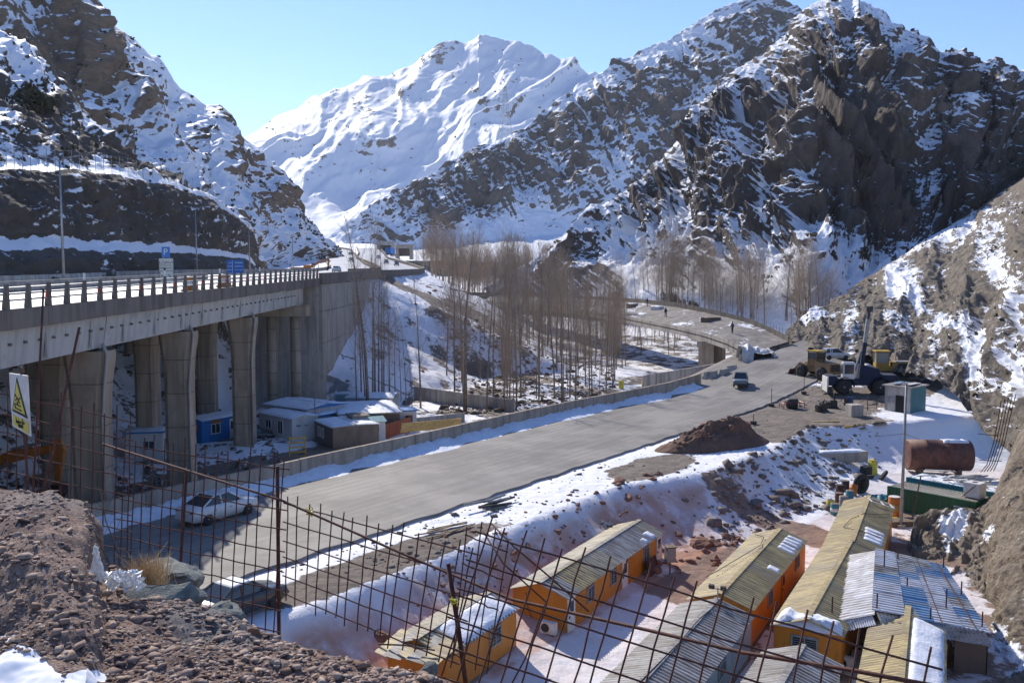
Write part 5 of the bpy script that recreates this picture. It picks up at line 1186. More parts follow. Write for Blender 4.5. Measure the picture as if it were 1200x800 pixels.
def fdoor(t, x, w_=.85, h=1.95, mat=None, pane=True):
    m = MB(); m.box((x, -.03, h/2 + .1), (w_, .05, h)); d = m.build('door', mat or M_white, t, bevel=.01)
    if pane: p = MB(); p.box((x, -.06, h*.72), (w_*.6, .015, h*.4)); p.build('pane', M_glass, d)
    k = MB(); k.box((x + w_*.36, -.075, 1.05), (.05, .05, .12)); k.build('handle', M_blk, d)
a = Vector(G(237, 521, YZ)); b = Vector(G(288, 510.5, YZ)); ang = math.atan2(b.y - a.y, b.x - a.x)
t = yardbox('site_cabin', 'bright blue cabin with white door and snowy roof under the viaduct', 'cabin', (237, 521), ang=ang, width=(b - a).length, depth=2.5, h=2.3, wall=M_bl, roof=M_bl, rise=.3)
fwin(t, 1.7, 1.35, 1.1, .95); fdoor(t, 3.9); m = MB(); m.box((1.7, -.12, 2.05), (1.2, .3, .1), rx=.4); m.build('awning', M_orp, t); m = MB(); m.smooth = True; m.lathe([(.35, -.03), (.35, .0)], 16, 'X', Matrix.Translation((-.02, .9, 1.6))); m.build('round_sign', M_orp, t)
a = Vector(G(342.5, 519.5, YZ)); b = Vector(G(304, 510, YZ)); L = (b - a).length; ang = math.atan2((a - b).y, (a - b).x)
t = yardbox('site_cabin', 'white cabin with two dark windows by the bare sapling', 'cabin', (304, 510), ang=ang, width=L, depth=3.0, h=2.4, wall=M_wh, roof=M_wh, rise=.28)
fwin(t, L*.30, 1.45, 1.0, .8); fwin(t, L*.66, 1.35, .9, 1.3)
m = MB(); [m.box((L + .01, .7 + q, 1.7 - .1 * (q > 0)), (.012, .5, .06)) for q in (0, .06, .9)]; m.build('sign_lines', M_blk, t)
t = yardbox('site_cabin', 'blue edged cabin with snow covered roof behind the white cabin', 'cabin', (312, 505), ang=ang + .15, width=6.5, depth=5, h=2.9, wall=M_wh, roof=M_bl, rise=.35, over=.4)
fwin(t, 4.5, 1.8, .9, .6)
t = yardbox('lean_to', 'snow covered lean-to roof between the white cabin and the sapling', 'shed', (338, 508), ang=ang + .2, width=4.6, depth=4.5, h=2.2, wall=M_bg, roof=M_bl)
a = Vector(G(389.5, 528, YZ)); b = Vector(G(369, 518, YZ)); ang = math.atan2((a - b).y, (a - b).x)
t = yardbox('brown_shed', 'brown shed with bleached flat roof just behind the road wall', 'shed', (369, 518), ang=ang, width=(a - b).length + .2, depth=4.6, h=2.2, wall=M_br, roof=M_rf_g, rise=.15)
fwin(t, 1.4, 1.3, .6, .9); fwin(t, 2.4, 1.3, .6, .9)
t = yardbox('flat_shed', 'low shed under a wide sheet of bright snow', 'shed', (399, 513), ang=.25, width=6.0, depth=9, h=2.3, wall=M_br, roof=M_rf_g, over=.3)
t = yardbox('kiosk', 'small white kiosk with teal gable in front of the snow roofed shed', 'kiosk', (425, 520), ang=.42, width=2.3, depth=2.6, h=2.1, wall=M_wh, roof=M_teal, rise=.35, snow=False)
fwin(t, 1.3, 1.35, .8, .7)
t = yardbox('kiosk', 'grey open-fronted kiosk standing left of the white one', 'kiosk', (413, 520), ang=.42, width=1.6, depth=2.0, h=2.6, wall=M_greyp, roof=M_conc_d, snow=False); fdoor(t, .8, mat=M_dark, pane=False)  # near-black panel stands in for the shade inside the open front
t = yardbox('grey_shed', 'long grey shed with snow dusted roof at the back of the yard', 'shed', (405, 488), ang=-.12, width=5.5, depth=3.5, h=2.2, wall=M_bg, roof=M_rf_g, rise=.4)
fwin(t, 3, 1.2, .9, .6, M_ro)
t = yardbox('kiosk', 'small red and white kiosk at the end of the orange fence', 'kiosk', (466, 508), ang=.3, width=2.0, depth=1.8, h=2.3, wall=M_wh, roof=M_bl, snow=False); fwin(t, 1.2, 1.4, .7, .9, M_ro)
t = yardbox('site_cabin', 'dim white cabin with dark roof between the viaduct piers', 'cabin', (147, 541), ang=.18, width=3.2, depth=2.5, h=2.5, wall=M_wh, roof=M_bl); fwin(t, 2.0, 1.4, 1.0, .8)
t = yardbox('water_closet', 'tiny teal cubicle beside the long grey shed', 'cubicle', (394, 487), ang=.1, width=1.4, depth=1.4, h=2.4, wall=M_teal, roof=M_teal)
a, b = Vector(G(446, 517, YZ)), Vector(G(481, 508, YZ)); t = thing('sheet_fence', 'red orange ribbed sheet fence beside the white kiosk', 'fence', tuple(a), math.atan2((b - a).y, (b - a).x))
L = (b - a).length; m = MB(); corr_sheet(m, (0,0,1.55),(L,0,1.75),(L,.04,-.4),(0,.04,-.4), int(L/.25), .05); m.build('sheet', M_ro, t, fix=False)
for q in (0, .5, 1): m = MB(); m.box((L*q, .12, .6), (.1,.1,2.4)); m.build('post', M_wood, t)
t = thing('formwork_panel', 'yellow formwork panel leaning behind the road wall', 'panel', G(470, 512, -2.0), .53); m = MB(); m.box((3.3, 0, .9), (6.6, .12, 1.0), rx=.3); m.build('panel', M_planks, t); m = MB(); [m.box((q, .1, .9), (.12, .12, 1.0), rx=.3) for q in (.4, 2.3, 4.3, 6.2)]; m.build('ribs', M_yel, t)
t = thing('pallet', 'yellow slatted frame standing on edge by the road wall', 'pallet', G(339, 538, YZ), .35); m = MB()
for q in range(5): m.box((.75, 0, .2 + .42*q), (1.5, .06, .14))
m.build('slats', M_yel, t); m = MB(); [m.box((q, .05, 1.0), (.1, .06, 2.1)) for q in (.05, 1.45)]; m.build('uprights', M_yel, t)
t = thing('tarp_heap', 'big white tarpaulin draped over a hollow frame at the flyover end', 'tarpaulin', G(886, 424, 1.5))
gu, gv = np.meshgrid(np.linspace(-1, 1, 40), np.linspace(0, 1, 24))
th = gv * math.pi; X_ = gu * 2.3 + fbm(gu*3, gv*3, 0, 3, 421) * .5; Yv = -np.cos(th) * 1.9; Zv = np.sin(th) ** .7 * (2.3 + 1.3 * fbm(gu*1.5, gv*1.5, 1, 4, 422) - .5*gu) - .15
Zv = np.where((Yv < -.9) & (np.abs(gu - .25) < .62), np.maximum(Zv, 1.25 + .4*np.abs(gu-.2)), Zv)
o = gridmesh('tarpaulin', np.stack([X_, Yv, Zv], -1), M_tarp); o.parent = t
m = MB(); m.box((.6, .2, .8), (2.6, 2.0, 1.3)); m.build('hollow', M_dark, t)  # solid near-black box painted as the shade under the tarpaulin
for px, py, lb in ((728, 455, 'yellow barrel where the lane wall ends'), (755, 456, 'yellow barrel at the near end of the pale barrier')):
    p = onG(px, py); drum(lb, p, M_yelb, M_planks, h=1.1, r=.38)
for px, d_, lb in ((223, 73, 'orange drum behind the guard rail, the nearer of two'), (263, 84, 'orange drum behind the guard rail, the farther of two')):
    p = P(px, 330, d_); t = thing('traffic_drum', lb, 'traffic drum', (p[0], d_, dz(d_)), .2); m = MB(); m.smooth = True; m.lathe([(.75,0),(.75,.12),(.6,.14),(.55,1.0),(.42,1.15)], 16); m.build('shell', M_orp, t); m = MB(); m.smooth = True; m.lathe([(.588,.5),(.575,.75)], 16); m.build('band', M_white, t)
# ================================================================== vehicles
def car_paint(name, c, rough=.28):
    t = NT(name); o = t.obj(); col = t.mix(t.ramp(t.noise(2.5, 5, .6, o), .45, .75), c, tuple(x*.82 + .02 for x in c))
    t.b.inputs['Coat Weight'].default_value = .5 if rough < .4 else 0.0; t.b.inputs['Coat Roughness'].default_value = .08
    return t.done(col, rough, None, None, .5)
CP = {'white': car_paint('white_car_paint', (.68,.68,.67)), 'dark': car_paint('dark_car_paint', (.035,.04,.042)), 'teal': car_paint('grey_green_paint', (.16,.19,.19)), 'silver': car_paint('silver_paint', (.40,.41,.42)), 'blue': car_paint('dark_blue_paint', (.012,.02,.05), .75), 'yellow': car_paint('worn_yellow_paint', (.36,.22,.04), .6), 'tan': car_paint('worn_tan_paint', (.24,.145,.06), .65)}
M_lamp_r = simple('tail_lamp', (.35,.02,.02), None, 3, .2); M_lamp_w = simple('head_lamp', (.75,.76,.78), None, 3, .1); M_rim = simple('wheel_rim', (.45,.45,.45), (.36,.36,.36), 5, .35, .7)
def add_wheel(t, x, y, r, w_=.2, rim=None, lugs=False):
    m = MB(); m.smooth = True; m.lathe([(r*.6,-w_/2),(r*.92,-w_/2),(r,-w_*.36),(r,w_*.36),(r*.92,w_/2),(r*.6,w_/2)], 22, 'Y'); wl = m.build('wheel', M_black, t); wl.location = (x, y, r)
    m = MB(); s_ = 1 if y > 0 else -1; m.lathe([(r*.62, s_*w_*.38),(r*.58, s_*w_*.46),(r*.2, s_*w_*.4),(r*.12, s_*w_*.52)], 14, 'Y'); m.build('rim', rim or M_rim, wl)
    if lugs:
        m = MB()
        for k in range(18):
            a = k * math.pi / 9; m.box((math.cos(a)*r, 0, math.sin(a)*r), (.1*r, w_*.92, .08*r), ry=-a)
        m.build('tread', M_black, wl)
def car(label, cat, loc, heading, paint, kind='sedan', group=None, name='parked_car', sc=1.0):
    """x is forward"""
    t = thing(name, label, cat, loc, heading, group)
    if kind == 'sedan':
        S_ = [(-2.2,.62,.32,.66,.80),(-2.12,.78,.26,.74,.93),(-1.5,.84,.2,.79,.98),(-.6,.85,.18,.82,.95),(.6,.85,.18,.82,.93),(.95,.84,.2,.80,.92),(1.7,.82,.22,.74,.82),(2.1,.74,.26,.66,.72),(2.2,.6,.34,.58,.64)]
        cab = [(-1.55,.985),(-.75,1.40),(.25,1.42),(1.05,.92)]
    elif kind == 'hatch':
        S_ = [(-1.85,.66,.32,.7,.85),(-1.8,.78,.26,.76,.95),(-.6,.82,.18,.8,.95),(.6,.82,.18,.8,.93),(.85,.81,.2,.78,.92),(1.6,.78,.22,.7,.82),(1.85,.64,.3,.6,.68)]
        cab = [(-1.78,.955),(-1.35,1.42),(.15,1.45),(.9,.92)]
    elif kind == 'pickup':
        S_ = [(-2.4,.8,.42,.8,.98),(-2.38,.82,.4,.8,1.0),(-.75,.83,.36,.81,1.0),(-.7,.83,.34,.82,1.0),(.9,.83,.34,.81,1.0),(1.0,.83,.34,.8,.98),(2.1,.8,.36,.76,.92),(2.3,.72,.42,.68,.86)]
        cab = [(-.75,1.005),(-.6,1.62),(.35,1.64),(1.0,.985)]
    vs = []
    for x, w0, zl, w1, zb in S_:
        zm = zl + (zb - zl) * .55
        vs += [(x,-w0*.9,zl),(x,-w0-.01,zm),(x,-w1,zb-.04),(x,-w1+.08,zb),(x,w1-.08,zb),(x,w1,zb-.04),(x,w0+.01,zm),(x,w0*.9,zl)]
    n = 8; m = MB(); m.smooth = True
    m.add(vs, [(i*n+k, i*n+(k+1)%n, (i+1)*n+(k+1)%n, (i+1)*n+k) for i in range(len(S_)-1) for k in range(n)] + [list(range(n))[::-1], list(range((len(S_)-1)*n, len(S_)*n))])
    body = m.build('body', paint, t, bevel=0)
    wt, wb = .60, .76
    (x0,z0_),(x1,z1_),(x2,z2_),(x3,z3_) = cab
    ring = lambda dw: [(x0,-wb+dw,z0_),(x3,-wb+dw,z3_),(x3,wb-dw,z3_),(x0,wb-dw,z0_)]
    m = MB(); m.hexa(ring(.03), [(x1,-wt+.01,z1_),(x2,-wt+.01,z2_),(x2,wt-.01,z2_),(x1,wt-.01,z1_)]); m.build('windows', M_glass, t)
    m = MB(); m.hexa([(x1-.06,-wt-.02,z1_-.03),(x2+.06,-wt-.02,z2_-.03),(x2+.06,wt+.02,z2_-.03),(x1-.06,wt+.02,z1_-.03)], [(x1+.08,-wt+.08,z1_+.035),(x2-.1,-wt+.08,z2_+.035),(x2-.1,wt-.08,z2_+.035),(x1+.08,wt-.08,z1_+.035)]); m.build('roof', paint, t, bevel=.02)
    m = MB()
    for s_ in (-1, 1):
        m.tube([(x0-.02,s_*wb,z0_-.02),(x1,s_*wt,z1_)], .05, 5); m.tube([(x3+.02,s_*wb,z3_-.02),(x2,s_*wt,z2_)], .045, 5); xm = (x1+x2)/2 - .1; m.tube([(xm,s_*(wb-.02),.95),(xm,s_*(wt+.0),z1_)], .045, 5)
        if kind == 'hatch': m.tube([(x1+.45,s_*(wb-.02),.95),(x1+.4,s_*wt,z1_)], .07, 5)
    m.build('pillars', paint, t)
    xf, xr = S_[-1][0], S_[0][0]
    for s_ in (-1, 1):
        m = MB(); m.box((xf-.06, s_*.47, .66 if kind != 'pickup' else .8), (.1,.28,.13)); m.build('headlight', M_lamp_w, t, bevel=.02)
        m = MB(); m.box((xr+.05, s_*.55, .78 if kind != 'pickup' else .85), (.1,.26,.14)); m.build('taillight', M_lamp_r, t, bevel=.02)
        m = MB(); m.box((x3-.25, s_*(wb+.12), 1.0), (.12,.16,.1)); m.build('mirror', paint, t, bevel=.02)
        m = MB(); 
        for xx in (.15, -.85): m.box((xx, s_*.852, .72), (.16,.025,.03))
        m.build('door_handles', M_blk, t)
    m = MB(); m.box((xf-.02, 0, .42), (.14,1.35,.16)); m.build('bumper', M_blk if kind == 'pickup' else paint, t, bevel=.03); m = MB(); m.box((xr+.02, 0, .42), (.14,1.4,.18)); m.build('bumper', M_blk if kind == 'pickup' else paint, t, bevel=.03)
    m = MB(); m.box((xr-.0, 0, .66), (.05,.5,.12)); m.build('number_plate', M_white, t)
    if kind == 'pickup':
        m = MB(); m.box((-1.55,0,1.0), (1.5,1.4,.03)); m.build('load_bed', M_dark, t)
    xa = 1.35 if kind != 'hatch' else 1.15; xb = -1.3 if kind != 'hatch' else -1.15
    for x in (xa, xb):
        for s_ in (-1, 1): add_wheel(t, x, s_*.74, .31)
    t.scale = (sc,)*3
    return t
HR = math.atan2(UY, UX)
M_tmp = None
car('white saloon driving along the site road beside the snow bank', 'car', (-17.15, 53.9, .03), HR + .04, CP['white'], group=None, name='moving_car', sc=1.09)
t = car('dark saloon with sunlit pale roof parked below the gravel mound', 'car', (-11.55, 38.6, .05), HR + .02, CP['dark'])
[c for c in t.children if c.name.startswith('roof')][0].data.materials[0] = CP['white']  # sun glare on the dark car's roof, put in as white paint
p = G(868, 449, 0.9); car('grey green pickup parked by the concrete blocks', 'pickup', (p[0], p[1], zroad(road_sn(p[0], p[1])[0]) + .05), HR + math.pi + .35, CP['teal'], 'pickup', name='parked_pickup')
p = P(978, 421, 121); car('white hatchback parked behind the loader', 'car', (p[0], p[1], p[2]), .15, CP['white'], 'hatch')
p = G(299, 516, YZ); car('dark car half hidden beside the blue cabin', 'car', p, .3, CP['dark'], 'hatch')
for px, d_, col, hd, lb, side in ((411, 465, 'dark', -1.2, 'dark car high on the far left carriageway', LC), (412, 372, 'silver', 1.9, 'pale car at the bend of the left carriageway', LC), (453, 352, 'dark', -1.5, 'dark car in the middle of the tunnel carriageway', RC), (465, 330, 'dark', -1.5, 'dark car nearest the outer bend of the tunnel carriageway', RC), (397, 215, 'white', 1.6, 'white car on the highway just past the viaduct', LC), (444, 400, 'silver', 1.7, 'silver car climbing towards the tunnels', RC)):
    pa = min(side, key=lambda q: abs(q[1] - d_)); x = (px - 600) / F * d_ ; x = min(max(x, pa[0] - 5), pa[0] + 5)
    car(lb, 'car', (x, d_, zc(d_) + .08), hd, CP[col], 'sedan', 'cars on the far highway', name='highway_car')
p = P(458, 303, 450); t = thing('blue_truck', 'bright blue covered truck near the tunnel mouths', 'truck', (p[0], p[1], zc(450) + .05), 1.4)
m = MB(); m.box((-1, 0, 2.3), (7.5, 2.5, 2.9)); m.build('cover', simple('blue_cover', (.03,.22,.60), None, 2, .5), t, bevel=.2); m = MB(); m.box((3.8, 0, 1.6), (1.8, 2.4, 2.2)); m.build('cab', M_white, t, bevel=.15); m = MB(); m.box((0, 0, .7), (9, 1.0, .4)); m.build('chassis', M_blk, t)
for x in (-3.5, -2.2, 3.4):
    for s_ in (-1, 1): add_wheel(t, x, s_*1.05, .5, .3)
# wheel loader
p = onG(957, 444); t = thing('wheel_loader', 'tan wheel loader with square cab standing on the site road', 'loader', p, math.atan2(.95, -.45))
m = MB(); m.hexa([(-3.1,-.95,.9),(-.5,-.95,.9),(-.5,.95,.9),(-3.1,.95,.9)], [(-3.0,-.85,2.0),(-.5,-.85,2.2),(-.5,.85,2.2),(-3.0,.85,2.0)]); m.build('engine_hood', CP['tan'], t, bevel=.06)
m = MB(); m.box((-3.12, 0, 1.45), (.06, 1.3, .8)); m.build('grille', M_blk, t); m = MB(); m.box((-2.9, 0, .85), (.7, 2.1, .5)); m.build('counterweight', CP['tan'], t, bevel=.05)
m = MB(); m.box((.1, 0, 1.15), (1.6, 1.5, .6)); m.box((1.5, 0, 1.1), (1.8, 1.2, .7)); m.build('frame', CP['tan'], t, bevel=.04)
m = MB(); 
for x in (-.6, .75):
    for y in (-.72, .72): m.box((x, y, 2.6), (.12, .12, 1.5))
m.box((.08, 0, 1.95), (1.5, 1.56, .9)); cb = m.build('cab', CP['tan'], t, bevel=.02); m = MB(); m.box((.08, 0, 2.75), (1.3, 1.4, .85)); m.build('glazing', M_glass, cb); m = MB(); m.box((.08, 0, 3.36), (1.75, 1.75, .14)); m.build('cab_roof', M_yel, cb, bevel=.04)
m = MB(); [m.tube([(1.2, s_*.45, 1.5), (2.4, s_*.5, 1.7), (3.4, s_*.55, .8)], [.16,.18,.12], 6) for s_ in (-1, 1)]; m.build('lift_arm', CP['tan'], t)
m = MB(); m.prism([(3.3,-1.35,.9),(3.35,-1.35,.15),(4.4,-1.35,.08),(4.45,-1.35,.2),(3.6,-1.35,.35)], (0,2.7,0)); m.build('bucket', M_rust, t)
for x in (-1.9, 1.5):
    for s_ in (-1, 1): add_wheel(t, x, s_*1.05, .78, .6, CP['tan'], True)
m = MB(); m.tube([(-1.6, .5, 2.1), (-1.6, .5, 2.8)], .06, 6); m.build('exhaust', M_blk, t)
# rough-terrain crane
p = onG(1007, 461); t = thing('mobile_crane', 'dark blue mobile crane with raised boom beside the grey shed', 'crane', p, math.pi - .12); t.scale = (1.1, 1.1, 1.1)
m = MB(); m.box((0, 0, 1.25), (6.3, 2.0, .7)); m.box((2.9, 0, 1.35), (.8, 2.3, 1.0)); m.box((-2.6, 0, 1.75), (1.6, 2.2, .5)); m.build('chassis', CP['blue'], t, bevel=.05)
m = MB(); m.box((3.38, 0, .95), (.15, 2.4, 1.5)); m.build('front_plate', M_white, t); m = MB(); [m.box((3.2, s_*1.3, .45), (.5, .35, .7)) for s_ in (-1, 1)]; m.build('outrigger', M_blk, t)
for x in (1.75, -1.75):
    for s_ in (-1, 1):
        add_wheel(t, x, s_*1.0, .75, .5, M_greyp, True); m = MB(); m.smooth = True
        pr = [(.95*math.cos(a), s_*1.02, .75 + .95*math.sin(a)) for a in [math.pi*k/10 for k in range(11)]]
        m.add([(x+q[0], q[1]-.3, q[2]) for q in pr] + [(x+q[0], q[1]+.3, q[2]) for q in pr] + [(x+q[0]*1.06, q[1]-.3, q[2]+.05) for q in pr] + [(x+q[0]*1.06, q[1]+.3, q[2]+.05) for q in pr], [(k,k+1,12+k,11+k) for k in range(10)] + [(22+k,33+k,34+k,23+k) for k in range(10)]); m.build('mudguard', CP['blue'], t)
m = MB(); m.hexa([(-1.9,-.9,1.6),(.3,-.9,1.6),(.3,.9,1.6),(-1.9,.9,1.6)], [(-1.7,-.8,2.6),(.1,-.6,3.0),(.1,.6,3.0),(-1.7,.8,2.6)]); m.build('turret', CP['blue'], t, bevel=.06)
m = MB(); m.box((1.3, .6, 2.4), (1.2, .95, 1.7)); cb = m.build('cab', CP['white'], t, bevel=.06); m = MB(); m.box((1.32, .6, 2.55), (1.24, .7, .95)); m.box((1.3, .6, 2.55), (.9, .99, .95)); m.build('glazing', M_glass, cb)
bv = Vector((-.10, 0, 1)).normalized(); b0 = Vector((-.1, -.1, 1.9)); bm_ = MB(); bm_.tube([b0, b0 + bv * 3.3], .27, 4); bo = bm_.build('boom', CP['blue'], t); m = MB(); m.tube([b0 + bv * 3.2, b0 + bv * 5.7], .24, 4); m.build('boom_section', M_greyp, bo); m = MB(); m.tube([b0 + bv * 5.5, b0 + bv * 6.6], .17, 4); m.box(b0 + bv * 6.7, (.6, .45, .55)); m.build('boom_head', M_blk, bo)
m = MB(); m.tube([b0 + bv * 6.2 + Vector((.4,0,0)), b0 + bv * 4.4 + Vector((.55,0,0))], .02, 4); m.box(b0 + bv * 4.2 + Vector((.58,0,0)), (.25,.2,.5)); m.build('hook', M_blk, bo)
m = MB(); m.tube([(.6, -.1, 1.9), b0 + bv * 2.4 + Vector((.3, 0, 0))], .1, 6); m.build('lift_ram', M_steel, t)
# yellow machine with a glazed cab
p = onG(1040, 449); p.y += 3.0; p.x += 1.2; p.z = gz(p.x, p.y); t = thing('road_roller', 'yellow machine with glazed cab parked behind the crane', 'roller', p, -.15)
m = MB(); m.box((1.6, 0, 1.35), (2.6, 1.7, .9)); m.box((-.3, 0, 1.0), (2.2, 1.4, .5)); m.build('body', CP['yellow'], t, bevel=.06); m = MB(); m.box((1.8, 0, 1.85), (2.0, 1.5, .14)); m.build('hood', M_greyp, t); m = MB(); m.box((1.6, -.86, 1.4), (1.3, .04, .6)); m.build('grille', M_blk, t)
m = MB(); 
for x in (-1.5, -.1):
    for y in (-.75, .75): m.box((x, y, 2.2), (.1, .1, 1.8))
m.box((-.8, 0, 1.45), (1.5, 1.55, .5)); cb = m.build('cab', CP['yellow'], t); m = MB(); m.box((-.8, 0, 2.3), (1.34, 1.44, 1.3)); m.build('glazing', glass_mat('pale_glass', (.22,.25,.25)), cb); m = MB(); m.box((-.8, 0, 3.1), (1.75, 1.8, .14)); m.build('cab_roof', M_yel, cb)
for s_ in (-1, 1): add_wheel(t, 1.9, s_*.8, .72, .5, None, True)
m = MB(); m.smooth = True; m.lathe([(.7,-.95),(.75,-.93),(.75,.93),(.7,.95)], 24, 'Y', Matrix.Translation((-2.3, 0, .75))); m.build('drum', M_steel, t)
m = MB(); m.box((-2.3, 0, 1.05), (1.9, 2.3, .22)); m.build('drum_frame', CP['yellow'], t); m = MB(); m.tube([(1.0, .5, 1.8), (1.0, .5, 2.6)], .05, 6); m.build('exhaust', M_blk, t)
# excavators
def excavator(label, loc, rz, sc, boom_dirs=1):
    t = thing('excavator', label, 'excavator', loc, rz); t.scale = (sc,)*3
    for s_ in (-1, 1):
        m = MB(); m.prism([(-1.9,s_*1.2-.25,.15),(1.9,s_*1.2-.25,.15),(2.2,s_*1.2-.25,.5),(1.9,s_*1.2-.25,.9),(-1.9,s_*1.2-.25,.9),(-2.2,s_*1.2-.25,.5)], (0,.5,0)); m.build('track', M_blk, t, bevel=.05)
    m = MB(); m.box((-.8, 0, 1.6), (3.2, 2.4, 1.1)); m.build('house', M_orp, t, bevel=.08); m = MB(); m.box((1.0, .75, 2.0), (1.3, 1.0, 1.7)); cb = m.build('cab', M_orp, t, bevel=.06); m = MB(); m.box((1.05, .75, 2.3), (1.34, .8, .9)); m.box((1.0, .75, 2.3), (1.0, 1.04, .9)); m.build('glazing', M_glass, cb)
    B = [(1.0,-.2,1.7),(3.2,-.2,3.3),(6.6,-.2,4.0)]
    m = MB(); 
    for i in range(2):
        a, b = Vector(B[i]), Vector(B[i+1]); d = (b-a).normalized(); u = Vector((-d.z,0,d.x)); h0, h1 = ((.3,.42),(.42,.24))[i]
        m.hexa([a-u*h0+Vector((0,-.22,0)), b-u*h1+Vector((0,-.22,0)), b-u*h1+Vector((0,.22,0)), a-u*h0+Vector((0,.22,0))], [a+u*h0+Vector((0,-.22,0)), b+u*h1+Vector((0,-.22,0)), b+u*h1+Vector((0,.22,0)), a+u*h0+Vector((0,.22,0))])
    bo = m.build('boom', M_orp, t, bevel=.03)
    m = MB(); m.prism([(6.3,-.36,4.5),(6.9,-.36,4.6),(7.2,-.36,3.9),(6.75,-.36,1.4),(6.45,-.36,1.4),(6.4,-.36,3.6)], (0,.32,0)); st = m.build('stick', M_orp, t, bevel=.03)
    m = MB(); m.prism([(6.4,-.75,1.5),(6.95,-.75,1.5),(7.0,-.75,.8),(6.5,-.75,.15),(5.7,-.75,.1),(5.9,-.75,.7)], (0,1.1,0)); m.build('bucket', M_rust, st)
    m = MB(); m.tube([(3.4,-.2,3.85),(6.35,-.2,4.5)], .1, 6); m.tube([(1.5,-.55,1.5),(3.3,-.5,3.0)], .09, 6); m.build('hydraulic_rams', M_steel, bo)
    return t
q = Vector(G(76, 590, -2.6)); excavator('orange excavator working among debris beneath the viaduct', (q.x * .94 - 7.0, q.y * .94 + .6, gz(q.x * .94 - 5, q.y * .94) + .1), -.06, 1.0)
q = P(372, 316, 262); excavator('small orange excavator beside the highway works', (q[0] - 2, q[1], q[2] - .3), .15, .75)
q = P(341, 325, 240); t = thing('works_hut', 'small grey block building beside the highway at the slope foot', 'hut', (q[0], q[1], q[2] - .8), -.1); m = MB(); m.box((2, 2, 1.6), (4, 4, 3.2)); m.build('wall', M_conc_l, t); m = MB(); m.box((2, 2, 3.3), (4.4, 4.4, .2)); m.build('roof', M_ro, t); m = MB(); m.box((1.2, -.03, 1.1), (.9, .06, 2.0)); m.build('door', M_dark, t)
q = P(358, 325, 246); block('barrier_stack', 'pale block stack next to the small highway building', 'blocks', Vector((q[0], q[1], q[2] - .8)), 0, (3.5, 2, 2.2), M_conc_l)
# ================================================================== lamps, signs, pylon
def lamp(px, ybase, ytop, d, label):
    p = P(px, ybase, d); H_ = (ybase - ytop) / F * d; t = thing('street_lamp', label, 'street lamp', (p[0], p[1], p[2] - .3), 0, 'lamps along the highway')
    m = MB(); m.smooth = True; m.tube([(0,0,0),(0,0,H_)], [.17,.08], 8); m.build('pole', M_steel, t)
    m = MB(); m.tube([(-1.7,0,H_+.45),(-.5,0,H_+.25),(0,0,H_-.1),(.5,0,H_+.25),(1.7,0,H_+.45)], .05, 5); m.build('arm', M_steel, t)
    for s_ in (-1, 1): m = MB(); m.hexa([(s_*1.6-.1,-.12,H_+.4),(s_*1.6+.1,-.12,H_+.4),(s_*1.6+.1,.12,H_+.4),(s_*1.6-.1,.12,H_+.4)], [(s_*1.9-.35,-.1,H_+.52),(s_*1.9+.35,-.1,H_+.56),(s_*1.9+.35,.1,H_+.56),(s_*1.9-.35,.1,H_+.52)]); m.build('lamp_head', M_greyp, t)
    m = MB(); m.box((0,0,.2),(.5,.5,.5)); m.build('base', M_conc, t)
for a in ((75,333,187,100,'tall highway lamp nearest the camera, before the dark cutting'),(231,327,244,160,'highway lamp standing between the parking sign and blue sign'),(293,326,262,205,'highway lamp just past the blue direction sign'),(343.5,322,276,250,'highway lamp with double arm beside the small works building'),(373,318,285,290,'slender highway lamp right of the works excavator')): lamp(*a)
def text(body, size, mat, parent, loc, rot, name='lettering', align='CENTER', font=None):
    cu = bpy.data.curves.new(name, 'FONT'); cu.body = body; cu.size = size; cu.align_x = align; cu.align_y = 'CENTER'; cu.extrude = .004
    o = bpy.data.objects.new(name, cu); COL.objects.link(o)
    me = bpy.data.meshes.new_from_object(o.evaluated_get(bpy.context.evaluated_depsgraph_get())); bpy.data.objects.remove(o)
    me.materials.clear(); me.materials.append(mat); o = bpy.data.objects.new(name, me); COL.objects.link(o); o.parent = parent; o.location = loc; o.rotation_euler = rot
    return o
M_cream = simple('cream_sign', (.62,.60,.52), (.55,.53,.46), 3, .5); M_ink = simple('black_ink', (.02,.02,.02), None, 3, .5)
# parking sign on the far side of the deck
d_ = 84.0; sc = d_ / F; p = P(195, 330, d_); t = thing('parking_sign', 'blue parking sign over two cream panels beyond the guard rail', 'sign', (p[0], p[1], p[2] - .2), 0)
def brd(px0, px1, py0, py1, mat, name, y=0):
    m = MB(); m.box((((px0+px1)/2 - 195)*sc, y, (330 - (py0+py1)/2)*sc + .2), ((px1-px0)*sc, .05, (py1-py0)*sc)); return m.build(name, mat, t, bevel=.01)
RX = (math.pi/2, 0, 0)
b = brd(190.5, 200, 289.5, 302, M_blue, 'parking_board'); text('P', 10.5*sc, M_white, b, (0,-.03,(330-295.6)*sc+.2), RX)
b = brd(187, 203.5, 303, 317, M_cream, 'word_board'); text('\ufef1\ufead\ufe8d\ufeae\ufec4\ufebf\ufe8d', 5.6*sc, M_ink, b, (0,-.03,(330-307)*sc+.2), RX); text('EMERGENCY', 2.9*sc, M_ink, b, (0,-.03,(330-314.2)*sc+.2), RX)
m = MB(); m.box((0,-.03,(330-311)*sc+.2),(15.5*sc,.02,.04)); m.build('rule', M_ink, b)
b = brd(188.5, 203, 318, 330, M_cream, 'symbol_board'); text('P', 5*sc, M_ink, b, (-.35,-.03,(330-324)*sc+.2), RX); m = MB(); m.tube([(.1,-.04,.45),(.6,-.04,.45)], .03, 4); m.tube([(.2,-.04,.85),(.45,-.04,.6),(.3,-.04,.5)], .03, 4); m.build('pictogram', M_ink, b)
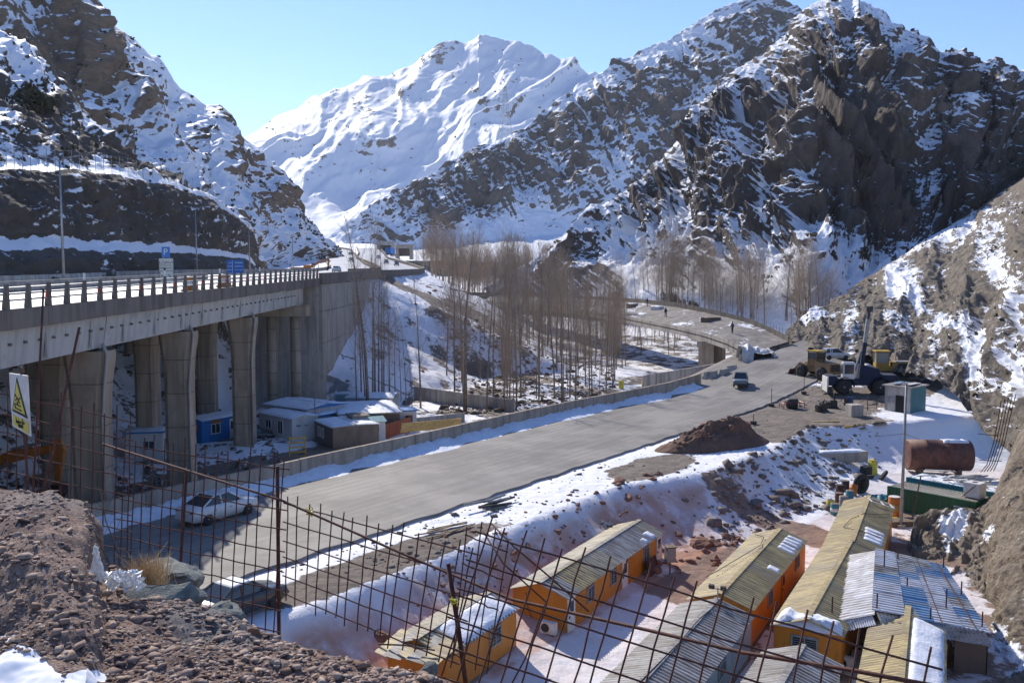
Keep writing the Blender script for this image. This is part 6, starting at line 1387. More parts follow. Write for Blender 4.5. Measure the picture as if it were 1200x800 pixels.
m = MB(); [m.tube([(q, .06, -.3), (q, .06, 3.0)], .04, 6) for q in (-.25, .3)]; m.build('post', M_steel, t)
# blue direction sign
d_ = 150.0; sc = d_ / F; p = P(276, 326, d_); t = thing('direction_sign', 'blue direction sign with white lines of place names', 'sign', (p[0], p[1], p[2] - .3), .0)
m = MB(); m.box((0, 0, (326-314)*sc+.3), (20*sc, .08, 18.5*sc)); b = m.build('board', M_blue, t, bevel=.02)
for k in range(4):
    z_ = (326 - 308 - k*4.1)*sc + .3
    m = MB(); x = -9*sc + (0 if k else 1.5*sc)
    while x < -.5*sc + (4*sc if k else 7*sc): 
        w_ = random.uniform(.6, 1.8)*sc; 
        if not (-4.2*sc < x < -1*sc): m.box((x + w_/2, -.05, z_ + random.uniform(-.3,.3)*sc), (w_*.8, .02, random.uniform(.5,1.1)*sc))
        x += w_
    x = 1*sc
    while x < 8.5*sc: w_ = random.uniform(.5, 1.6)*sc; m.box((x + w_/2, -.05, z_ + random.uniform(-.3,.3)*sc), (w_*.8, .02, random.uniform(.5,1.2)*sc)); x += w_ + .1*sc
    m.build('line_of_names', M_white, b)
m = MB(); m.box((-3.2*sc, -.055, (326-313)*sc+.3), (.5*sc, .02, 15*sc)); m.build('arrow_bar', M_white, b)
m = MB(); [m.tube([(q*sc, .1, -.3), (q*sc, .1, 5*sc)], .09, 6) for q in (-3, 5)]; m.build('post', M_steel, t)
# power pylon on the ridge
p = P(592, 166, 838); t = thing('power_pylon', 'lattice power pylon standing on the skyline ridge', 'pylon', p, .4)
m = MB(); Hp = 48
for k in range(8):
    z0_, z1_ = Hp*k/8, Hp*(k+1)/8; w0_, w1_ = 4.5*(1-k/8)+.7, 4.5*(1-(k+1)/8)+.7
    for a, b in (((-1,-1),(1,-1)),((1,-1),(1,1)),((1,1),(-1,1)),((-1,1),(-1,-1))):
        m.tube([(a[0]*w0_,a[1]*w0_,z0_),(a[0]*w1_,a[1]*w1_,z1_)], .16, 4); m.tube([(a[0]*w0_,a[1]*w0_,z0_),(b[0]*w1_,b[1]*w1_,z1_)], .11, 3); m.tube([(b[0]*w0_,b[1]*w0_,z0_),(a[0]*w1_,a[1]*w1_,z1_)], .11, 3)
m.build('tower', M_steel, t)
for z_, w_ in ((34, 8), (40, 6.5), (46, 5)): m = MB(); m.tube([(-w_,0,z_),(0,0,z_+1.2),(w_,0,z_)], .16, 4); m.tube([(-w_,0,z_),(w_,0,z_)], .13, 4); m.build('cross_arm', M_steel, t)
# ================================================================== bare trees
M_bark = simple('poplar_bark', (.26,.20,.15), (.17,.13,.10), 4, .9, vec='obj'); M_twig = simple('brown_twig', (.41,.305,.21), (.32,.24,.165), .6, .9); M_twigp = simple('pale_twig', (.50,.41,.32), (.42,.345,.27), .6, .9); M_twigg = simple('grey_twig', (.38,.30,.23), (.29,.23,.175), .6, .9)
def tree_mesh(kind, seed):
    r = random.Random(seed); H_ = 20.0; tr = MB(); tr.smooth = True; cr = MB()
    lean = r.gauss(0, .9), r.gauss(0, .9); pts = [(lean[0]*(i/6)**2 + r.uniform(-.08,.08)*i/3, lean[1]*(i/6)**2 + r.uniform(-.08,.08)*i/3, H_*i/6*.98 - (.5 if i == 0 else 0)) for i in range(7)]
    tr.tube(pts, [.115,.10,.085,.065,.045,.025,.008], 6)
    at = lambda z: Vector([float(np.interp(z, [p[2] for p in pts], [p[k] for p in pts])) for k in range(2)] + [z])
    n, z0_, ang, lf, nt_ = {'poplar': (120, .15, .45, .32, 8), 'slim': (70, .26, .40, .22, 5), 'spread': (85, .16, .75, .38, 10), 'willow': (90, .06, .6, .38, 5)}[kind]
    for i in range(n):
        z_ = H_*(z0_ + (0.97 - z0_)*r.random()**.85); b = at(z_); a = r.uniform(0, 6.283); L = (H_*1.02 - z_)*lf*r.uniform(.45, 1.25) + r.uniform(.5, 1.3); t_ = ang*r.uniform(.6, 1.6)
        d = Vector((math.cos(a)*math.sin(t_), math.sin(a)*math.sin(t_), math.cos(t_))); mid = b + d*L*.5; d2 = (d + Vector((r.uniform(-.15,.15), r.uniform(-.15,.15), .7 if kind != 'spread' else .3))).normalized(); end = mid + d2*L*.6
        r0 = .008 + .003*L/2; cr.tube([b, mid, end], [r0, r0*.6, .005], 3, False)
        for k in range(nt_):
            q = b.lerp(mid, r.uniform(.3, 1)) if r.random() < .4 else mid.lerp(end, r.random()); d3 = (d2 + Vector((r.gauss(0,.38), r.gauss(0,.38), r.gauss(0,.2)))).normalized(); cr.tube([q, q + d3*L*r.uniform(.25,.55)], [.006, .0025], 3, False)
    return tr, cr
PROTO = {}
def make_proto(kind, seed, mat):
    tr, cr = tree_mesh(kind, seed); a = tr.build('trunk', M_bark); b = cr.build('crown', mat, fix=False); PROTO.setdefault(kind, []).append((a.data, b.data)); bpy.data.objects.remove(a); bpy.data.objects.remove(b)
for k in range(5): make_proto('poplar', 100 + k, M_twig)
for k in range(4): make_proto('slim', 200 + k, M_twigg)
for k in range(3): make_proto('spread', 300 + k, M_twigp)
for k in range(2): make_proto('willow', 400 + k, M_twigg)
for k in range(3):
    tr, cr = tree_mesh('poplar', 500 + k); a = tr.build('trunk', M_twigp); b = cr.build('crown', M_twigp, fix=False); PROTO.setdefault('pale', []).append((a.data, b.data)); bpy.data.objects.remove(a); bpy.data.objects.remove(b)
TR = random.Random(5)
def tree(kind, x, y, h, label, group, fat=1.0, z=None):
    a, b = TR.choice(PROTO[kind]); t = thing('poplar_tree' if kind != 'willow' else 'willow_tree', label, 'tree', (x, y, (gz(x, y) if z is None else z) - .1), TR.uniform(0, 6.28), group)
    s_ = h / 20; fat = fat * 1.12; t.scale = (s_*fat*TR.uniform(.85,1.2), s_*fat*TR.uniform(.85,1.2), s_)
    o = bpy.data.objects.new('trunk', a); COL.objects.link(o); o.parent = t; o = bpy.data.objects.new('crown', b); COL.objects.link(o); o.parent = t
    return t
def treeat(kind, px, pyb, pyt, label, group=None, fat=1.0, z=-2.6):
    p = onG(px, pyb); h = (pyb - pyt) / F * p[1] * 1.0; return tree(kind, p[0], p[1], h, label, group, fat)
treeat('slim', 431, 492, 250, 'tallest slim bare poplar at the front of the left clump', None, 1.2); treeat('slim', 545, 482, 262, 'tall dark bare poplar standing behind the grey concrete wall', None, 1.9)
treeat('spread', 370, 512, 396, 'small bare sapling beside the white cabin', None, .8); treeat('slim', 493, 478, 318, 'dark bare poplar alone before the snowy mound', None, 1.3)
for px, b, tp in ((424,478,300),(437,486,255),(444,480,262),(450,474,300),(457,472,330),(463,476,345),(470,470,360),(418,470,310),(440,470,250),(476,478,372),(428,468,275),(456,480,380),(483,480,400),(448,465,290)):
    treeat('slim', px, b, tp, 'slim bare poplar in the clump left of the snowy mound', 'slim poplars in the left clump', .9)
n = 0
while n < 104:
    px = TR.uniform(515, 735); d_ = TR.uniform(108, 235); x = (px - 600)/F*d_; y = d_
    s, q = road_sn(x, y)
    if q < 24 or (x < -12 and y > 150): continue
    if px > 680 and d_ > 190 and TR.random() < .5: continue
    z_ = gz(x, y)
    if z_ > 2 : continue
    h = TR.uniform(8, 25) + (d_ - 108)*.04; tp = pix((x, y, z_ + h))[1]
    lim = np.interp(px, [515,545,570,600,640,680,735],[288,262,268,276,284,300,330]); 
    if tp < lim: h *= (pix((x,y,z_))[1] - lim)/(pix((x,y,z_))[1] - tp)
    if h < 6: continue
    k = TR.choice(['poplar','poplar','slim','poplar','willow' if h < 14 else 'slim'])
    tree(k, x, y, h, 'bare brown poplar in the dense grove below the flyover' if k != 'willow' else 'low bushy bare tree in the grove below the flyover', 'bare trees in the valley grove', 1.0, z_); n += 1
n = 0
def crag_z(px, f):
    """a point on the lower apron of the crag, f of the way up"""
    y0_, y1_ = np.interp(px, CRAG[0][0], CRAG[0][1]), np.interp(px, CRAG[1][0], CRAG[1][1]); d0, d1 = np.interp(px, CRAG[0][0], CRAG[0][2]), np.interp(px, CRAG[1][0], CRAG[1][2])
    return P(px, y0_ + (y1_ - y0_) * f, 1 / ((1 - f) / d0 + f / d1))
while n < 110:
    px = TR.uniform(700, 975); p = crag_z(px, TR.uniform(.03, .42)); yb = pix(p)[1]
    tp = np.interp(px, [700,735,760,790,815,845,870,900,925,960,980],[300,290,265,246,265,285,258,275,268,262,258]) + TR.uniform(-4, 62); h = max((yb - tp) / F * p[1], 5)
    tree(TR.choice(['pale','spread','spread']), p[0], p[1], h, 'pale bare tree behind the flyover under the dark crag', 'pale trees under the crag', 1.1, p[2]); n += 1
n = 0
while n < 40:
    px = TR.uniform(672, 800); d_ = TR.uniform(190, 232); x = (px - 600)/F*d_
    if d_ > np.interp(px, CRAG[0][0], CRAG[0][2]): continue
    tree(TR.choice(['slim','spread','willow']), x, d_, TR.uniform(6, 12), 'small bare tree in the thicket behind the flyover piers', 'thicket behind the flyover piers', 1.3); n += 1
n = 0; FAR = []
while n < 150:
    px = TR.uniform(485, 660); d_ = TR.uniform(300, 470); x = (px - 600)/F*d_; z_ = gz(x, d_)
    h = TR.uniform(12, 24); 
    if x < float(np.interp(d_, [280,340,400,500],[-22,-30,-46,-62])): continue
    FAR.append((x, d_, z_, h)); n += 1
def joined(name, places, fat, mat):
    """a far-off stand that reads as one mass"""
    vs, fs, k = [], [], 0; cache = {}
    for x, y, z_, h in places:
        for me in TR.choice(PROTO['poplar']):
            if me.name not in cache:
                v = np.zeros(len(me.vertices) * 3); me.vertices.foreach_get('co', v); l = np.zeros(len(me.loops), int); me.loops.foreach_get('vertex_index', l); t_ = np.zeros(len(me.polygons), int); me.polygons.foreach_get('loop_total', t_); cache[me.name] = (v.reshape(-1, 3), l, t_)
            v, l, t_ = cache[me.name]; a = TR.uniform(0, 6.28); sc_ = h / 20; c_, q = math.cos(a), math.sin(a)
            vs.append(np.stack([(v[:,0]*c_ - v[:,1]*q)*sc_*fat + x, (v[:,0]*q + v[:,1]*c_)*sc_*fat + y, v[:,2]*sc_ + z_ - .1], -1)); fs.append((l + k, t_)); k += len(v)
    V_ = np.concatenate(vs); L_ = np.concatenate([f[0] for f in fs]); T_ = np.concatenate([f[1] for f in fs])
    me = bpy.data.meshes.new(name); me.vertices.add(len(V_)); me.vertices.foreach_set('co', V_.reshape(-1).astype(np.float32)); me.loops.add(len(L_)); me.loops.foreach_set('vertex_index', L_.astype(np.int32)); me.polygons.add(len(T_)); st = np.concatenate([[0], np.cumsum(T_)[:-1]]); me.polygons.foreach_set('loop_start', st.astype(np.int32)); me.polygons.foreach_set('loop_total', T_.astype(np.int32)); me.update(calc_edges=True); me.materials.append(mat)
    o = bpy.data.objects.new(name, me); COL.objects.link(o); tag(o, kind='stuff')
joined('distant_wood', FAR, 1.4, M_twig)
for px, b, tp in ((385,500,470),(400,488,462),(378,490,468)): treeat('willow', px, b, tp, 'low leafless bush behind the sheds', 'bushes behind the sheds', 1.6)
# ================================================================== the rebar fence in front
def bil4(c, u, v):
    a, b, c_, d = [Vector(P(*q)) for q in c]; return a.lerp(b, u).lerp(d.lerp(c_, u), v)
FR = random.Random(9)
def mesh_panel(label, corners, nc, nr, r, over=.03):
    """corners: top left, top right, bottom right, bottom left as (px, py, distance)"""
    t = thing('rebar_mesh_panel', label, 'mesh fence', bil4(corners, .5, 1)); o_ = Vector(t.location); m = MB()
    for i in range(nc + 1):
        u = i / nc + FR.uniform(-.008, .008); k0, k1 = FR.uniform(-.06, .03), FR.uniform(-.02, .07); b = FR.uniform(-.004, .004)
        pts = [bil4(corners, u + b * (j % 2) + FR.uniform(-.0025, .0025), k0 + (1 + k1 - k0) * j / 5) - o_ for j in range(6)]; m.tube(pts, r, 5)
    m.build('upright_bars', M_rust, t); m = MB()
    for i in range(nr + 1):
        v = (i + .35) / (nr + .6) + FR.uniform(-.01, .01)
        pts = [bil4(corners, (-over + (1 + 2*over) * j / 8), v + FR.uniform(-.006, .006)) - o_ + Vector((0, -.012, 0)) for j in range(9)]; m.tube(pts, r, 5)
    m.build('cross_bars', M_rust, t); return t
mesh_panel('rusty mesh panel at the far left, behind the warning sign', ((-25,448,12.0),(152,486,10.6),(148,672,10.4),(-25,640,11.8)), 14, 8, .0075)
mesh_panel('rusty mesh panel in front of the moving white saloon', ((146,512,11.0),(334,540,10.0),(322,745,9.8),(138,700,10.8)), 15, 8, .0074)
mesh_panel('rusty mesh panel hanging free over the snowy bank', ((338,584,10.0),(556,640,8.2),(530,782,8.1),(336,702,9.9)), 15, 5, .0074)
mesh_panel('rusty mesh panel leaning across the orange huts', ((572,614,6.7),(1085,764,4.9),(1040,985,4.7),(512,800,6.5)), 18, 5, .0068)
mesh_panel('narrow bent mesh strip tangled at the overlap of two panels', ((548,612,7.6),(596,632,7.4),(570,790,7.3),(530,775,7.5)), 3, 4, .0062)
def rod(label, pts, r, name='steel_post'):
    q = [Vector(P(*p)) for p in pts]; o_ = q[-1]; t = MB(); t.smooth = True; t.tube([v - o_ for v in q], r, 8)
    o = t.build(name, M_rust); o.location = o_; return tag(o, label, 'post' if name == 'steel_post' else 'bar')
rod('thick rusty post standing between two mesh panels', [(325,546,10.1),(326,640,10.05),(327,752,10)], .021); rod('leaning rusty post tied with yellow cord in front of the broken hut', [(525,660,7.6),(537,735,7.5),(550,830,7.3)], .020)
rod('slim rusty post behind the yellow grass', [(219,548,10.4),(213,640,10.4),(208,712,10.3)], .016); rod('thin leaning rod rising across the guard rail', [(51,338,9.2),(45,460,9.2),(38,592,9.1)], .011); rod('leaning rod tied at mid height, right of the warning sign', [(93,383,9.0),(72,480,9.0),(62,530,8.95),(42,606,8.9)], .013)
rod('long thick bar sloping across all the mesh panels', [(120,520,10.8),(330,586,9.7),(480,652,8.6),(600,702,7.6),(760,738,6.4),(870,764,5.7),(1000,785,5.1),(1110,806,4.7)], .013, 'steel_bar')
rod('thin bent bar hooked at the panel overlap', [(566,622,7.4),(590,660,7.2),(640,705,6.8),(616,770,7.0),(600,800,7.0)], .0065, 'bent_bar'); rod('bent bar bowing down over the orange hut roof', [(575,612,7.3),(602,640,7.1),(640,672,6.9),(690,716,6.7)], .0065, 'bent_bar')
for px, py, d_, lb in ((363,599,9.5,'yellow cord knot on the sloping bar'), (533,705,7.45,'yellow cord tied round the leaning post')):
    c = Vector(P(px, py, d_)); m = MB(); [m.tube([c + Vector((FR.gauss(0,.02),FR.gauss(0,.02),FR.gauss(0,.02))) for _ in range(4)], .006, 4) for _ in range(9)]; o = m.build('cord', M_yelb); tag(o, lb, 'cord')
# warning sign
c = [Vector(P(*q)) for q in ((10.5,437,9.75),(31.5,440,9.3),(35.5,511,9.3),(14.5,499,9.75))]; o_ = (c[2] + c[3]) / 2
t = thing('warning_sign', 'white warning sign with yellow triangle and a falling figure', 'sign', o_); nrm = (c[1]-c[0]).cross(c[3]-c[0]).normalized()
if nrm.y > 0: nrm = -nrm
def S2(u, v, k=0.0): return c[0].lerp(c[1], u).lerp(c[3].lerp(c[2], u), v) - o_ + nrm * k
def flat(poly, k, mat, name, parent, th=.003): m = MB(); m.prism([S2(u, v, k) for u, v in poly], nrm * th); return m.build(name, mat, parent)
M_sy = simple('sign_yellow', (.70,.58,.08), (.62,.52,.10), 3, .5)
bd_ = flat([(0,0),(1,0),(1,1),(0,1)], -.012, M_white, 'board', t, .012)
flat([(.45,.05),(.93,.72),(.08,.70)], .002, M_ink, 'triangle_border', bd_); flat([(.455,.135),(.82,.665),(.17,.65)], .006, M_sy, 'triangle', bd_); flat([(.1,.76),(.96,.78),(.96,.975),(.1,.95)], .002, M_sy, 'word_panel', bd_)
m = MB()
for a, b in (((.40,.40),(.55,.44)),((.55,.44),(.62,.40)),((.44,.43),(.36,.47)),((.50,.44),(.58,.50)),((.30,.53),(.62,.55)),((.30,.53),(.33,.61)),((.33,.61),(.66,.62)),((.46,.48),(.46,.55))): m.tube([S2(*a, .012), S2(*b, .012)], .0065, 5)
m.smooth = True; m.lathe([(.001,-.012),(.012,0),(.001,.012)], 8, M=Matrix.Translation(S2(.37,.375,.012))); m.build('falling_figure', M_ink, bd_)
xa = (c[1]-c[0]).normalized(); za = (c[0]-c[3]).normalized(); ya = za.cross(xa); Mx = Matrix((xa, za, xa.cross(za))).transposed().to_euler()
wd = text('\ufec1\ufeee\ufed8\ufeb3 \ufeae\ufec4\ufea7', .085, M_ink, bd_, S2(.52,.825,.006), Mx); wd2 = text('DANGER', .05, M_ink, bd_, S2(.54,.91,.006), Mx)
for q in (wd, wd2): q.scale = (.8, 1, 1)
m = MB(); m.tube([S2(.55,-.12,-.03), S2(.5,1,-.03), S2(.52,2.3,-.03)], .014, 6); m.build('post', M_rust, t)
# ================================================================== rocks, rubble, pipes, cloth, grass
def rock_mesh(seed, sub=2, flat_=.7, sharp=.35):
    bm = bmesh.new(); bmesh.ops.create_icosphere(bm, subdivisions=sub, radius=1); r = random.Random(seed)
    pl = [(Vector((r.gauss(0,1), r.gauss(0,1), r.gauss(0,1))).normalized(), r.uniform(.45, .8)) for _ in range(9)]
    for v in bm.verts:
        for n_, d in pl:
            k = v.co.dot(n_) - d
            if k > 0: v.co -= n_ * k
        q = v.co * 1.6; v.co *= 1 + float(fbm(q.x + seed, q.y, q.z, 3, 501)) * sharp; v.co.z *= flat_
    me = bpy.data.meshes.new('rock'); bm.to_mesh(me); bm.free(); return me
M_rk_br = simple('red_brown_rock', (.26,.13,.08), (.18,.09,.06), 3, .9, bump=.05, bscale=9, c3=(.36,.22,.15)); M_rk_gr = simple('grey_green_rock', (.21,.225,.20), (.13,.14,.13), 3, .9, bump=.04, bscale=14, c3=(.34,.35,.32)); M_rk_or = simple('orange_rock', (.34,.17,.09), (.26,.13,.07), 5, .9, bump=.03, bscale=12)
RK = [rock_mesh(k, 2, .75) for k in range(6)]; RKB = [rock_mesh(20 + k, 3, .8, .45) for k in range(4)]
def rock(label, p, s_, mat, big=False, group=None, rz=None, me=None, tilt=0):
    me0 = me or random.choice(RKB if big else RK); key = (me0.name, mat.name)
    if key not in RKM: m2 = me0.copy(); m2.materials.append(mat); RKM[key] = m2
    o = bpy.data.objects.new('rock', RKM[key]); COL.objects.link(o); o.location = p; o.scale = s_ if hasattr(s_, '__len__') else (s_*random.uniform(.8,1.3), s_*random.uniform(.8,1.2), s_*random.uniform(.7,1)); o.rotation_euler = (tilt, random.uniform(-.3,.3), random.random()*6 if rz is None else rz)
    return tag(o, label, 'rock', group)
RKM = {}; random.seed(33)
rock('grey green slab of rock on the gravel beside the dry grass', P(186,703,5.2), (.24,.16,.15), M_rk_gr, True, rz=.4, tilt=.5); rock('dark green jagged rock behind the grass at the mesh foot', P(205,670,5.9), (.26,.2,.14), M_rk_gr, True); rock('grey rock with pale face below the dark parked saloon', P(272,719,5.1), (.12,.1,.09), M_rk_gr, True); rock('small grey rock at the gravel edge left of the thick post', P(252,716,5.1), (.10,.1,.08), M_rk_gr, True); rock('small orange rock on the gravel near the thick post', P(295,744,4.75), (.045,.04,.05), M_rk_or, True); rock('dark rock tucked under the dry grass', P(166,690,5.5), (.14,.1,.09), M_rk_gr, True); rock('brown rock on the gravel edge before the broken hut', P(498,790,4.5), (.09,.07,.06), M_rk_gr, True)
rock('brown rock perched at the lower edge of the pink bank', onG(403,762)+Vector((0,0,0)), .55, M_rk_br, True); rock('brown flat rock lying in the snow of the pink bank', onG(447,702), (.75,.5,.35), M_rk_br, True); rock('reddish rock at the foot of the pink bank, left end', onG(388,746), .45, M_rk_br, True); rock('big cracked brown boulder behind the long orange hut', onG(820,636), .8, M_rk_br, True)
n = 0
while n < 90:
    px, py = random.gauss(760, 70), random.gauss(590, 34)
    if not (610 < px < 905 and 556 < py < 655) or (px < 770 and py > 612): continue
    p = onG(px, py); 
    if road_sn(p.x, p.y)[1] > -5: continue
    rock('brown stone lying on the pink snowy bank', p, min(.6, .12 + random.expovariate(7)), M_rk_br, False, 'stones on the snowy bank'); n += 1
n = 0
while n < 60:
    px, py = random.uniform(450, 690), random.uniform(575, 680); p = onG(px, py); q = road_sn(p.x, p.y)[1]
    if not -7.5 < q < -3.5: continue
    rock('small stone on the crest of the snowy bank', p, .06 + random.expovariate(14), M_rk_br, False, 'stones along the bank crest'); n += 1
def scatter(name, pts_sizes, mat, seed=0):
    """many small angular stones as one mass"""
    r = np.random.default_rng(seed); n = len(pts_sizes); base = np.array([(-1,-1,-.7),(1,-1,-.7),(1,1,-.7),(-1,1,-.7),(-.7,-.7,.7),(.7,-.8,.6),(.7,.7,.8),(-.8,.7,.6)], float)
    V = np.zeros((n, 8, 3)); 
    for i, (p, s_) in enumerate(pts_sizes):
        a = r.uniform(0, 6.28); c_, s2 = math.cos(a), math.sin(a); b = base * r.uniform(.55, 1.25, (8, 3)) * np.array([s_*r.uniform(.7,1.6), s_, s_*r.uniform(*((.25,.6) if name == 'gravel_stones' else (.4,.9)))])
        ta = r.uniform(-.6, .6); y = b[:,1]*math.cos(ta) - b[:,2]*math.sin(ta); z = b[:,1]*math.sin(ta) + b[:,2]*math.cos(ta)
        V[i,:,0] = b[:,0]*c_ - y*s2 + p[0]; V[i,:,1] = b[:,0]*s2 + y*c_ + p[1]; V[i,:,2] = z + p[2]
    f = np.array([(0,3,2,1),(4,5,6,7),(0,1,5,4),(1,2,6,5),(2,3,7,6),(3,0,4,7)]); q = (np.arange(n)[:,None,None]*8 + f[None]).reshape(-1,4); nf = len(q)
    me = bpy.data.meshes.new(name); me.vertices.add(n*8); me.vertices.foreach_set('co', V.reshape(-1).astype(np.float32)); me.loops.add(nf*4); me.loops.foreach_set('vertex_index', q.reshape(-1).astype(np.int32)); me.polygons.add(nf); me.polygons.foreach_set('loop_start', np.arange(0, nf*4, 4, dtype=np.int32)); me.polygons.foreach_set('loop_total', np.full(nf, 4, np.int32)); me.update(calc_edges=True); me.materials.append(mat)
    o = bpy.data.objects.new(name, me); COL.objects.link(o); return tag(o, kind='stuff')
def stone_mat(name, cs):
    t = NT(name); p = t.pos(); v = t.n('TexVoronoi', {'Vector': p, 'Scale': 25.0}); c_ = t.n('SeparateColor', {0: v.outputs[1]}).outputs[0]; col = t.mix(c_, cs[0], cs[1]); col = t.mix(t.ramp(t.noise(3, 3, .5, p), .5, .65), col, cs[2]); return t.done(col, .9, None, None, .2)
V, PX_, PY_ = SHEETS['gravel_mound']; rg = np.random.default_rng(3); L_ = []
nr_, nc_ = PX_.shape
for _ in range(20000):
    i, j = rg.integers(0, nr_), rg.integers(0, nc_)
    if PY_[i, j] > 830 or (PX_[i,j] < 70 and PY_[i,j] > 765) or (80 < PX_[i,j] < 125 and PY_[i,j] > 775): continue
    s_ = .003 + rg.exponential(.0052); L_.append((V[i, j] + np.array([rg.normal(0,.006), rg.normal(0,.006), s_*.3]), min(s_, .03)))
scatter('gravel_stones', L_, stone_mat('loose_gravel', ((.15,.085,.06),(.46,.355,.28),(.26,.185,.15))))
def gscatter(name, n, fpx, s0, s1, mat, test=None, seed=1, smax=.6):
    r = random.Random(seed); xs, ys, ss = [], [], []
    while len(xs) < n:
        px, py = fpx(r); 
        p = G(px, py, -2); xs.append(p[0]); ys.append(p[1])
    xs, ys = np.array(xs), np.array(ys)
    for _ in range(6):
        zs = ground_z(xs, ys); pp = [pix((a, b, c_)) for a, b, c_ in zip(xs, ys, zs)]; break
    zs = ground_z(xs, ys); out = []
    for a, b, c_ in zip(xs, ys, zs):
        s_ = min(s0 + r.expovariate(1/s1), smax)
        if test is None or test(a, b): out.append(((a, b, c_ + s_*.1), s_))
    return scatter(name, out, mat, seed)
M_rub = stone_mat('grey_rubble', ((.14,.12,.105),(.26,.22,.19),(.17,.13,.10)))
def at_bank(r):
    return r.uniform(830, 1030), r.uniform(490, 650)
gscatter('bank_rubble', 1700, at_bank, .05, .10, M_rub, lambda a, b: b < np.interp(a, [c_[0] for c_ in CREST], [c_[1] for c_ in CREST]) + .3 and 13 < a < 36 and -3.1 < gz(a, b) < .3, 5)
gscatter('yard_rubble', 1100, lambda r: (r.uniform(-20, 330), r.uniform(470, 600)), .06, .13, stone_mat('yard_debris', ((.10,.085,.075),(.20,.16,.13),(.55,.56,.58))), lambda a, b: road_sn(a, b)[1] > 15, 6, .7)
gscatter('grove_litter', 3000, lambda r: (r.uniform(430, 720), r.uniform(420, 480)), .05, .10, stone_mat('grove_debris', ((.09,.07,.055),(.16,.12,.09),(.13,.09,.06))), lambda a, b: road_sn(a, b)[1] > 21 and a > -9, 7)
gscatter('shelf_gravel', 2400, lambda r: (r.uniform(330, 900), r.uniform(500, 720)), .02, .035, stone_mat('shelf_stones', ((.12,.11,.10),(.24,.21,.19),(.16,.13,.11))), lambda a, b: -9 < road_sn(a, b)[1] < -.2 and b > 36, 8, .2)
gscatter('pad_rubble', 700, lambda r: (r.uniform(880, 1060), r.uniform(455, 500)), .03, .06, M_rub, lambda a, b: road_sn(a, b)[1] < -.5, 10, .3)
gscatter('slope_boulders', 90, lambda r: (r.uniform(380, 540), r.uniform(370, 470)), .08, .16, M_rub, lambda a, b: b > 119, 9, .8)
# earth heap at the road edge
p0 = onG(836, 522); t = thing('earth_heap', 'heap of dark brown earth and rocks at the road edge', 'heap', p0, 0)
gu, gv = np.meshgrid(np.linspace(-1, 1, 90), np.linspace(-1, 1, 60)); rr = np.sqrt(gu**2 + gv**2)
hh = 2.3*np.clip(1 - rr, 0, 1)**.8 * (.75 + .5*fbm(gu*2+3, gv*2, 0, 3, 511)) + np.clip(1-rr, 0, 1)*np.abs(fbm(gu*9, gv*7, 0, 4, 512))*.9 + .9*np.exp(-((gu-.45)**2/.05+(gv-.1)**2/.12)) - .12 - .3*(rr > .96)
hv = np.stack([gu*5.4, gu*2.4 + gv*2.8, hh*1.15], -1)
hp = gridmesh('earth', hv, terrain_mat('brown_earth', (.14,.085,.06), (.20,.125,.085), (.09,.06,.045), 2, rockscale=.9, bdist=.12), {'snow': gu*0 - .5, 'thin': gu*0 + .1}); hp.parent = t
random.seed(44)
for k in range(38):
    i, j = random.randrange(12, 48), random.randrange(14, 76); rock('brown rock lying on the earth heap', Vector(hv[i, j]) + p0 + Vector((0,0,.03)), .1 + random.expovariate(9), M_rk_br, False, 'rocks on the earth heap')
rock('grey block at the left foot of the earth heap', onG(783, 509), (.7,.35,.3), M_rk_gr, True); rock('lone stone on the road beside the earth heap', onG(766, 513) , .28, M_rk_br)
# pipes stacked at the road edge
for k in range(9):
    c_ = onG(580, 594); a = HR + random.gauss(0, .10); t = MB(); t.smooth = True; L = random.uniform(1.6, 3.0); t.tube([(-L/2,0,0),(L/2,0,0)], .075, 8); o = t.build('scrap_pipe', [M_conc_d, M_blk, M_greyp][k % 3]); o.location = (c_.x + random.gauss(0,.5), c_.y + (k-4)*.17, c_.z + .12 + .13*(k % 3)); o.rotation_euler = (0, random.gauss(0,.04), a - .15); tag(o, 'pipe in the dark heap of pipes on the snow shoulder', 'pipe', 'pipes heaped on the road shoulder')
for k in range(7):
    c_ = onG(522, 622); t = MB(); t.box((0,0,0),(random.uniform(2,3.2),.12,.05)); o = t.build('timber_board', M_wood); o.location = (c_.x + random.gauss(0,.6), c_.y + (k-3)*.3, c_.z + .1); o.rotation_euler = (0,0,HR - .25 + random.gauss(0,.12)); tag(o, 'thin dark board lying on the grey gravel patch', 'board', 'boards on the gravel patch')
# white plastic, dry grass, twigs on the mound
M_plas = NT('white_plastic'); M_plas.b.inputs['Transmission Weight'].default_value = .25; M_plas = M_plas.done((.78,.79,.80), .4)
def plastic(label, px, py, d_, w_, h, seed):
    gu, gv = np.meshgrid(np.linspace(-.5,.5,34), np.linspace(0,1,34)); wd_ = w_*(1 - .75*np.clip(gv*h/ w_ - .2, 0, 1) if h > w_ else 1)
    X_ = gu*wd_; Yv = fbm(gu*5, gv*5, seed, 4, 521)*w_*.55; Zv = gv*h + fbm(gu*4, gv*4, seed+3, 3, 522)*.05
    o = gridmesh('plastic_sheet', np.stack([X_, Yv, Zv], -1), M_plas, smooth=False); o.location = P(px, py, d_); tag(o, label, 'plastic sheet')
plastic('pointed scrap of white plastic beside the gravel hump', 114, 680, 5.0, .11, .19, 1); plastic('crumpled white plastic sheet at the foot of the dry grass', 146, 690, 5.05, .20, .10, 2)
gr_ = MB(); r = random.Random(3)
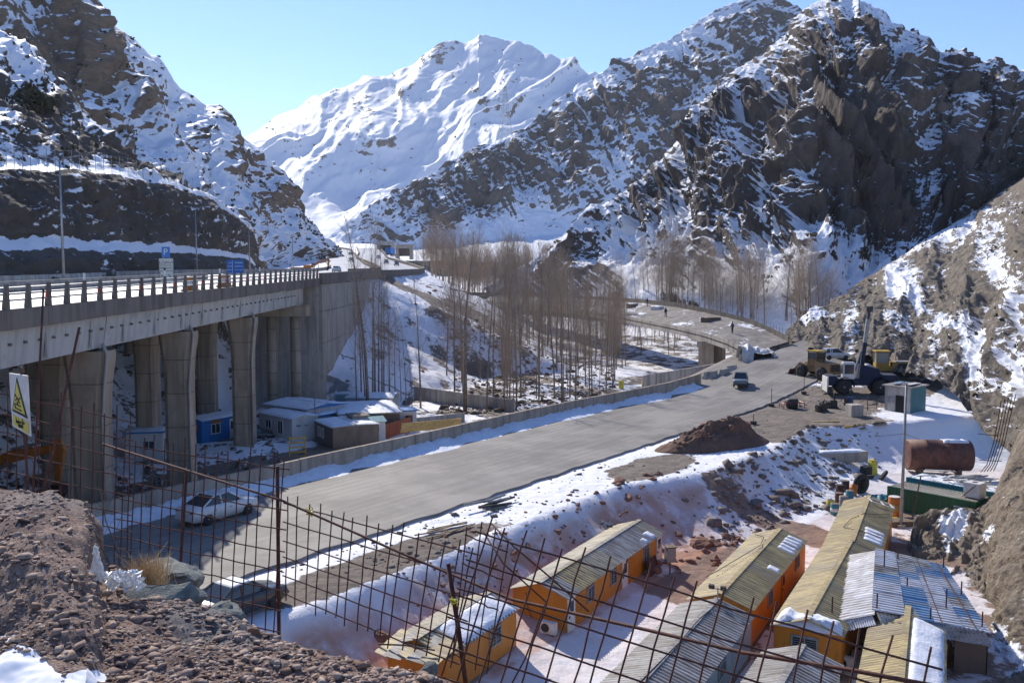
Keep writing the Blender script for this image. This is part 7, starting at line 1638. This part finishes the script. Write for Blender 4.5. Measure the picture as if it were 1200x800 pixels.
for k in range(420):
    b = Vector(P(r.gauss(172, 11), 690 - abs(r.gauss(0, 5)), 5.5 + r.uniform(-.12, .12))); h = r.uniform(.05, .20); dx, dy = r.gauss(0,.05), r.gauss(0,.05); gr_.tube([b, b + Vector((dx*.4,dy*.4,h*.6)), b + Vector((dx,dy,h))], [.0022,.0017,.0006], 3, False)
tag(gr_.build('dry_grass', simple('straw', (.62,.44,.22), (.45,.30,.14), 30, .8), fix=False), kind='stuff')
for k, pts in enumerate((((133,688,5.5),(128,660,5.6),(112,625,5.7),(103,590,5.8)), ((136,690,5.5),(140,650,5.55),(124,610,5.7),(118,575,5.8)))):
    q = [Vector(P(*v)) for v in pts]; m = MB(); m.tube(q, [.006,.005,.004,.002], 5)
    for i in range(8): b = q[1].lerp(q[3], r.random()); m.tube([b, b + Vector((r.gauss(0,.05), r.gauss(0,.03), r.uniform(.02,.12)))], [.003,.001], 3, False)
    tag(m.build('dead_stem', M_wood), ('dead thorny stem rising from the plastic sheet, inner of two', 'dead thorny stem rising from the plastic sheet, outer of two')[k], 'plant')
# shrubs dotted over the slopes
def shrubs(name, src, n, s0, s1, seed, cond):
    V, PX_, PY_ = SHEETS[src]; r = random.Random(seed); m = MB(); k = 0
    while k < n:
        i, j = r.randrange(2, PX_.shape[0]), r.randrange(PX_.shape[1])
        if not cond(PX_[i, j], PY_[i, j], r): continue
        s_ = r.uniform(s0, s1); c_ = Vector(V[i, j]); k += 1
        for q in range(7):
            a = Vector((r.gauss(0,.35), r.gauss(0,.35), r.uniform(0,.6)))*s_ + c_; d = Vector((r.gauss(0,1), r.gauss(0,1), r.gauss(0,1))).normalized(); e = d.orthogonal().normalized(); f_ = d.cross(e); z_ = s_*r.uniform(.25,.5)
            m.add([a + e*z_, a - e*z_*.5 + f_*z_*.87, a - e*z_*.5 - f_*z_*.87, a + d*z_*1.2], [(0,1,2),(0,1,3),(1,2,3),(2,0,3)])
    tag(m.build(name, simple(name + '_leaf', (.05,.045,.028), (.075,.06,.035), .3, .95, vec='pos'), fix=False), kind='stuff')
shrubs('peak_shrubs', 'snowy_peak', 200, 2.0, 4.5, 1, lambda x, y, r: y < 240 and 280 < x < 710)
shrubs('slope_shrubs', 'snowy_slope', 260, .6, 1.7, 2, lambda x, y, r: x > 100)
shrubs('cutting_shrubs', 'cut_slope', 200, .35, 1.0, 3, lambda x, y, r: y < 200 or r.random() < .05)
shrubs('crag_shrubs', 'dark_crag', 160, .8, 2.2, 4, lambda x, y, r: y < 330)
shrubs('scree_shrubs', 'scree_hill', 260, .2, .55, 5, lambda x, y, r: r.random() < (.9 if y < 300 else .3))
V, PX_, PY_ = SHEETS['cut_slope']; ij = np.unravel_index(np.argmin((PX_ - 46)**2 + (PY_ - 128)**2), PX_.shape); r = random.Random(8); m = MB(); c_ = Vector(V[ij])
for k in range(420):
    a = c_ + Vector((r.gauss(0,1.5), r.gauss(0,1.5), abs(r.gauss(0, 2.0)))); d = Vector((r.gauss(0,1), r.gauss(0,1), r.gauss(0,1))).normalized(); e = d.orthogonal(); f_ = d.cross(e); m.add([a, a + e*.5, a + f_*.5, a + d*.5], [(0,1,2),(0,1,3),(1,2,3),(2,0,3)])
tag(m.build('juniper_bush', simple('juniper', (.035,.04,.022), (.06,.055,.03), 1, .95, vec='pos'), fix=False), 'dark juniper bush clinging to the left slope above the cutting', 'bush')
# fence on the bench of the cutting
V, PX_, PY_ = SHEETS['cut_slope']; row = 22 + 16 + 60 + 8
t = thing('rockfall_fence', 'long rockfall fence of posts and wire on the upper bench', 'fence', tuple(V[row, 120])); o_ = Vector(V[row, 120]); prev = None
for j in range(60, 300, 7):
    b = Vector(V[row, j]) - o_; m = MB(); m.tube([b - Vector((0,0,.3)), b + Vector((0,0,2.4))], .04, 4); m.build('post', M_greyp, t)
wr = MB(); [wr.tube([Vector(V[row, j]) - o_ + Vector((0,0,h)) for j in range(60, 300, 7)], .015, 3) for h in (.7, 1.5, 2.3)]; wr.build('wires', M_greyp, t)
# ================================================================== people on the flyover
def person(label, loc, rz, top, legs, pose=0):
    t = thing('person', label, 'person', loc, rz)
    J = [(0,0,.95),(0,0,1.15),(0,.02,1.42),(0,.02,1.52),(0,.03,1.66),(0,.03,1.74),(.1,0,.9),(.12,.06,.5),(.12,.0,.08),(.12,.14,.04),(-.1,0,.9),(-.12,-.04,.5),(-.13,-.1,.08),(-.13,.04,.04),(.2,.0,1.4),(.27,-.03,1.12),(.26,.08,.88),(-.2,.0,1.4),(-.27,.05,1.12),(-.22,.2,.95)]
    E = [(0,1),(1,2),(2,3),(3,4),(4,5),(0,6),(6,7),(7,8),(8,9),(0,10),(10,11),(11,12),(12,13),(2,14),(14,15),(15,16),(2,17),(17,18),(18,19)]
    Rr = [.16,.17,.18,.07,.10,.08,.11,.085,.06,.05,.11,.085,.06,.05,.085,.065,.05,.085,.065,.05]
    me = bpy.data.meshes.new('body'); me.from_pydata(J, E, []); o = bpy.data.objects.new('body', me); COL.objects.link(o)
    sk = o.modifiers.new('skin', 'SKIN'); 
    for i, v in enumerate(me.skin_vertices[0].data): v.radius = (Rr[i], Rr[i]*.8); v.use_root = (i == 0)
    o.modifiers.new('sub', 'SUBSURF').levels = 1
    m2 = bpy.data.meshes.new_from_object(o.evaluated_get(bpy.context.evaluated_depsgraph_get())); bpy.data.objects.remove(o)
    for mm in (legs, top, M_skin): m2.materials.append(mm)
    for f_ in m2.polygons: z_ = f_.center.z; f_.material_index = 0 if z_ < .95 and abs(f_.center.x) < .2 else (1 if z_ < 1.53 else 2)
    o = bpy.data.objects.new('body', m2); COL.objects.link(o); o.parent = t
    h = MB(); h.smooth = True; h.lathe([(.01,.12),(.09,.08),(.115,0),(.1,-.04)], 12, M=Matrix.Translation((0,.025,1.70))); h.build('helmet' , M_blk, t)
M_skin = simple('skin', (.42,.25,.17), None, 3, .6); M_cl1 = simple('dark_clothes', (.03,.03,.035), None, 3, .8); M_cl2 = simple('grey_clothes', (.10,.10,.11), None, 3, .8)
def deckpt(px, py):
    best = None
    for i in range(len(ne)):
        for f_ in np.linspace(.02, .98, 30):
            q = ne[i].lerp(fe[i], float(f_)); u = pix(q); e = (u[0]-px)**2 + (u[1]-py)**2
            if best is None or e < best[0]: best = (e, q)
    return best[1]
person('person in dark clothes standing on the flyover deck', deckpt(780, 371) + Vector((0,0,.02)), 2.4, M_cl1, M_cl1); person('person by the far parapet of the flyover, farther left', deckpt(759, 360), 1.0, M_cl1, M_cl2); person('person in grey bending over steel at the flyover near edge', deckpt(858, 391), .4, M_cl2, M_cl1)
for k, (px, py, lb) in enumerate(((770,362,'white heap of material near the flyover parapet'),(740,358,'snow covered board stack on the flyover'),(834,377,'low board stack in the middle of the flyover deck'))):
    q = deckpt(px, py); block('material_stack', lb, 'materials', q, random.random()*3, (random.uniform(2,4), 1.4, .6), M_wood if k else M_white, k < 2)
# ================================================================== the air
def haze_box():
    m = MB(); x0, x1, y0, y1, z0_, z1_ = -2600, 2400, -400, 4600, -9, 760
    m.box(((x0+x1)/2, (y0+y1)/2, (z0_+z1_)/2), (x1-x0, y1-y0, z1_-z0_))
    t = bpy.data.materials.new('air'); t.use_nodes = True; n = t.node_tree; n.nodes.remove(n.nodes['Principled BSDF'])
    v = n.nodes.new('ShaderNodeVolumePrincipled'); v.inputs['Color'].default_value = (.86, .92, 1.0, 1); v.inputs['Density'].default_value = HAZE; v.inputs['Anisotropy'].default_value = .35
    n.links.new(v.outputs[0], n.nodes['Material Output'].inputs['Volume'])
    tag(m.build('haze', t), kind='stuff')
HAZE = 0.00004
haze_box()

# thin smoke drifting up behind the sheds
def smoke(label, p, r_):
    m = MB(); m.smooth = True; m.lathe([(.02, -1), (.5, -.8), (.85, -.35), (1, .1), (.8, .6), (.4, .92), (.02, 1)], 20); t = bpy.data.materials.new('smoke'); t.use_nodes = True; n = t.node_tree; n.nodes.remove(n.nodes['Principled BSDF'])
    v = n.nodes.new('ShaderNodeVolumePrincipled'); v.inputs['Color'].default_value = (.9, .92, .95, 1); v.inputs['Density'].default_value = .16; n.links.new(v.outputs[0], n.nodes['Material Output'].inputs['Volume'])
    o = m.build('smoke', t); o.location = p; o.scale = r_; tag(o, kind='stuff')
smoke('', P(402, 456, 104), (2.2, 1.6, 2.6))
